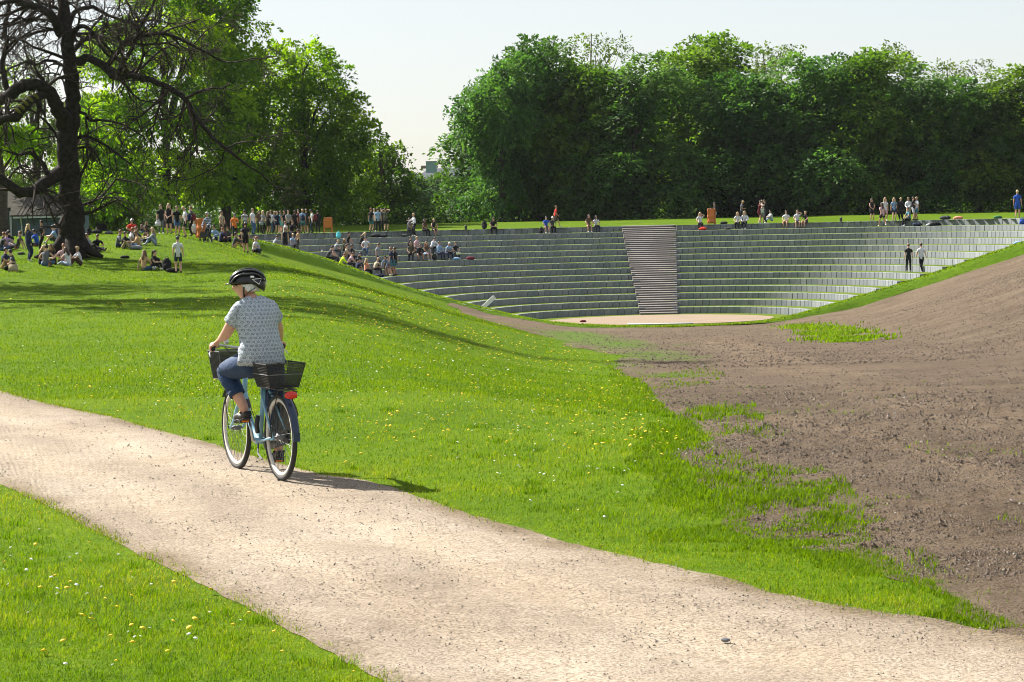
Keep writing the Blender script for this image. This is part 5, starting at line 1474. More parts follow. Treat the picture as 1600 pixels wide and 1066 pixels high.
 ('E', 456, 362, 0, 'edge', -20, 'l:bk', 'p:bk', 's:br', 'person in black jumper sitting on the top tier below the crowd', GE),
 ('E', 427, 383, 0, 'edgelean', 50, 't:lg', 'p:nv', 's:br', 'man in light grey t-shirt hunched on the tier at the grass edge', GE),
 ('T', 446, 394, 40, 'stand', 190, 'v:bk', 's:bk', 'b:lb', 'woman in black strappy top and black shorts standing on a left tier', GE),
 ('E', 457, 386, 0, 'edge', -30, 't:lb', 'p:bk', 's:bl', 'fair haired boy in pale blue sitting beside the woman in black shorts', GE),
 ('T', 467, 398, 36, 'front', 260, 't:tn', 'p:dg', 't:br', 'woman with brown ponytail in tan top standing on a left tier', GE),
 ('E', 522, 391, 0, 'edgelean', 60, 't:lg', 'p:dg', 's:bl', 'fair haired woman in grey shirt leaning right on a left tier', GE),
 ('E', 537, 391, 0, 'edge', 20, 't:ol', 'p:bk', 'l:lb', 'long haired woman in olive beside the fair haired woman in grey', GE),
 ('E', 543, 380, 0, 'edge', 50, 't:bk', 'p:lg', 's:bk', 'black haired woman in black on the second tier near the turquoise bag', GE),
 ('E', 563, 381, 0, 'edgelean', 30, 't:bk', 's:bk', 'l:bl', 'blonde woman in black with bare knees left of the girl in white', GE),
 ('E', 572, 390, 0, 'edge', -60, 't:wh', 'p:dn', 't:bk', 'girl with black ponytail and white t-shirt sitting on a tier', GE),
 ('E', 511, 402, 0, 'edgelean', 20, 't:dg', 'p:bk', 's:bk', 'black haired person in charcoal, leftmost of the low left cluster', GE),
 ('E', 519, 402, 0, 'edge', 10, 'v:gy', 'p:dg', 't:bk', 'woman in grey vest left of the yellow high visibility vest', GE),
 ('E', 531, 411, 0, 'edgelean', 20, 'l:hv', 'p:bk', 's:gi', 'person in bright yellow high visibility jacket on the left tiers', GE),
 ('E', 540, 402, 0, 'edge', 20, 't:bg', 'p:bk', 's:br', 'brown haired person in beige behind the yellow jacket', GE),
 ('E', 548, 402, 0, 'edge', -10, 't:bk', 'p:bk', 's:br', 'person in black t-shirt sitting above the person in black cap', GE),
 ('E', 556, 411, 0, 'edgelean', 0, 't:bk', 'p:dg', 'c:bk'.replace('bk', 'nv'), 'person in dark cap and black shirt in the low left cluster', GE),
 ('E', 544, 411, 0, 'edgelean', 10, 't:pk', 'p:bk', 's:br', 'brown haired person in pink right of the yellow jacket', GE),
 ('E', 558, 421, 0, 'edge', 40, 't:nv', 'p:dn', 's:bk', 'person with bright blue jeans at the grass edge of the left tiers', GE),
 ('E', 571, 421, 0, 'edge', 40, 't:sa', 'p:bk', 'l:bl', 'blonde woman in salmon pink top at the grass edge of the tiers', GE),
 ('E', 585, 420, 0, 'edgelean', 60, 't:bg', 'p:bk', 's:bl', 'person in beige bent over between the salmon top and the standing man', GE),
 ('T', 590, 426, 42, 'phone', 70, 't:lg', 'p:nv', 's:br', 'standing man in light grey t-shirt facing right on the low left tier', GE),
 ('E', 602, 420, 0, 'edge', 20, 't:bn', 'p:bk', 's:br', 'curly brown haired person in brown sitting between the two standing men', GE),
 ('T', 606, 434, 34, 'bend', 330, 'l:np', 's:gy', 's:bk', 'person in navy patterned jacket and grey shorts bending over on the tiers', GE),
 ('T', 612, 432, 46, 'stand', 250, 't:nv', 's:te', 's:lb', 'standing man in navy t-shirt and teal shorts on the low left tier', GE),
 ('T', 618, 432, 45, 'stand', 240, 't:bk', 's:te', 's:br', 'standing man in black t-shirt right of the navy t-shirt', GE),
 # ---- middle tiers and rim
 ('T', 648, 367, 36, 'reach', 290, 'l:wh', 'p:bk', 'b:bl', 'standing woman in white blouse and black trousers with an arm stretched left', GF),
 ('E', 638, 360, 0, 'edge', 30, 't:gy', 'p:dg', 's:br', 'person in grey sitting on the rim left of the white blouse', GF),
 ('E', 662, 360, 0, 'edge', 20, 't:bn', 'p:bk', 'l:bk', 'black haired woman in dark brown sitting right of the white blouse', GF),
 ('E', 677, 359, 0, 'edge', 0, 'v:bk', 's:bk', 's:bl', 'fair haired woman in black vest and shorts sitting on the rim', GF),
 ('E', 639, 386, 0, 'edge', 20, 't:bk', 'p:bn', 's:bk', 'black haired person in black on the upper row of the middle group', GF),
 ('E', 643, 396, 0, 'edge', -50, 't:ol', 'p:bk', 'l:br', 'dark haired woman in olive facing left at the start of the middle group', GF),
 ('E', 650, 386, 0, 'edge', 10, 't:pk', 'p:gy', 's:bl', 'fair haired person in pink on the upper row of the middle group', GF),
 ('E', 654, 396, 0, 'edgelean', -20, 'l:bk', 's:bk', 's:br', 'person in black bending forward in the lower row of the middle group', GF),
 ('E', 665, 396, 0, 'edge', 0, 't:bn', 's:pd', 'l:gi', 'woman with long reddish hair in brown in the middle group', GF),
 ('E', 675, 386, 0, 'edgelean', 0, 'l:wh', 'p:bk', 's:bk', 'person in white shirt and black trousers on the upper row of the middle group', GF),
 ('E', 685, 396, 0, 'edge', 10, 'l:lb', 'p:nv', 's:bk', 'black haired person in pale blue jacket in the middle group', GF),
 ('E', 698, 396, 0, 'edgelean', 0, 't:lb', 'p:nv', 's:gy', 'grey haired person in light blue t-shirt in the middle group', GF),
 ('E', 711, 396, 0, 'edge', -10, 't:bk', 'p:bk', 's:bk', 'man in black t-shirt with a white paper, rightmost of the middle group', GF),
 ('E', 770, 357, 0, 'edgelean', -10, 't:bk', 'p:bk', 's:br', 'man in black sitting alone on the rim beside a black rucksack', GF),
 ('E', 853, 354, 0, 'edge', 0, 't:bl', 's:gy', 's:bk', 'man in blue t-shirt and shorts sitting on the rim below the man in red', GF),
 ('E', 863, 354, 0, 'edge', 0, 't:dg', 'p:bk', 'c:wh', 'person in charcoal and pale cap sitting right of the blue t-shirt', GF),
 ('D', 868, 355, 176, 'walk', 85, 't:rd', 's:ol', 's:lb', 'man in red t-shirt and dark shorts walking right along the rim lawn', GF),
 ('E', 920, 353, 0, 'edge', 0, 't:bn', 's:tn', 'l:br', 'long haired brunette in brown sitting on the rim left of the staircase', GF),
 ('E', 931, 353, 0, 'edge', 15, 't:wh', 'p:nv', 'l:bk', 'person in white with long black hair on the rim left of the staircase', GF),
 # ---- right of the rim
 ('E', 1094, 349, 0, 'edgeface', 10, 't:wh', 'p:bk', 'l:bl', 'blonde woman in white top and black trousers hand to face near the staircase', GG),
 ('D', 1118, 346, 176, 'reach', 290, 't:bk', 'p:lg', 'c:nv', 'man in black t-shirt and dark cap bending over the orange sack', GG),
 ('D', 1159, 345, 177, 'phone', 70, 't:gy', 'p:bk', 's:bl', 'standing fair haired man in grey t-shirt behind two seated blondes', GG),
 ('E', 1153, 347, 0, 'edge', 0, 't:wh', 'p:bk', 'l:bl', 'left of two blonde women in white sitting side by side on the rim', GG),
 ('E', 1164, 347, 0, 'edge', 0, 'l:wh', 'p:bk', 'l:bl', 'right of two blonde women in white sitting side by side on the rim', GG),
 ('D', 1186, 345, 175, 'hug', 80, 'd:mr', '', 's:br', 'woman in dark red dress hugging someone on the rim lawn', GG),
 ('D', 1191, 344, 177, 'stand', 180, 't:wh', 's:lg', 's:lb', 'person in white between the dark red dress and the tall man in black', GG),
 ('D', 1197, 344, 174, 'hug', 285, 't:bk', 'p:bk', 's:br', 'tall curly haired man in black leaning into the hug', GG),
 ('D', 1206, 342, 184, 'knees', 290, 't:wh', 'p:pd', 's:bk', 'person in white crouching on the lawn right of the hug', GG),
 ('E', 1229, 345, 0, 'edge', 0, 't:wh', 's:tn', 's:br', 'man in white t-shirt, leftmost of three sitting on the rim', GG),
 ('E', 1246, 345, 0, 'edgeface', 20, 't:wh', 's:dg', 's:lb', 'man in white t-shirt, middle of three sitting on the rim', GG),
 ('E', 1260, 345, 0, 'edge', -20, 't:bk', 's:dg', 's:bl', 'fair haired man in black t-shirt, rightmost of three sitting on the rim', GG),
 ('D', 1362, 341, 157, 'front', 20, 'v:bk', 's:bk', 'l:br', 'long haired woman in black top and shorts, leftmost of the group in white', GG),
 ('T', 1379, 351, 38, 'walk', 200, 't:pk', 'k:bk', 'l:br', 'woman in pale pink top and black skirt standing on the second tier', GG),
 ('D', 1383, 341, 158, 'stand', 15, 't:wh', 's:pk', 'l:bl', 'blonde woman in white t-shirt behind the pale pink top', GG),
 ('D', 1397, 340, 157, 'stand', 10, 't:lb', 'k:nv', 'l:bl', 'blonde woman in pale blue t-shirt and navy skirt on the rim lawn', GG),
 ('D', 1408, 341, 155, 'stand', 190, 'c:bk', 'p:bk', 's:bl', 'blond person in a long black coat in the right-hand standing group', GG),
 ('D', 1420, 338, 156, 'front', 330, 'l:wh', 'p:bg', 's:lb', 'tall man in white shirt behind the seated boy in teal', GG),
 ('D', 1427, 339, 155, 'crossed', 60, 't:bk', 's:wh', 's:br', 'person in black t-shirt and white shorts between two white shirts', GG),
 ('D', 1433, 339, 154, 'stand', 290, 't:wh', 's:te', 's:bl', 'fair haired man in white t-shirt and teal shorts, rightmost standing there', GG),
 ('E', 1421, 341, 0, 'edge', -30, 't:te', 'p:bk', 's:br', 'boy in teal t-shirt sitting on the rim among black bags', GG),
 ('T', 1590, 345, 48, 'stand', 165, 't:bl', 's:bl', 's:st', 'blond person in bright blue shirt and blue shorts at the right edge', GG),
 ('T', 1420, 424, 45, 'stand', 175, 't:bk', 'p:bk', 's:lb', 'man all in black standing with legs apart on the right tiers', GG),
 ('T', 1440, 426, 48, 'walk', 185, 't:wh', 'p:bk', 's:br', 'man in white t-shirt and black trousers walking on the right tiers', GG),
]
for i, r in enumerate(P_):
    put(*r, flip=bool((i * 7) % 3 == 1))
print('people', len(P_))
# ================================================================ CYCLIST AND BICYCLE
RC = at_y(440.3, 755, 18.33)                        # where the rear wheel touches the path
RC = Vector((RC.x, RC.y, float(terrain(RC.x, RC.y)) + 0.012))
HEAD = math.atan2(0.90, -0.43)
M_BLUE = plain('pale_blue_paint', (0.21, 0.40, 0.52), 0.28, var=0.04, scale=5)
M_NAVYP = plain('navy_paint', (0.016, 0.030, 0.065), 0.3, var=0.1)
M_RUB = plain('black_rubber', (0.016, 0.016, 0.017), 0.75, var=0.2, scale=20)
M_CREAM = plain('cream_rim', (0.62, 0.58, 0.52), 0.45, var=0.05)
M_CHROME = plain('polished_metal', (0.46, 0.47, 0.48), 0.36, metal=1.0, var=0.05)
M_GREYM = plain('grey_metal', (0.13, 0.135, 0.14), 0.6, metal=0.3)
M_BLACKM = plain('black_metal', (0.018, 0.018, 0.019), 0.45, var=0.2, scale=30)
M_REDL = plain('red_lens', (0.60, 0.03, 0.02), 0.2, var=0.1)
M_ORL = plain('orange_reflector', (0.8, 0.22, 0.02), 0.25)
M_BLACKP = plain('black_plastic', (0.014, 0.014, 0.015), 0.32, var=0.15)
M_WHITEP = plain('white_print', (0.80, 0.80, 0.80), 0.4)
M_LEATHER = plain('dark_leather', (0.02, 0.017, 0.015), 0.5, var=0.3, scale=25)

bike = empty('bicycle', RC, HEAD)
tag(bike, 'pale blue step-through city bicycle with black wire baskets front and rear on the path', 'bicycle')
WR = 0.348
def wheel(x, steer=0.0):
    w = empty('wheel', (x, 0, WR)); w.parent = bike
    MB().torus((0, 0, 0), 0.327, 0.021, 'y', 64, 9).build('tyre', M_RUB, w, smooth=True)
    r = MB()
    n = 64
    prof = [(0.312, -0.013), (0.296, -0.014), (0.283, -0.008), (0.283, 0.008), (0.296, 0.014), (0.312, 0.013)]
    vs = []; fs = []
    for i in range(n):
        a = 2 * math.pi * i / n
        for (rr, y) in prof: vs.append((rr * math.cos(a), y, rr * math.sin(a)))
    m = len(prof)
    for i in range(n):
        for k in range(m): fs.append((i * m + k, ((i + 1) % n) * m + k, ((i + 1) % n) * m + (k + 1) % m, i * m + (k + 1) % m))
    r.add(vs, fs).build('rim', M_CREAM, w, smooth=True)
    s = MB()
    for i in range(32):
        a = 2 * math.pi * i / 32; b = a + (0.5 if i % 4 < 2 else -0.5)
        y = 0.03 if i % 2 else -0.03
        s.tube([(0.025 * math.cos(b), y, 0.025 * math.sin(b)), (0.286 * math.cos(a), 0, 0.286 * math.sin(a))], 0.0014, 4)
    s.build('spokes', M_GREYM, w)
    MB().tube([(0, -0.05, 0), (0, -0.034, 0), (0, -0.03, 0), (0, 0.03, 0), (0, 0.034, 0), (0, 0.05, 0)], [0.012, 0.012, 0.034 if x < .5 else 0.022, 0.034 if x < .5 else 0.022, 0.012, 0.012], 14).build('hub', M_GREYM, w, smooth=True)
    return w
wheel(0); wheel(1.085)

fr = MB()
bb = Vector((0.49, 0, 0.285))
dt, dr = smooth_line([(0.855, 0, 0.66), (0.80, 0, 0.53), (0.68, 0, 0.385), (0.56, 0, 0.31), bb], [0.026, 0.027, 0.027, 0.026, 0.024], 5)
fr.tube(dt, dr, 12)
fr.tube([bb, (0.355, 0, 0.80)], 0.0185, 12)
fr.tube([(0.868, 0, 0.59), (0.815, 0, 0.84)], 0.022, 12)
for s in (1, -1):
    fr.tube([bb + Vector((-0.03, 0.03 * s, 0)), (0.25, 0.052 * s, 0.31), (0.0, 0.066 * s, WR)], 0.0105, 8)
    fr.tube([(0.372, 0.018 * s, 0.73), (0.30, 0.045 * s, 0.665), (0.15, 0.056 * s, 0.50), (0.0, 0.066 * s, WR)], 0.0095, 8)
fr.tube([bb + Vector((0, -0.045, 0)), bb + Vector((0, 0.045, 0))], 0.027, 12)
fr.build('frame', M_BLUE, bike, smooth=True)
fk = MB()
for s in (1, -1):
    p_, r_ = smooth_line([(0.885, 0.03 * s, 0.59), (0.912, 0.052 * s, 0.52), (0.985, 0.055 * s, 0.42), (1.085, 0.056 * s, WR)], [0.016, 0.015, 0.013, 0.010], 4)
    fk.tube(p_, r_, 9)
fk.tube([(0.885, -0.04, 0.595), (0.885, 0.04, 0.595)], 0.018, 9)
fk.build('fork', M_BLUE, bike, smooth=True)
def guard(cx, a0, a1, mat):
    mb = MB(); vs = []; fs = []
    n = 26
    pr = [(0.366, -0.030), (0.376, -0.018), (0.379, 0), (0.376, 0.018), (0.366, 0.030)]
    for i in range(n + 1):
        a = math.radians(a0 + (a1 - a0) * i / n)
        for (r, y) in pr: vs.append((cx + r * math.cos(a), y, WR + r * math.sin(a)))
    for i in range(n):
        for k in range(4): fs.append((i * 5 + k, i * 5 + k + 1, i * 5 + 5 + k + 1, i * 5 + 5 + k))
    mb.add(vs, fs)
    return mb.build('mudguard', mat, bike, smooth=True)
guard(0, 60, 172, M_NAVYP); guard(1.085, 40, 150, M_BLACKM)
MB().box((-0.374, 0, 0.375), (0.008, 0.055, 0.07)).build('mudflap', M_NAVYP, bike)
# handlebar, stem, grips, bell, brake lever
hb = MB()
L_ = [(0.72, 0.305, 1.035), (0.795, 0.275, 1.055), (0.86, 0.20, 1.06), (0.895, 0.09, 1.04), (0.898, 0, 1.03)]
pts = L_ + [(x, -y, z) for (x, y, z) in L_[-2::-1]]
sp, sr = smooth_line(pts, [0.0115] * len(pts), 4)
hb.tube(sp, sr, 9)
hbar = hb.build('handlebar', M_CHROME, bike, smooth=True)
MB().tube([(0.815, 0, 0.84), (0.798, 0, 0.95), (0.82, 0, 1.01), (0.898, 0, 1.03)], [0.013, 0.013, 0.014, 0.016], 9).build('stem', M_CHROME, hbar, smooth=True)
for s in (1, -1):
    MB().tube([(0.715, 0.307 * s, 1.033), (0.76, 0.290 * s, 1.047), (0.808, 0.268 * s, 1.057)], 0.0165, 10).build('grip', M_RUB, hbar, smooth=True)
    MB().tube([(0.85, 0.215 * s, 1.045), (0.83, 0.275 * s, 1.03), (0.76, 0.325 * s, 1.005), (0.70, 0.34 * s, 0.975)], [0.010, 0.007, 0.006, 0.007], 6, flat=0.6).build('brake_lever', M_CHROME, hbar, smooth=True)
MB().ball((0.875, 0.14, 1.085), 0.026, 12, 8, (1, 1, .8)).build('bell', M_CHROME, hbar, smooth=True)
cb = MB()
cb.tube([(0.84, 0.22, 1.05), (0.93, 0.16, 1.07), (0.95, 0.05, 0.95), (0.90, 0.02, 0.75), (0.88, 0.03, 0.6)], 0.0035, 5)
cb.tube([(0.84, -0.22, 1.05), (0.93, -0.13, 1.07), (0.93, -0.03, 0.9), (0.86, -0.03, 0.6), (0.6, -0.03, 0.36)], 0.0035, 5)
cb.build('cable', M_BLACKM, bike)
# saddle on its post
sd = MB()
vs = []; fs = []
prof = [(-0.13, 0.085, 0.0), (-0.08, 0.10, 0.016), (0.0, 0.082, 0.02), (0.07, 0.045, 0.014), (0.14, 0.024, 0.008)]
for (x, w, h) in prof:
    for k in range(9):
        a = math.pi * k / 8
        vs.append((0.29 + x, w * math.cos(a), 0.915 + h * 0.6 + 0.028 * math.sin(a)))
for i in range(4):
    for k in range(8): fs.append((i * 9 + k, i * 9 + k + 1, i * 9 + 10 + k, i * 9 + 9 + k))
fs += [tuple(range(9)), tuple(36 + k for k in range(8, -1, -1))]
sd.add(vs, fs)
sad = sd.build('saddle', M_LEATHER, bike, smooth=True)
MB().tube([(0.355, 0, 0.80), (0.318, 0, 0.92)], 0.0125, 10).build('seat_post', M_CHROME, sad, smooth=True)
# crank, pedals, chain case
ck = MB()
pl_, pr_ = Vector((0.525, 0.13, 0.452)), Vector((0.455, -0.13, 0.118))
ck.tube([bb + Vector((0, 0.06, 0)), bb + Vector((0, -0.06, 0))], 0.012, 8)
ck.tube([bb + Vector((0, 0.062, 0)), pl_ + Vector((0, -0.055, 0))], [0.015, 0.011], 8)
ck.tube([bb + Vector((0, -0.062, 0)), pr_ + Vector((0, 0.055, 0))], [0.015, 0.011], 8)
crank = ck.build('crank', M_CHROME, bike, smooth=True)
for p, s in ((pl_, 1), (pr_, -1)):
    pd = MB().box(p, (0.095, 0.085, 0.026)).tube([p + Vector((0, -0.07 * s, 0)), p], 0.007, 6).build('pedal', M_BLACKM, crank)
    MB().box(p + Vector((-0.050, 0, 0)), (0.006, 0.06, 0.016)).build('reflector', M_ORL, crank)
cc = MB()
n = 20; vs = []; fs = []
ring = [(bb.x + 0.085 * math.cos(math.radians(a)), bb.z + 0.085 * math.sin(math.radians(a))) for a in range(-90, 91, 18)] + [(0.05 * math.cos(math.radians(a)), WR + 0.055 * math.sin(math.radians(a))) for a in range(90, 271, 18)]
for (x, z) in ring: vs += [(x, -0.050, z), (x, -0.068, z)]
N_ = len(ring)
fs = [(2 * i, 2 * ((i + 1) % N_), 2 * ((i + 1) % N_) + 1, 2 * i + 1) for i in range(N_)] + [tuple(2 * i for i in range(N_))[::-1], tuple(2 * i + 1 for i in range(N_))]
cc.add(vs, fs).build('chain_case', M_BLACKM, bike)
MB().tube([(0.40, 0.05, 0.27), (0.30, 0.09, 0.20), (0.16, 0.105, 0.165)], 0.008, 6).build('kickstand', M_GREYM, bike)
MB().tube([(0.42, 0.045, 0.36), (0.40, 0.060, 0.42), (0.385, 0.05, 0.50)], 0.020, 8).build('lock', M_BLACKP, bike, smooth=True)
# coat guard on the far side of the rear wheel
cg = MB(); vs = [(0, -0.060, WR)]; fs = []
for i in range(19):
    a = math.radians(-5 + 150 * i / 18); vs.append((0.34 * math.cos(a), -0.056, WR + 0.34 * math.sin(a)))
for i in range(1, 19): fs.append((0, i, i + 1))
cg.add(vs, fs).build('coat_guard', M_BLACKM, bike)
# carrier
ca = MB()
for s in (1, -1):
    ca.tube([(0.33, 0.05 * s, 0.735), (0.20, 0.065 * s, 0.74), (-0.22, 0.065 * s, 0.74), (-0.25, 0.03 * s, 0.74), (-0.25, 0, 0.74)], 0.0055, 6)
    ca.tube([(-0.16, 0.065 * s, 0.738), (-0.05, 0.075 * s, 0.55), (0.0, 0.078 * s, WR)], 0.005, 6)
    ca.tube([(0.10, 0.065 * s, 0.738), (0.05, 0.075 * s, 0.55), (0.0, 0.078 * s, WR)], 0.005, 6)
for x in (-0.15, 0.0, 0.15): ca.tube([(x, -0.065, 0.74), (x, 0.065, 0.74)], 0.005, 6)
carrier = ca.build('carrier', M_BLACKM, bike)
rl = MB().ball((-0.268, 0, 0.700), 0.05, 16, 10, (0.42, 1.1, 0.62)).build('rear_light', M_REDL, bike, smooth=True)
MB().box((-0.252, 0, 0.703), (0.02, 0.105, 0.055)).build('light_housing', M_BLACKP, rl)

def wire_basket(c, bx, by, tx, ty, h, n1, n2, nz, r=0.0019):
    """open wire-mesh basket: bottom bx by by, top tx by ty, fine black mesh with a stout rim"""
    mb = MB()
    def P(u, v, t):
        return Vector((c[0] + (bx * (1 - t) + tx * t) * u / 2, c[1] + (by * (1 - t) + ty * t) * v / 2, c[2] + h * t))
    for i in range(n1 + 1):
        u = -1 + 2 * i / n1
        for v in (-1, 1): mb.tube([P(u, v, 0), P(u, v, 1)], r, 3, cap=False)
        mb.tube([P(u, -1, 0), P(u, 1, 0)], r, 3, cap=False)
    for i in range(n2 + 1):
        v = -1 + 2 * i / n2
        for u in (-1, 1): mb.tube([P(u, v, 0), P(u, v, 1)], r, 3, cap=False)
        mb.tube([P(-1, v, 0), P(1, v, 0)], r, 3, cap=False)
    for k in range(nz + 1):
        t = k / nz
        mb.tube([P(-1, -1, t), P(1, -1, t), P(1, 1, t), P(-1, 1, t)], r, 3, closed=True, cap=False)
    rim = MB()
    for t, rr in ((1.0, 0.0058), (0.0, 0.0045)):
        rim.tube([P(-1, -1, t), P(1, -1, t), P(1, 1, t), P(-1, 1, t)], rr, 6, closed=True)
    for u in (-1, 1):
        for v in (-1, 1): rim.tube([P(u, v, 0), P(u, v, 1)], 0.004, 6)
    band = MB().tube([P(-1.01, -1.01, .55), P(1.01, -1.01, .55), P(1.01, 1.01, .55), P(-1.01, 1.01, .55)], 0.0042, 6, closed=True)
    return mb, rim, band
mb, rim, band = wire_basket((0.03, 0, 0.752), 0.30, 0.24, 0.39, 0.33, 0.190, 30, 25, 15, 0.0019)
bk_ = mb.build('basket', M_BLACKM, bike); bk_['label'] = 'black wire mesh rear basket'
rim.build('basket_rim', M_BLACKM, bk_); band.build('wire_band', M_GREYM, bk_)
mb, rim, band = wire_basket((1.10, 0.0, 0.765), 0.24, 0.29, 0.29, 0.36, 0.235, 30, 36, 24, 0.0024)
bk_ = mb.build('basket', M_BLACKM, bike); bk_['label'] = 'black wire mesh front basket'
rim.build('basket_rim', M_GREYM, bk_)
for s in (1, -1):
    MB().tube([(1.085, 0.07 * s, WR), (1.10, 0.085 * s, 0.56), (1.10, 0.085 * s, 0.76)], 0.004, 6).build('basket_strut', M_BLACKM, bk_)
MB().tube([(1.0, 0.0, 0.72), (0.95, 0, 0.70), (0.88, 0, 0.66)], 0.008, 6).build('basket_bracket', M_BLACKM, bk_)

# ---------------------------------------------------------------- the rider, built facing -y and turned with the bicycle
def bk2p(f, l, z): return Vector((l, -f, z))
RJ = {}
def J_(n, f, l, z): RJ[n] = bk2p(f, l, z)
J_('pelvis', .270, .045, .975); J_('waist', .285, .052, 1.10); J_('rib', .310, .060, 1.22); J_('chest', .330, .070, 1.325); J_('neck', .360, .086, 1.440); J_('jaw', .385, .098, 1.495)
RB = [('pelvis', 'waist', 'torso'), ('waist', 'rib', 'torso'), ('rib', 'chest', 'torso'), ('chest', 'neck', 'torso'), ('neck', 'jaw', 'head')]
RR = dict(pelvis=(.182, .155), waist=(.174, .135), rib=(.170, .128), chest=(.142, .112), neck=(.054, .056), jaw=(.056, .060))
for s, sx in (('l', 1), ('r', -1)):
    hand = bk2p(.760, .298 * sx, 1.083)
    sh = bk2p(.340, .070 + .128 * sx, 1.368)
    e, w = ik(sh, hand + bk2p(-.085, -.035 * sx, .03), .252, .222, bk2p(-.25, 0.45 * sx, -.75))
    RJ['sh_' + s], RJ['el_' + s], RJ['wr_' + s] = sh, e, w
    RJ['fo_' + s] = e.lerp(w, .35)
    RB += [('chest', 'sh_' + s, 'torso'), ('sh_' + s, 'el_' + s, 'uarm'), ('el_' + s, 'fo_' + s, 'larm'), ('fo_' + s, 'wr_' + s, 'larm')]
    RR['sh_' + s] = (.060, .060); RR['el_' + s] = (.047, .047); RR['fo_' + s] = (.043, .041); RR['wr_' + s] = (.027, .024)
    hip = bk2p(.290, .045 + .095 * sx, .93)
    ank = bk2p(.475, .125, .535) if s == 'l' else bk2p(.395, -.125, .205)
    k, an = ik(hip, ank, .415, .405, bk2p(1, .25 * sx, .1))
    RJ['hi_' + s], RJ['kn_' + s], RJ['an_' + s] = hip, k, an
    RJ['ca_' + s] = k.lerp(an, .3) + bk2p(-.018, 0, 0)
    toe = bk2p(.60, .14, .485) if s == 'l' else bk2p(.525, -.135, .150)
    RJ['he_' + s] = an + (bk2p(-.035, 0, -.035)); RJ['to_' + s] = toe
    RB += [('pelvis', 'hi_' + s, 'hips'), ('hi_' + s, 'kn_' + s, 'thigh'), ('kn_' + s, 'ca_' + s, 'shin'), ('ca_' + s, 'an_' + s, 'shin'), ('an_' + s, 'to_' + s, 'foot')]
    RR['hi_' + s] = (.105, .110); RR['kn_' + s] = (.066, .068); RR['ca_' + s] = (.060, .062); RR['an_' + s] = (.037, .040); RR['to_' + s] = (.036, .026)
    del RJ['he_' + s]
    # palm and fingers closed over the grip (the grip runs back and outwards)
    g0 = bk2p(.715, .307 * sx, 1.033); g1 = bk2p(.808, .268 * sx, 1.057)
    gd = (g1 - g0).normalized()
    outw = Vector((sx, 0, 0)); outw = (outw - gd * outw.dot(gd)).normalized()
    upv = gd.cross(outw); upv = upv if upv.z > 0 else -upv
    pc = (g0 + g1) / 2 + upv * 0.032 - outw * 0.012
    RJ['pa_' + s] = pc
    RB.append(('wr_' + s, 'pa_' + s, 'hand')); RR['pa_' + s] = (.026, .017)
    for i, (t, fl) in enumerate(((.92, .95), (.66, 1.0), (.40, .95), (.14, .80))):
        b = g0 + gd * ((g1 - g0).length * t)
        q = [b + upv * .030 + outw * .006, b + upv * .020 + outw * .030 * fl, b - upv * .008 + outw * .030 * fl, b - upv * .026 + outw * .008]
        prev = 'pa_' + s
        for j, v in enumerate(q):
            nm = f'f{i}{j}_{s}'
            RJ[nm] = v; RR[nm] = ((.0105, .0100), (.0100, .0095), (.0092, .0088), (.0080, .0078))[j]
            RB.append((prev, nm, 'hand')); prev = nm
    tb = [pc + gd * .030 - outw * .018 - upv * .004, (g0 + g1) / 2 + gd * .055 - outw * .026 + upv * .004, (g0 + g1) / 2 + gd * .068 - outw * .016 - upv * .018]
    prev = 'pa_' + s
    for j, v in enumerate(tb):
        nm = f't{j}_{s}'; RJ[nm] = v; RR[nm] = ((.014, .013), (.0115, .011), (.009, .009))[j]; RB.append((prev, nm, 'hand')); prev = nm

names = list(RJ)
me_ = bpy.data.meshes.new('tmp'); me_.from_pydata([tuple(RJ[k]) for k in names], [(names.index(a), names.index(b)) for a, b, _ in RB], [])
o_ = bpy.data.objects.new('tmp_rider', me_); COL.objects.link(o_)
md = o_.modifiers.new('s', 'SKIN'); md.use_smooth_shade = True; md.branch_smoothing = 0.2
for i, k in enumerate(names):
    me_.skin_vertices[0].data[i].radius = RR[k]; me_.skin_vertices[0].data[i].use_root = (k == 'pelvis')
md2 = o_.modifiers.new('d', 'SUBSURF'); md2.levels = 2; md2.render_levels = 2
dg = bpy.context.evaluated_depsgraph_get()
rb = bpy.data.meshes.new_from_object(o_.evaluated_get(dg)); rb.name = 'person'
bpy.data.objects.remove(o_); bpy.data.meshes.remove(me_)

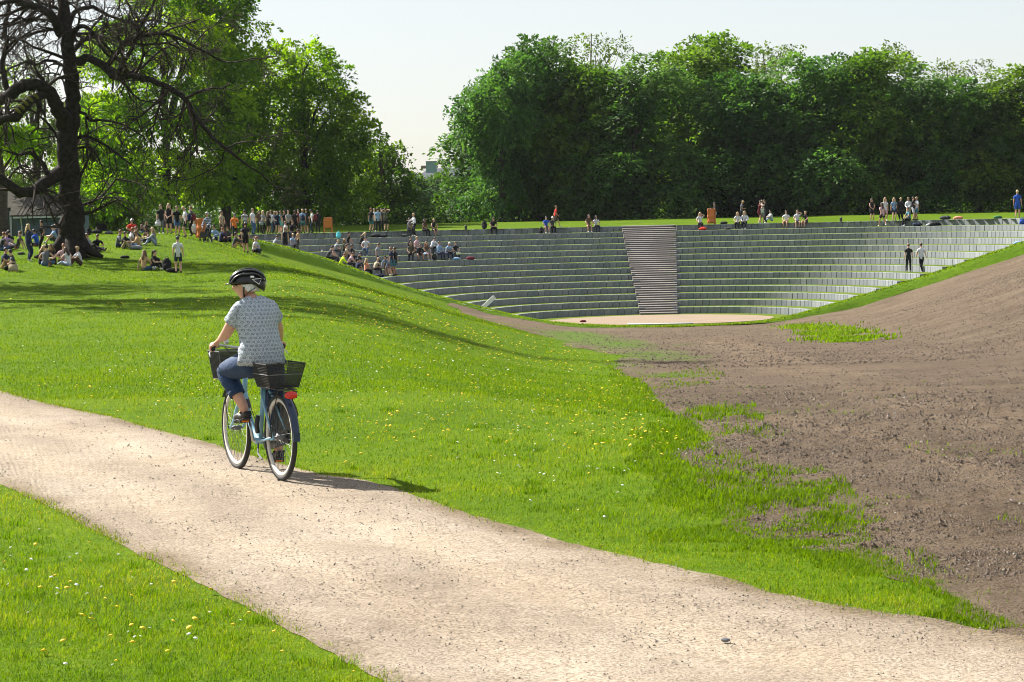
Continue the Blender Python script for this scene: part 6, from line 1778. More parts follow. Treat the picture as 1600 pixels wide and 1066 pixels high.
# head with its face, joined to the same mesh at the neck
HC = bk2p(.402, .112, 1.562)
yaw = math.radians(72)                                     # she looks to her left
ff = bk2p(math.cos(yaw), math.sin(yaw), -.05).normalized()
fs_ = Vector((0, 0, 1)).cross(ff).normalized(); fu = ff.cross(fs_)
bm = bmesh.new(); bm.from_mesh(rb)
nu, nv_ = 32, 24
grid = []
for j in range(nv_ + 1):
    th = math.pi * j / nv_
    row = []
    for i in range(nu):
        ph = 2 * math.pi * i / nu
        x = math.sin(th) * math.cos(ph); y = math.sin(th) * math.sin(ph); z = math.cos(th)     # x to the face, y to her left
        px_, py_, pz_ = x * .094, y * .073, z * .116
        if x > 0: pz_ *= 1.02
        if z < -0.1:                                       # narrow towards the chin
            kk = (-z - 0.1); py_ *= 1 - .38 * kk; px_ = px_ * (1 - .12 * kk) + (.012 * kk if x > 0 else 0)
            if x < 0: px_ *= 1 - .35 * kk
        def bump(cz, cy, sz_, sy_, amp): return amp * math.exp(-((pz_ - cz) / sz_) ** 2 - ((py_ - cy) / sy_) ** 2) if x > 0.2 else 0
        px_ += bump(-.022, 0, .020, .011, .024) + bump(-.006, 0, .022, .009, .012) + bump(.026, 0, .012, .04, .006)
        px_ += bump(-.058, 0, .008, .022, .006) + bump(-.070, 0, .007, .020, .005) + bump(-.098, 0, .014, .02, .006)
        px_ -= bump(.008, .031, .012, .014, .010) + bump(.008, -.031, .012, .014, .010)
        row.append(bm.verts.new(HC + ff * px_ + fs_ * py_ + fu * pz_))
    grid.append(row)
for j in range(nv_):
    for i in range(nu):
        a, b, c, d = grid[j][i], grid[j + 1][i], grid[j + 1][(i + 1) % nu], grid[j][(i + 1) % nu]
        try: bm.faces.new((a, b, c, d)).smooth = True
        except ValueError: pass
for sgn in (1, -1):                                        # ears
    ec = HC + fs_ * (.073 * sgn) - ff * .006 - fu * .008
    mbe = MB().ball((0, 0, 0), .030, 10, 8, (.62, .28, 1.05))
    rot = Matrix((ff, fs_, fu)).transposed()
    vv = [bm.verts.new(rot @ Vector(p) + ec) for p in mbe.v]
    for q in mbe.f:
        try: bm.faces.new([vv[i] for i in q]).smooth = True
        except ValueError: pass
bm.to_mesh(rb); bm.free()
M_SKINR = plain('rider_skin', (0.56, 0.31, 0.22), 0.5, var=0.08, scale=30, spec=0.35)
rb.materials.append(M_SKINR)
rider = link('person', rb, loc=RC)
rider.rotation_euler = (0, 0, HEAD + math.pi / 2)
tag(rider, 'grey haired cyclist in black helmet, patterned grey-blue top and rolled jeans, riding away', 'person')

def label2(me, J, bones, RAD_):
    n = len(me.polygons); c = np.empty(n * 3, np.float32); me.polygons.foreach_get('center', c); c = c.reshape(-1, 3)
    best = np.full(n, 9e9); lab = np.empty(n, object); tt = np.zeros(n); bi = np.zeros(n, int)
    for q, (a, b, l) in enumerate(bones):
        A = np.array(J[a]); B = np.array(J[b]); d = B - A
        t = np.clip(((c - A) @ d) / max(d @ d, 1e-9), 0, 1)
        rr = (RAD_[a][0] * (1 - t) + RAD_[b][0] * t)
        dist = np.linalg.norm(c - (A + t[:, None] * d), axis=1) / rr
        m = dist < best; best = np.where(m, dist, best); lab[m] = l; tt = np.where(m, t, tt); bi[m] = q
    return lab, tt, bi, c
lab, tt, bi, cc_ = label2(rb, RJ, RB, RR)
isca = np.array([RB[q][0].startswith('kn_') for q in bi])
headm = np.linalg.norm(cc_ - np.array(HC), axis=1) < 0.135
tor = (lab == 'torso') & ~headm & (cc_[:, 2] < 1.455)
hipz = cc_[:, 2]
shirt_f = np.nonzero((tor & (hipz > .915)) | ((lab == 'uarm') & (tt < .56)) | ((lab == 'hips') & (hipz > .955)))[0]
trou_f = np.nonzero(((lab == 'hips') | ((lab == 'torso') & (hipz < .99)) | (lab == 'thigh') | ((lab == 'shin') & isca) | ((lab == 'shin') & ~isca & (tt < .34))) & ~headm)[0]

# patterned knit: rings in staggered rows on pale grey-blue
m, nt, b = new_mat('patterned_top')
tc = nt.nodes.new('ShaderNodeTexCoord')
sep = nt.nodes.new('ShaderNodeSeparateXYZ'); nt.links.new(tc.outputs['Object'], sep.inputs[0])
def mth(op, a, b_=None):
    n = nt.nodes.new('ShaderNodeMath'); n.operation = op
    for k, v in enumerate((a, b_)):
        if v is None: continue
        if isinstance(v, (int, float)): n.inputs[k].default_value = v
        else: nt.links.new(v, n.inputs[k])
    return n.outputs[0]
CELL = 0.034
ang = mth('ADD', sep.outputs['X'], mth('MULTIPLY', sep.outputs['Y'], 0.1))
u = mth('DIVIDE', ang, CELL); v = mth('DIVIDE', sep.outputs['Z'], CELL * 0.92)
row_ = mth('FLOOR', v); odd = mth('MULTIPLY', mth('MODULO', row_, 2.0), 0.5)
fu_ = mth('SUBTRACT', mth('FRACT', mth('ADD', u, odd)), 0.5); fv_ = mth('SUBTRACT', mth('FRACT', v), 0.5)
rad_ = mth('SQRT', mth('ADD', mth('MULTIPLY', fu_, fu_), mth('MULTIPLY', fv_, fv_)))
ringd = mth('ABSOLUTE', mth('SUBTRACT', rad_, 0.21))
rm = ramp_node(nt, [(0.045, (.80, .80, .80)), (0.085, (0, 0, 0))]); nt.links.new(ringd, rm.inputs[0])
nz = noise_node(nt, 130, 2, 0.7)
bs2 = ramp_node(nt, [(0.35, (0.23, 0.265, 0.31)), (0.65, (0.50, 0.54, 0.59))]); nt.links.new(nz.outputs[0], bs2.inputs[0])
colr = mix_rgb(nt, rm.outputs[0], bs2.outputs[0], (0.095, 0.115, 0.155))
nt.links.new(colr, b.inputs['Base Color']); b.inputs['Roughness'].default_value = 0.85; b.inputs['Specular IOR Level'].default_value = 0.2
fold = noise_node(nt, 9, 3, 0.6, stretch=(1, 1, 2.4)); bp = nt.nodes.new('ShaderNodeBump'); bp.inputs['Strength'].default_value = 0.5; bp.inputs['Distance'].default_value = 0.03
nt.links.new(fold.outputs[0], bp.inputs['Height']); nt.links.new(bp.outputs[0], b.inputs['Normal'])
M_TOP = m
m, nt, b = new_mat('blue_denim')
n1 = noise_node(nt, 60, 3, 0.7); n2 = noise_node(nt, 7, 4, 0.6)
r = ramp_node(nt, [(0.3, (0.004, 0.016, 0.052)), (0.7, (0.013, 0.046, 0.125))])
mxd = mth('ADD', mth('MULTIPLY', n1.outputs[0], 0.4), mth('MULTIPLY', n2.outputs[0], 0.6)); nt.links.new(mxd, r.inputs[0]); nt.links.new(r.outputs[0], b.inputs['Base Color'])
b.inputs['Roughness'].default_value = 0.8
bp = nt.nodes.new('ShaderNodeBump'); bp.inputs['Strength'].default_value = 0.5; bp.inputs['Distance'].default_value = 0.03
nt.links.new(n2.outputs[0], bp.inputs['Height']); nt.links.new(bp.outputs[0], b.inputs['Normal'])
M_DENIM = m
def solid(o, th, sm=True):
    md = o.modifiers.new('solid', 'SOLIDIFY'); md.thickness = th; md.offset = 0
    return o
def jitter(me, amp, seed, zlo=None):
    for v in me.vertices:
        n = mnoise.noise(Vector((v.co.x * 14, v.co.y * 14, v.co.z * 22 + seed))) + 0.5 * mnoise.noise(Vector((v.co.x * 34, v.co.y * 34, v.co.z * 50 + seed)))
        v.co += v.normal * n * amp
sm_ = sub_mesh(rb, shirt_f, 'shirt', 0.020); sm_.materials.clear()
for v in sm_.vertices:                                       # the hem hangs a little loose
    if v.co.z < 1.02: v.co += v.normal * 0.018 * min(1, (1.02 - v.co.z) / 0.08)
ecount = {}
for p_ in sm_.polygons:
    for ek in p_.edge_keys: ecount[ek] = ecount.get(ek, 0) + 1
for ek, n_ in ecount.items():                                # an even hem
    if n_ == 1:
        for vi in ek:
            if sm_.vertices[vi].co.z < 1.03: sm_.vertices[vi].co.z = 0.918
jitter(sm_, 0.006, 1)
solid(link('shirt', sm_, rider, mats=M_TOP), 0.006)
tm_ = sub_mesh(rb, trou_f, 'trousers', 0.014); tm_.materials.clear(); jitter(tm_, 0.005, 2)
tro = solid(link('trousers', tm_, rider, mats=M_DENIM), 0.006)
for s in 'lr':
    c = RJ['ca_' + s].lerp(RJ['an_' + s], .36); d = (RJ['an_' + s] - RJ['ca_' + s]).normalized()
    MB().tube([c - d * .030, c - d * .026, c + d * .022, c + d * .026], [.060, .069, .066, .056], 18, cap=False).build('cuff', M_DENIM, tro, smooth=True)
    an, to = RJ['an_' + s], RJ['to_' + s]
    fd = (to - an); fd.z *= .7; fd.normalize()
    he = an - fd * .045 + Vector((0, 0, -.045))
    sh_ = MB()
    p_, r_ = smooth_line([he + Vector((0, 0, .012)), an + Vector((0, 0, -.040)) + fd * .03, an.lerp(to, .55) + Vector((0, 0, -.018)), to + fd * .01 + Vector((0, 0, -.006)), to + fd * .045 + Vector((0, 0, -.014))], [.034, .046, .048, .046, .022], 4)
    sh_.tube(p_, r_, 14, flat=.72)
    shoe = sh_.build('shoe', M_LEATHER, rider, smooth=True)
    so = MB(); so.tube([q + Vector((0, 0, -.030)) for q in p_], [r * 1.03 for r in r_], 12, flat=.26)
    so.build('sole', M_RUB, shoe, smooth=True)
    MB().tube([an + Vector((.045, 0, -.01)), an + fd * .065 + Vector((.02, 0, .0)), an + fd * .065 + Vector((-.02, 0, .0)), an + Vector((-.045, 0, -.01))], .009, 6).build('shoe_strap', M_LEATHER, shoe, smooth=True)
# eyes
for sgn in (1, -1):
    MB().ball(HC + ff * .083 + fs_ * (.031 * sgn) + fu * .008, .011, 10, 8).build('eye', plain('dark_eye', (0.03, 0.025, 0.02), 0.2), rider, smooth=True)
# grey bobbed hair
def head_shell(a0, a1, rx, ry, rz_, cut, up=None):
    U = up or fu
    vs, fs = [], []
    n, m = 28, 12
    for j in range(m + 1):
        for i in range(n):
            ph = 2 * math.pi * i / n
            th = min(a0 + (a1 - a0) * j / m, cut(ph))
            vs.append(HC + ff * (rx * math.sin(th) * math.cos(ph)) + fs_ * (ry * math.sin(th) * math.sin(ph)) + fu * (rz_ * math.cos(th)))
    for j in range(m):
        for i in range(n): fs.append((j * n + i, (j + 1) * n + i, (j + 1) * n + (i + 1) % n, j * n + (i + 1) % n))
    return vs, fs
def haircut(ph):
    c = math.cos(ph)
    return math.radians(66) if c > .75 else math.radians(66 + 50 * min(1, (.75 - c) / .75))
vs, fs = head_shell(0.05, math.radians(118), .104, .085, .121, haircut)
hm = MB().add(vs, fs).mesh('hair', True)
for v in hm.vertices:
    v.co += (v.co - HC).normalized() * 0.008 * mnoise.noise(Vector((v.co.x * 60, v.co.y * 60, v.co.z * 18)))
M_GREYHAIR = plain('grey_hair', (0.68, 0.68, 0.67), 0.55, var=0.25, scale=70, bump=0.6)
solid(link('hair', hm, rider, mats=M_GREYHAIR), 0.014)
# helmet
HT = HC - fu * .004 - ff * .010
def hcut(ph):
    c = math.cos(ph)
    return math.radians(74 + (8 if c > 0 else 0) + 44 * max(0, -c) ** 1.2)
_HC = HC; HC = HT
vs, fs = head_shell(0.02, math.radians(122), .138, .104, .124, hcut)
hel = solid(MB().add(vs, fs).build('helmet', M_BLACKP, rider, smooth=True), 0.010)
def on_helmet(th, ph, k=1.0):
    return HT + (ff * (.143 * math.sin(th) * math.cos(ph)) + fs_ * (.106 * math.sin(th) * math.sin(ph)) + fu * (.128 * math.cos(th))) * k
for y0 in (-.78, -.42, 0, .42, .78):                           # raised ribs between the vents
    pts = []
    for i in range(15):
        t = -1 + 2 * i / 14
        x = t * .98; yy = y0 * (1 - .35 * abs(t)); zz = math.sqrt(max(0.02, 1 - min(.98, x * x * .93 + yy * yy * .9)))
        d = ff * (x * .143) + fs_ * (yy * .106) + fu * (zz * .126)
        pts.append(HT + d * 1.06)
    MB().tube(pts, [.004] + [.0165] * 13 + [.004], 8, flat=.55).build('helmet_rib', M_BLACKP, hel, smooth=True)
MB().tube([on_helmet(math.radians(80), a, 1.06) + ff * .018 for a in (-.7, -.35, 0, .35, .7)], [.006, .013, .016, .013, .006], 8, flat=.4).build('helmet_visor', M_BLACKP, hel, smooth=True)
for a_c in (math.radians(122), math.radians(172)):                # white outlined triangles
    tri = [on_helmet(math.radians(70), a_c - .30, 1.085), on_helmet(math.radians(69), a_c + .34, 1.085), on_helmet(math.radians(88), a_c + .04, 1.085)]
    MB().tube(tri, .0042, 6, closed=True).build('helmet_mark', M_WHITEP, hel)
MB().tube([on_helmet(math.radians(60), math.radians(100), 1.09), on_helmet(math.radians(61), math.radians(112), 1.09)], .0085, 7).build('helmet_mark', M_WHITEP, hel)
HC = _HC
for sgn in (1, -1):
    st = MB()
    chin = HC + ff * .030 - fu * .122
    st.tube([HT + ff * .035 + fs_ * (.100 * sgn) - fu * .01, HC + ff * .030 + fs_ * (.083 * sgn) - fu * .045, HC + ff * .028 + fs_ * (.058 * sgn) - fu * .100, chin], .0065, 6, flat=.5)
    st.tube([HT - ff * .060 + fs_ * (.095 * sgn) - fu * .02, HC - ff * .01 + fs_ * (.082 * sgn) - fu * .060, HC + ff * .024 + fs_ * (.066 * sgn) - fu * .088], .0055, 6, flat=.5)
    st.build('strap', M_BLACKM, hel, smooth=True)
# ================================================================ SMALL THINGS
M_ORANGE = plain('orange_sheet', (0.50, 0.15, 0.025), 0.7, var=0.15, scale=5)
M_SIGNM = plain('orange_frame', (0.40, 0.12, 0.03), 0.6)
def put_on_lawn(px, py, Y=None):
    if Y is None: return ground(px, py)
    while True:
        X = at_y(px, py, Y).x
        if Y < CY or math.hypot(X - CX, Y - CY) > RTOP + 0.5: break
        Y += 0.3
    return Vector((X, Y, float(terrain(X, Y))))
def sack_stand(loc, rz, h, w, sack, label):
    """folding frame of tubes, two legs front and two behind, with an orange sheet or a full orange sack hung on it"""
    t = empty('sack_stand', loc, rz)
    tag(t, label, 'sack stand', 'orange stands on the rim lawn and hill')
    for s in (1, -1):
        MB().tube([(s * w / 2, -0.05, 0), (s * w / 2, 0.0, h)], 0.028, 8).build('leg', M_SIGNM, t)
        MB().tube([(s * w / 2, 0.42, 0), (s * w / 2, 0.03, h * 0.96)], 0.022, 8).build('leg', M_SIGNM, t)
    MB().tube([(-w / 2, 0, h), (w / 2, 0, h)], 0.028, 8).build('top_bar', M_SIGNM, t)
    MB().tube([(-w / 2, -.045, .12), (w / 2, -.045, .12)], 0.022, 8).build('foot_bar', M_SIGNM, t)
    if sack:
        mb = MB()
        n, m = 14, 12
        vs, fs = [], []
        for j in range(m + 1):
            z = h * (1.02 - 0.96 * j / m)
            r = w * (0.50 + 0.06 * math.sin(j * 1.3))
            if j == m: r *= 0.6
            for i in range(n):
                a = 2 * math.pi * i / n
                rr = r * (1 + 0.06 * math.sin(3 * a + j) + 0.05 * math.sin(5 * a - j * 0.7))
                vs.append((rr * math.cos(a), 0.12 + rr * 0.72 * math.sin(a), z))
        for j in range(m):
            for i in range(n): fs.append((j * n + i, (j + 1) * n + i, (j + 1) * n + (i + 1) % n, j * n + (i + 1) % n))
        fs.append(tuple(m * n + i for i in range(n)))
        mb.add(vs, fs).build('sack', M_ORANGE, t, smooth=True)
        MB().torus((0, 0.12, h * 1.02), w * 0.5, 0.022, 'z', 20, 6).build('hoop', M_SIGNM, t, smooth=True)
    else:
        mb = MB(); vs, fs = [], []
        for j in range(7):
            for i in range(7):
                u = -w / 2 + w * i / 6; z = h * (0.30 + 0.67 * j / 6)
                vs.append((u, -0.035 - 0.02 * math.sin(i * 1.4 + j * 0.8), z))
        for j in range(6):
            for i in range(6): fs.append((j * 7 + i, j * 7 + i + 1, j * 7 + 8 + i, j * 7 + 7 + i))
        o = mb.add(vs, fs).build('sheet', M_ORANGE, t, smooth=True); solid(o, 0.02)
    return t
g = put_on_lawn(513, 359, 168); sack_stand(g, 0.25, 1.08, 0.58, False, 'orange folding stand with a hanging sheet right of the standing crowd')
g = put_on_lawn(314, 366, 132); sack_stand(g, -0.2, 1.15, 0.55, True, 'orange sack on a stand beside the person with the walking frame')
g = put_on_lawn(1112, 348, 174); sack_stand(g, 0.1, 1.15, 0.56, True, 'full orange sack on a stand right of the staircase')

# walking frame on wheels
wf = empty('walking_frame', put_on_lawn(321, 370, 129.3), -0.3)
tag(wf, 'black wheeled walking frame pushed by the grey haired person in stripes', 'walking frame')
for s in (1, -1):
    MB().tube([(0.24 * s, 0.35, 0.95), (0.24 * s, 0.2, 0.88), (0.24 * s, -0.22, 0.10)], 0.018, 7).build('frame_side', M_BLACKM, wf, smooth=True)
    MB().tube([(0.24 * s, -0.02, 0.55), (0.24 * s, 0.28, 0.10)], 0.016, 7).build('strut', M_BLACKM, wf)
    for y in (-0.22, 0.28):
        MB().torus((0, 0, 0), 0.085, 0.022, 'y', 18, 6).tube([(0, -0.015, 0), (0, 0.015, 0)], 0.06, 10).build('wheel', M_RUB, wf, loc=(0.24 * s, y, 0.105)).rotation_euler = (0, 0, math.pi / 2)
MB().box((0, 0.02, 0.56), (0.46, 0.30, 0.05)).build('seat', M_BLACKM, wf)
MB().box((0, -0.14, 0.40), (0.42, 0.18, 0.26), taper=1.1).build('bag', M_BLACKM, wf)

# bags, rucksacks and belongings
def bag_mesh(seed, kind):
    rng = np.random.default_rng(seed)
    mb = MB()
    if kind == 'rucksack':
        mb.ball((0, 0, .24), .2, 12, 9, (.85, .6, 1.25)); mb.ball((0, -.13, .16), .13, 10, 7, (1.0, .5, 1.0))
        mb.tube([(-.05, .05, .47), (-.03, .04, .53), (.03, .04, .53), (.05, .05, .47)], .012, 6)
    elif kind == 'flat':
        mb.ball((0, 0, .10), .26, 12, 8, (1.15, .6, .42)); mb.ball((.12, -.08, .12), .14, 10, 7, (1, .7, .6))
        mb.tube([(-.2, 0, .17), (-.1, 0, .25), (.1, 0, .25), (.2, 0, .17)], .012, 6)
    elif kind == 'tote':
        mb.box((0, 0, .14), (.36, .14, .28), taper=.86)
        mb.tube([(-.1, -.04, .27), (-.08, -.04, .38), (.08, -.04, .38), (.1, -.04, .27)], .012, 6); mb.tube([(-.1, .04, .27), (-.08, .04, .36), (.08, .04, .36), (.1, .04, .27)], .012, 6)
    elif kind == 'bundle':
        mb.ball((0, 0, .09), .20, 12, 8, (1.3, .8, .5)); mb.ball((.14, .03, .07), .15, 10, 7, (1, .8, .5)); mb.ball((-.15, .02, .06), .13, 10, 7, (1, .9, .45))
    me = mb.mesh('bag', True)
    for v in me.vertices:
        v.co += Vector((mnoise.noise(v.co * 9 + Vector((seed, 0, 0))), mnoise.noise(v.co * 9 + Vector((0, seed, 0))), 0)) * .02
    me.materials.append(M_CLOTH['bk'])
    return me
BAGM = {}
def bag(name, mode, px, py, kind, col, label, cat='bag', sc=1.0, Y=None, rz=0.0):
    if kind not in BAGM: BAGM[kind] = bag_mesh(len(BAGM) + 3, kind)
    if mode == 'E' or mode == 'T':
        k, loc, _ = tier_spot(px, py, mode == 'E')
        loc = loc - Vector((0, 0, .02))
    else: loc = put_on_lawn(px, py, Y)
    o = link(name, BAGM[kind]); obj_mat(o, M_CLOTH[col])
    o.location = loc; o.scale = (sc,) * 3; o.rotation_euler = (0, 0, rz)
    return tag(o, label, cat)
bag('handbag', 'G', 21, 425, 'tote', 'bg', 'beige handbag on the grass in front of the seated man in charcoal', 'handbag', 1.1)
bag('rucksack', 'G', 261, 424, 'rucksack', 'bk', 'black rucksack standing upright beside the two seated women on the slope', 'rucksack', 1.2)
bag('bag', 'G', 270, 426, 'flat', 'bk', 'black bag lying flat by the upright rucksack on the slope')
bag('bag', 'G', 151, 365, 'bundle', 'bk', 'heap of black bags on the grass right of the old trunk', sc=1.7)
bag('bag', 'G', 139, 368, 'rucksack', 'bk', 'dark rucksack close against the old trunk', 'rucksack', 0.9)
bag('bag', 'G', 170, 366, 'bundle', 'gy', 'grey bundle of clothes left of the picnic circle', sc=1.3)
bag('jacket', 'G', 195, 404, 'bundle', 'bk', 'small dark bundle on the grass above the pair of seated women', 'jacket', 0.8)
bag('jacket', 'G', 33, 398, 'bundle', 'dg', 'small dark bundle on the grass left of the long coat', 'jacket', 0.7)
bag('picnic_blanket', 'G', 212, 390, 'bundle', 'lg', 'crumpled pale blanket in the middle of the picnic circle', 'blanket', 1.2)
bag('bag', 'D', 247, 366, 'tote', 'wh', 'white bag held by the man in black and grey on the hilltop', Y=129.6, sc=0.9).location.z += 0.45
bag('rucksack', 'D', 295.5, 352, 'rucksack', 'nv', 'navy rucksack on the back of the man in white on the hilltop', 'rucksack', 0.85, Y=130.3).location.z += 0.92
bag('rucksack', 'D', 302.5, 352, 'rucksack', 'mr', 'dark red rucksack on the back of the man on the hilltop', 'rucksack', 0.85, Y=134.0).location.z += 0.92
bag('rucksack', 'D', 492.5, 345, 'rucksack', 'mr', 'red rucksack on the back of the man at the crowd end', 'rucksack', 0.9, Y=169).location.z += 0.90
bag('rucksack', 'D', 473, 345, 'rucksack', 'nv', 'navy rucksack on the back of the fair haired man in the crowd', 'rucksack', 0.9, Y=168.7).location.z += 0.90
bag('shoulder_bag', 'D', 408, 346, 'tote', 'lg', 'pale grey shoulder bag of the blonde woman in the crowd', 'shoulder bag', 0.9, Y=169.6).location.z += 0.65
bag('bag', 'E', 529, 372, 'rucksack', 'tq', 'turquoise bag on a stone tier above the fair haired woman', sc=1.0)
bag('rucksack', 'T', 587, 369, 'bundle', 'bk', 'black bags under the five standing men, on the second tier', 'rucksack', 1.4)
bag('bag', 'T', 600, 369, 'flat', 'bk', 'flat black bag right of the heap below the five standing men')
bag('bag', 'T', 633, 368, 'flat', 'dg', 'dark bag with rounded top on the tier left of the white blouse')
bag('bag', 'T', 593, 434, 'bundle', 'nv', 'navy bag at the feet of the standing man in light grey', sc=1.2)
bag('rucksack', 'T', 679, 405, 'rucksack', 'bk', 'black rucksack on the tier below the middle group', 'rucksack', 1.0)
bag('bag', 'E', 713, 407, 'bundle', 'lb', 'white and blue bag on the tier below the man with the paper', sc=1.1)
bag('bag', 'E', 735, 406, 'bundle', 'mr', 'dark red bag on the tier, rightmost below the middle group', sc=1.2)
bag('rucksack', 'T', 757, 362, 'rucksack', 'bk', 'black rucksack left of the lone man in black on the rim', 'rucksack', 1.2)
bag('rucksack', 'T', 846, 361, 'rucksack', 'bk', 'black rucksack left of the man in blue on the rim', 'rucksack', 1.0)
bag('bag', 'T', 1098, 357, 'flat', 'rd', 'red bag on the second tier below the blonde woman by the staircase')
bag('bag', 'D', 1131, 348, 'flat', 'bk', 'black bag on the lawn right of the orange sack', Y=172)
bag('bag', 'T', 1137, 356, 'bundle', 'dg', 'small dark bag with white trim on the second tier', sc=0.9)
bag('bag', 'T', 1433, 350, 'flat', 'nv', 'navy bag right of the boy in teal', sc=1.2)
bag('bag', 'T', 1452, 349, 'bundle', 'wh', 'white bag among the black ones right of the boy in teal', sc=0.9)
bag('rucksack', 'T', 1461, 349, 'bundle', 'bk', 'heap of black bags right of the white bag on the rim', 'rucksack', 1.5)
bag('rucksack', 'D', 1477, 338, 'flat', 'dg', 'dark rucksack lying on the lawn right of the standing group', 'rucksack', 1.4, Y=166)
bag('blanket', 'D', 1497, 337, 'bundle', 'sa', 'salmon pink blanket on the rim lawn near the right end', 'blanket', 1.3, Y=164)
bag('blanket', 'D', 1559, 330, 'bundle', 'gn', 'green bundle on the rim lawn near the person in blue', 'blanket', 1.2, Y=166)
bag('towel', 'T', 1592, 379, 'bundle', 'lb', 'blue and white towel on a right-hand tier at the photo edge', 'towel', 1.3)
bag('bag', 'T', 1598, 355, 'tote', 'bl', 'blue bag at the right edge below the person in blue', sc=1.2)
bag('bundle', 'D', 911, 500, 'bundle', 'mr', 'small reddish bundle lying on the sandy stage', 'bundle', 0.75, Y=143)
bpy.data.objects['bundle'].location = (at_y(911, 500, 143.5).x, 143.5, ZS + 0.02)

def slab(name, loc, size, rot, mat, label, cat):
    bm = bmesh.new(); bmesh.ops.create_cube(bm, size=1); bmesh.ops.scale(bm, vec=size, verts=bm.verts)
    bmesh.ops.bevel(bm, geom=bm.edges[:], offset=min(size) * .12, segments=1, affect='EDGES')
    me = bpy.data.meshes.new(name); bm.to_mesh(me); bm.free()
    o = link(name, me, loc=loc, mats=mat); o.rotation_euler = rot
    return tag(o, label, cat)
M_WBOARD = plain('white_board', (0.70, 0.70, 0.68), 0.6, var=0.08)
p = at_y(763, 475, 147.0)
lean = empty('board_trestle', (p.x, 147.0, p.z - 0.32)); tag(lean, 'white board leaning at a slant on a grey prop on the left lower tiers', 'board')
MB().box((0, 0, 0.40), (1.10, 0.5, 0.26), Matrix.Rotation(-0.72, 3, 'Y')).build('board', M_WBOARD, lean)
MB().box((0.30, 0.06, 0.26), (0.70, 0.34, 0.05), Matrix.Rotation(-0.60, 3, 'Y')).build('prop', M_GREYM, lean)
# kerb board at the front of the stage
eb = MB()
pp = [(CX + 7.16 * math.cos(math.radians(a)), CY + 7.16 * math.sin(math.radians(a)), ZS + 0.05) for a in range(250, 286, 4)]
eb.tube(pp, 0.055, 4)
tag(eb.build('edging_board', M_WBOARD), 'pale edging board along the front of the sandy stage', 'edging board')
slab('paper', (at_y(716, 396, 160).x, 160, at_y(716, 396, 160).z), (0.3, 0.02, 0.22), (0.9, 0, 0.2), M_WBOARD, 'white sheet of paper held by the man in black', 'paper')
k_, l_, _ = tier_spot(503, 391, True)
MB_c = MB().tube([(0, 0, 0), (0, 0, .13)], [.05, .065], 10); c_ = MB_c.build('paper_cup', M_WBOARD); c_.location = l_; tag(c_, 'white paper cup standing on a left tier', 'cup')
# the one large dark stone on the path
g = ground(1133, 1007, y0=4)
bm = bmesh.new(); bmesh.ops.create_icosphere(bm, subdivisions=2, radius=0.018)
for v in bm.verts: v.co = Vector((v.co.x * 1.3, v.co.y, v.co.z * .6)) * (1 + .3 * mnoise.noise(v.co * 40))
me = bpy.data.meshes.new('stone'); bm.to_mesh(me); bm.free()
tag(link('stone', me, loc=g + Vector((0, 0, .022)), mats=plain('dark_stone', (0.11, 0.115, 0.125), .8, var=.4, scale=30)), 'dark grey stone lying on the path near the bottom edge', 'stone')
# small posts on the lawn behind the rim
for px, py in ((1314, 344), (482, 360), (728, 357)):
    g = put_on_lawn(px, py, 174)
    t = MB().tube([(0, 0, 0), (0, 0, .3), (0, 0, .34)], [.10, .10, .05], 10).build('marker_post', M_BLACKM, loc=g)
    tag(t, {1314: 'short dark marker post on the rim lawn right of the three seated men', 482: 'short dark marker post on the rim lawn below the standing crowd', 728: 'short dark marker post on the rim lawn left of the lone man in black'}[px], 'marker post', 'marker posts on the rim lawn')
# ================================================================ GRASS BLADES, FLOWERS, GRIT
M_BLADE = leaf_mat('grass_blades', [(0.034, 0.086, 0.002), (0.098, 0.172, 0.003), (0.165, 0.225, 0.005), (0.260, 0.255, 0.055)], 0.47, tcol=(1.25, 1.3, 0.3))
M_BLADE2 = leaf_mat('rank_grass_blades', [(0.060, 0.125, 0.002), (0.115, 0.200, 0.003), (0.170, 0.250, 0.006)], 0.5, tcol=(1.25, 1.3, 0.3))
def in_path(X, Y): return inside(PATH_POLY, X, Y)

# islands of grass on the soil (outlines read off the photograph, laid on the ground)
ISL = [[(1095, 778), (1150, 752), (1185, 765), (1212, 758), (1258, 790), (1215, 800), (1150, 797)], [(1258, 770), (1290, 782), (1296, 795), (1270, 790)], [(1240, 808), (1262, 797), (1290, 800), (1334, 820), (1328, 830), (1268, 826)], [(1100, 650), (1128, 645), (1135, 655), (1108, 660)], [(1420, 880), (1440, 878), (1444, 888), (1424, 890)],
       [(1098, 722), (1148, 722), (1150, 732), (1105, 734)], [(1092, 745), (1140, 742), (1138, 758), (1096, 756)], [(1462, 962), (1490, 958), (1492, 970), (1466, 970)], [(1503, 968), (1540, 966), (1548, 984), (1510, 985)],
       [(1145, 762), (1170, 750), (1172, 765)], [(1236, 512), (1262, 500), (1282, 512), (1310, 516), (1330, 522), (1366, 530), (1340, 545), (1310, 556), (1240, 558), (1280, 545), (1300, 530), (1270, 525)],
       [(1160, 676), (1190, 672), (1200, 680), (1165, 682)], [(1340, 818), (1356, 820), (1352, 830)], [(1180, 745), (1215, 742), (1212, 752)],
       [(1190, 925), (1290, 945), (1330, 944), (1326, 948), (1260, 946)]]
ISLW = [[tuple(ground(*p))[:2] for p in q] for q in ISL]
SPARSE = [[tuple(ground(*p))[:2] for p in q] for q in ([(880, 520), (1000, 512), (1120, 530), (1170, 560), (1120, 572), (960, 560)], [(980, 560), (1110, 566), (1140, 592), (1060, 615), (1005, 605)], [(1090, 640), (1180, 640), (1210, 700), (1120, 740), (1060, 700)], [(1150, 730), (1300, 740), (1390, 830), (1320, 880), (1180, 850), (1130, 780)])]
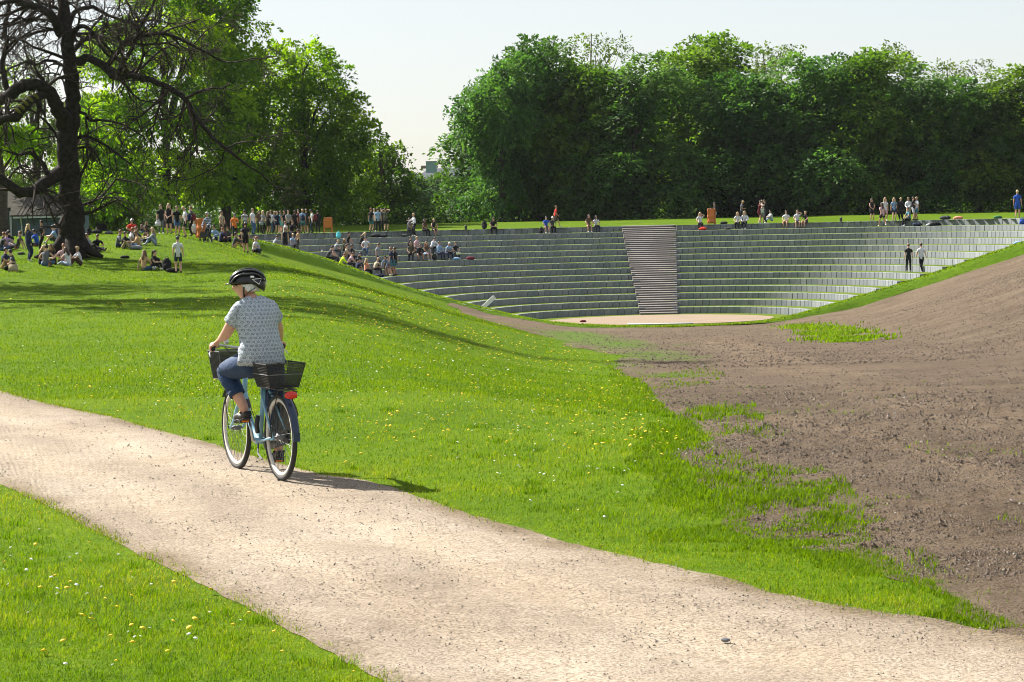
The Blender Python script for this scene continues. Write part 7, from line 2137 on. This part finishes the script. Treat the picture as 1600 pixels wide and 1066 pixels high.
def in_islands(X, Y):
    r = np.zeros(np.shape(X), bool)
    for q in ISLW: r |= inside(q, X, Y)
    return r

def scatter(n, Y0, Y1, u0, u1, rng):
    """points spread evenly over the picture rather than over the ground: more where it is near"""
    iy = rng.uniform(1 / Y1, 1 / Y0, n); Y = 1 / iy
    X = rng.uniform(u0, u1, n) * Y
    return X, Y

def blades(name, X, Y, H, Wd, mat, rng, tint, lean=0.85, kind='stuff', lift=0.0, Zs=None):
    n = len(X)
    Z = (soil_z(X, Y) if name in ('rank_grass', 'grass_sprouts') else terrain(X, Y)) - 0.006 + lift
    if Zs is not None: Z = Zs
    B = np.stack([X, Y, Z], -1)
    a = rng.uniform(0, 2 * math.pi, n)
    side = np.stack([np.cos(a), np.sin(a), np.zeros(n)], -1)
    ld = rng.uniform(0, 2 * math.pi, n); lm = rng.uniform(0.1, 1, n) * lean
    ldir = np.stack([np.cos(ld) * lm + 0.10, np.sin(ld) * lm - 0.05, np.zeros(n)], -1)
    up = np.array([0, 0, 1.0])
    Hh = H[:, None]; w = Wd[:, None]
    m1 = B + up * Hh * 0.55 + ldir * Hh * 0.30
    tip = B + up * Hh * (1 - 0.25 * lm[:, None]) + ldir * Hh * 1.05
    V = np.stack([B - side * w * .5, B + side * w * .5, m1 + side * w * .42, m1 - side * w * .42, tip], 1).reshape(-1, 3)
    i = np.arange(n)[:, None] * 5
    Q = i + np.array([[0, 1, 2, 3]]); T = i + np.array([[3, 2, 4]])
    me = mesh_np(name, V, [Q, T])
    at = me.attributes.new('tint', 'FLOAT', 'POINT'); at.data.foreach_set('value', np.repeat(np.clip(tint, 0, 1), 5).astype(np.float32))
    o = link(name, me, mats=mat)
    return tag(o, kind=kind)

rng = np.random.default_rng(77)
def lawn_points(n, Y0, Y1, u0, u1, fray=0.10):
    X, Y = scatter(n, Y0, Y1, u0, u1, rng)
    jx = rng.normal(0, fray, n); jy = rng.normal(0, fray, n)
    soil = on_soil(X + jx * np.clip(Y / 18, 1, 3) + 0.25 * vnoise(X, Y, 2.2, 31), Y + jy) & (Y < 120)
    ok = ~in_path(X + jx * .9, Y + jy * .9) & (~soil)
    return X[ok], Y[ok]
EDGE = np.concatenate([eu[::4], el[::4]])
def path_dist(X, Y):
    out = np.empty(len(X))
    for i in range(0, len(X), 20000):
        s_ = slice(i, i + 20000)
        out[s_] = np.sqrt(((X[s_, None] - EDGE[None, :, 0]) ** 2 + (Y[s_, None] - EDGE[None, :, 1]) ** 2).min(1))
    return out
def patch(X, Y):
    return 0.5 + 0.26 * vnoise(X, Y, 0.4, 41) + 0.26 * vnoise(X, Y, 1.6, 42) + 0.22 * vnoise(X, Y, 5.0, 43)
# near lawn
X, Y = lawn_points(265000, 9.5, 34, -0.25, 0.25, 0.09)
pt = patch(X, Y)
dry = np.clip(1.6 * np.exp(-(path_dist(X, Y) / .16)), 0, 1) + .8 * np.clip(vnoise(X, Y, .75, 97) + .4 * vnoise(X, Y, 3.3, 96) - .55, 0, 1)
H = np.clip((1 - .35 * np.clip(dry, 0, 1)) * 0.034 * (0.45 + 1.0 * pt) * rng.uniform(0.5, 1.4, len(X)), 0.015, 0.12)
W_ = 0.0044 * (Y / 14) ** 0.8 * rng.uniform(0.7, 1.4, len(X))
blades('grass', X, Y, H, W_, M_BLADE, rng, np.clip(0.05 + 0.66 * pt + rng.normal(0, 0.22, len(X)), 0, .9) + 0.3 * (rng.uniform(0, 1, len(X)) < .05) + .55 * dry * rng.uniform(0, 1, len(X)))
# darker rank clumps here and there in the near lawn
cx_, cy_ = lawn_points(240, 9.8, 26, -.25, .25, .05)
n_ = 55
X = (cx_[:, None] + rng.normal(0, .05, (len(cx_), n_))).ravel(); Y = (cy_[:, None] + rng.normal(0, .05, (len(cx_), n_))).ravel()
ok = ~in_path(X, Y); X, Y = X[ok], Y[ok]
blades('grass_clumps', X, Y, rng.uniform(.03, .075, len(X)), .0045 * (Y / 14) * rng.uniform(.7, 1.4, len(X)), M_BLADE, rng, rng.uniform(0, .42, len(X)), lean=1.1)
# stragglers that creep over the path's margins
n_ = 9000
k_ = rng.integers(0, NL, n_); up_ = rng.uniform(0, 1, n_) < .5
B_ = np.where(up_[:, None], eu[k_], el[k_]); dirn = np.where(up_[:, None], el[k_] - eu[k_], eu[k_] - el[k_]); dirn /= np.linalg.norm(dirn, axis=1)[:, None]
q_ = B_ + dirn * (rng.exponential(.09, n_) - .06)[:, None] + rng.normal(0, .03, (n_, 2))
ok = (vnoise(q_[:, 0], q_[:, 1], 1.7, 88) + .7 * vnoise(q_[:, 0], q_[:, 1], 5.5, 89) > -.25) & (q_[:, 1] < 32) & (q_[:, 1] > 9)
q_ = q_[ok]
blades('grass_fringe', q_[:, 0], q_[:, 1], rng.uniform(.012, .042, len(q_)), .0042 * (q_[:, 1] / 14) ** .8 * rng.uniform(.7, 1.3, len(q_)), M_BLADE, rng, np.clip(rng.normal(.62, .25, len(q_)), 0, 1), lean=1.2, lift=.012)
# farther lawn: tufts
X, Y = lawn_points(112000, 28, 92, -0.25, 0.16, 0.34)
pt = patch(X, Y)
H = np.clip(0.045 * (0.5 + 0.9 * pt) * rng.uniform(0.5, 1.3, len(X)), 0.02, 0.14)
W_ = 0.016 * (Y / 40) * rng.uniform(0.6, 1.3, len(X))
blades('grass', X, Y, H, W_, M_BLADE, rng, np.clip(0.10 + 0.55 * pt + rng.normal(0, 0.12, len(X)), 0, 1))
X, Y = lawn_points(44000, 92, 140, -0.25, 0.02, 0.3)
ok = Y < ridge_y(X) - 1.0; X, Y = X[ok], Y[ok]
pt = patch(X, Y)
blades('grass', X, Y, np.clip(0.06 * (0.5 + 0.9 * pt) * rng.uniform(0.5, 1.3, len(X)), .02, .16), 0.045 * (Y / 110) * rng.uniform(.6, 1.3, len(X)), M_BLADE, rng, np.clip(0.10 + 0.55 * pt + rng.normal(0, 0.12, len(X)), 0, 1))
# blades on the turf ridge, so that its outline is not a clean line
n_ = 16000
i_ = rng.integers(0, len(rt) - 1, n_); f_ = rng.uniform(0, 1, n_); j_ = rng.uniform(-1.3, .6, n_)
Lp = lip[i_]
X = rt[i_] * (1 - f_) + rt[i_ + 1] * f_
Y = ry[i_] * (1 - f_) + ry[i_ + 1] * f_ + j_ * (.7 + .3 * Lp)
Zr = rz[i_] * (1 - f_) + rz[i_ + 1] * f_ + np.interp(j_, [p[0] for p in prof], [p[1] for p in prof]) * Lp - .01
blades('ridge_grass', X, Y, rng.uniform(.04, .13, n_), rng.uniform(.03, .06, n_), M_BLADE, rng, np.clip(rng.normal(.38, .2, n_), 0, .85), lean=.8, Zs=Zr)
# ranker grass along the path, round the soil and in islands on it
X, Y = scatter(600000, 11, 60, -0.05, 0.25, rng)
d = np.interp(Y, SLY, SLX) - X
nearsoil = (d > -0.05) & (d < 0.5 * (0.4 + 0.8 * (vnoise(X, Y, 1.5, 51) + .3))) & (Y < 60)
isl = in_islands(X + rng.normal(0, .09, len(X)) * Y / 15, Y + rng.normal(0, .26, len(X)) * Y / 15)
isl &= rng.uniform(0, 1, len(X)) < np.clip(.46 + .7 * vnoise(X, Y, 3.0, 55) + .3 * vnoise(X, Y, 8.0, 56), .08, 1)
spa = inside(SPARSE[0], X, Y) | inside(SPARSE[1], X, Y) | inside(SPARSE[2], X, Y) | inside(SPARSE[3], X, Y)
spa &= rng.uniform(0, 1, len(X)) < np.clip(.03 + .45 * vnoise(X, Y, .9, 57) + .3 * vnoise(X, Y, 3.0, 58), 0, .6)
ok = (nearsoil & (rng.uniform(0, 1, len(X)) < .45) | isl | spa) & ~in_path(X, Y)
Xi, Yi = X[ok], Y[ok]; tall = np.where(isl[ok], 1.5, 1.0)
blades('rank_grass', Xi, Yi, 0.028 * tall * rng.uniform(0.4, 1.9, len(Xi)) * np.clip(Yi / 16, .9, 1.5), 0.0066 * (Yi / 14) * rng.uniform(.7, 1.3, len(Xi)), M_BLADE2, rng, rng.uniform(0, 1, len(Xi)), lean=1.0, lift=0.0)
X, Y = scatter(160000, 80, 150, 0.0, 0.17, rng)
isl = in_islands(X + rng.normal(0, .5, len(X)), Y + rng.normal(0, 2.0, len(X))) & (rng.uniform(0, 1, len(X)) < np.clip(.4 + .9 * vnoise(X, Y, .45, 59) + .4 * vnoise(X, Y, 1.5, 60), 0.04, 1)); X, Y = X[isl], Y[isl]
if len(X): blades('rank_grass', X, Y, 0.11 * rng.uniform(.5, 1.6, len(X)), .06 * rng.uniform(.6, 1.3, len(X)), M_BLADE2, rng, rng.uniform(0, 1, len(X)), lean=.7, lift=0.0)
# loose sprouts on bare soil and at the path's edge
X, Y = scatter(26000, 12, 40, -0.2, 0.26, rng)
ok = on_soil(X, Y) & (vnoise(X, Y, .8, 61) + .6 * vnoise(X, Y, 2.5, 62) > .55) & ~in_path(X, Y); X, Y = X[ok], Y[ok]
blades('grass_sprouts', X, Y, .035 * rng.uniform(.5, 1.4, len(X)), .006 * Y / 14 * rng.uniform(.7, 1.2, len(X)), M_BLADE2, rng, rng.uniform(0, 1, len(X)), lean=.8, lift=0.0)

# dandelions and daisies: countless yellow and white heads
M_YEL = plain('dandelion_yellow', (0.78, 0.56, 0.008), 0.7, var=0.12, scale=30)
M_DAISY = plain('daisy_white', (0.75, 0.76, 0.72), 0.7)
def heads(name, X, Y, R, Hh, mat, rng):
    n = len(X); k = 7
    Z = terrain(X, Y) + Hh
    a = np.arange(k) * 2 * math.pi / k
    tl = rng.normal(0, .25, (n, 2))
    V = []
    ring = np.stack([np.cos(a), np.sin(a)], -1)[None] * R[:, None, None]
    zr = (ring * tl[:, None]).sum(-1)
    P = np.concatenate([np.stack([X[:, None] + ring[..., 0], Y[:, None] + ring[..., 1], Z[:, None] + zr], -1), np.stack([X, Y, Z + R * .42], -1)[:, None], np.stack([X, Y, Z - R * .5], -1)[:, None]], 1)
    i = np.arange(n)[:, None, None] * (k + 2)
    j = np.arange(k)
    T = np.stack([j, (j + 1) % k, np.full(k, k)], -1)[None] + i
    T2 = np.stack([(j + 1) % k, j, np.full(k, k + 1)], -1)[None] + i
    o = link(name, mesh_np(name, P.reshape(-1, 3), np.concatenate([T.reshape(-1, 3), T2.reshape(-1, 3)]), smooth=True), mats=mat)
    return tag(o, kind='stuff')
def px_cloud(n, cx, cy, sx, sy, ang=0.0):
    u = rng.normal(0, 1, n) * sx; v = rng.normal(0, 1, n) * sy
    px = cx + u * math.cos(ang) - v * math.sin(ang); py = cy + u * math.sin(ang) + v * math.cos(ang)
    out = [ground(a, b) for a, b in zip(px, py) if 0 < b < 1066 and -50 < a < 1650]
    return np.array([tuple(g)[:2] for g in out])
clouds = [(420, 640, 470, 150, 26, .25), (240, 520, 465, 100, 20, .18), (200, 640, 520, 120, 22, .1), (260, 830, 580, 120, 30, .1), (170, 960, 650, 70, 45, .3), (60, 1010, 720, 60, 30, .2), (110, 340, 500, 150, 20, .05), (110, 700, 640, 150, 40, 0),
          (70, 220, 610, 120, 25, .1), (28, 150, 930, 100, 60, .3), (16, 300, 1000, 120, 40, .2), (60, 640, 710, 160, 40, .1), (120, 560, 430, 80, 14, .4)]
pts = np.concatenate([px_cloud(*c) for c in clouds])
X, Y = pts[:, 0], pts[:, 1]
ok = (rng.uniform(0, 1, len(X)) < np.clip(.55 + .9 * vnoise(X, Y, .22, 98) + .6 * vnoise(X, Y, .9, 99), .05, 1)) & ~in_path(X, Y) & ~(on_soil(X, Y) & ~in_islands(X, Y)) & (Y < 138); X, Y = X[ok], Y[ok]
heads('dandelions', X, Y, rng.uniform(.010, .019, len(X)) * np.clip(Y / 34, 1, 2.2), rng.uniform(.022, .05, len(X)), M_YEL, rng)
pts = np.concatenate([px_cloud(*c) for c in [(90, 260, 595, 140, 22, .1), (70, 640, 615, 150, 30, .1), (60, 850, 700, 120, 40, .1), (40, 150, 930, 110, 60, .3), (40, 700, 560, 120, 20, 0)]])
X, Y = pts[:, 0], pts[:, 1]
ok = ~in_path(X, Y) & ~on_soil(X, Y); X, Y = X[ok], Y[ok]
heads('daisies', X, Y, rng.uniform(.008, .013, len(X)) * np.clip(Y / 25, 1, 2), rng.uniform(.018, .04, len(X)), M_DAISY, rng)

# grit on the path, clods and pebbles on the soil: small faceted stones
def pebbles(name, X, Y, Rr, mat, rng, lift=0.012, flat=.6):
    n = len(X)
    Z = (soil_z(X, Y) if name == 'clods' else terrain(X, Y)) + lift
    base = np.array([[1, 0, -.5], [0, 1, -.5], [-1, 0, -.5], [0, -1, -.5], [0, 0, 1]], float)      # the underside is bedded in the ground
    F8 = np.array([[0, 1, 4], [1, 2, 4], [2, 3, 4], [3, 0, 4]])
    sc = rng.uniform(.6, 1.3, (n, 5, 1)); a = rng.uniform(0, 6.28, n)
    P = base[None] * sc * np.array([1, .8, flat])
    c, s = np.cos(a)[:, None], np.sin(a)[:, None]
    P = np.stack([P[..., 0] * c - P[..., 1] * s, P[..., 0] * s + P[..., 1] * c, P[..., 2]], -1) * Rr[:, None, None] + np.stack([X, Y, Z], -1)[:, None]
    T = (F8[None] + np.arange(n)[:, None, None] * 5).reshape(-1, 3)
    me = mesh_np(name, P.reshape(-1, 3), T)
    at = me.attributes.new('tint', 'FLOAT', 'POINT'); at.data.foreach_set('value', np.repeat(rng.uniform(0, 1, n), 5).astype(np.float32))
    return tag(link(name, me, mats=mat), kind='stuff')
def grit_mat(name, stops):
    m, nt, b = new_mat(name)
    at = nt.nodes.new('ShaderNodeAttribute'); at.attribute_name = 'tint'
    r = ramp_node(nt, stops); nt.links.new(at.outputs['Fac'], r.inputs[0])
    n = noise_node(nt, 90, 2); c = mix_rgb(nt, .5, r.outputs[0], n.outputs[1], 'SOFT_LIGHT')
    nt.links.new(c, b.inputs['Base Color']); b.inputs['Roughness'].default_value = .9
    return m
M_GRIT = grit_mat('path_grit', [(0, (0.045, 0.04, 0.036)), (.25, (0.12, 0.10, 0.08)), (.6, (.20, .165, .13)), (1, (.36, .32, .27))])
M_CLOD = grit_mat('soil_clods', [(0, (0.046, 0.032, 0.021)), (.5, (0.098, 0.071, 0.048)), (.99, (.165, .126, .091)), (1, (.34, .32, .29))])
X, Y = scatter(85000, 9.5, 34, -.26, .26, rng)
dens = .45 + .55 * vnoise(X, Y, .9, 71) + .3 * vnoise(X, Y, 3.1, 72)
ok = in_path(X, Y) & (rng.uniform(0, 1, len(X)) < dens); X, Y = X[ok], Y[ok]
big = rng.uniform(0, 1, len(X)) ** 6
pebbles('gravel', X, Y, (.0028 + .0085 * big) * np.clip(Y / 15, .8, 1.5), M_GRIT, rng, .019)
X, Y = scatter(300000, 12.5, 64, -.02, .27, rng)
dens = .34 + .22 * vnoise(X, Y, .7, 73) + .25 * vnoise(X, Y, 2.6, 74)
ok = on_soil(X, Y) & ~in_path(X, Y) & (rng.uniform(0, 1, len(X)) < dens * (1 - .6 * sstep(22, 60, Y))); X, Y = X[ok], Y[ok]
big = rng.uniform(0, 1, len(X)) ** 4
pebbles('clods', X, Y, (.008 + .018 * big) * np.clip(Y / 20, .8, 1.5), M_CLOD, rng, .002, .55)
X, Y = scatter(110000, 56, 142, .0, .27, rng)
ok = on_soil(X, Y) & (Y < ridge_y(X) - 1.5) & (rng.uniform(0, 1, len(X)) < .16 + .5 * sstep(0, 10, X - np.interp(Y, [52, 145], [12, 18]))); X, Y = X[ok], Y[ok]
pebbles('clods', X, Y, .020 + .036 * rng.uniform(0, 1, len(X)) ** 4, M_CLOD, rng, .004, .7)

# ================================================================ AIR
hz = MB().box((0, 170, 14.5), (700, 520, 43)).build('haze', None)
m = bpy.data.materials.new('thin_air'); m.use_nodes = True
nt = m.node_tree; nt.nodes.remove(nt.nodes['Principled BSDF'])
pv = nt.nodes.new('ShaderNodeVolumePrincipled'); pv.inputs['Color'].default_value = (0.90, 0.95, 1.0, 1); pv.inputs['Density'].default_value = 0.00004
nt.links.new(pv.outputs[0], nt.nodes['Material Output'].inputs['Volume'])
hz.data.materials.clear(); hz.data.materials.append(m)
hz['kind'] = 'stuff'
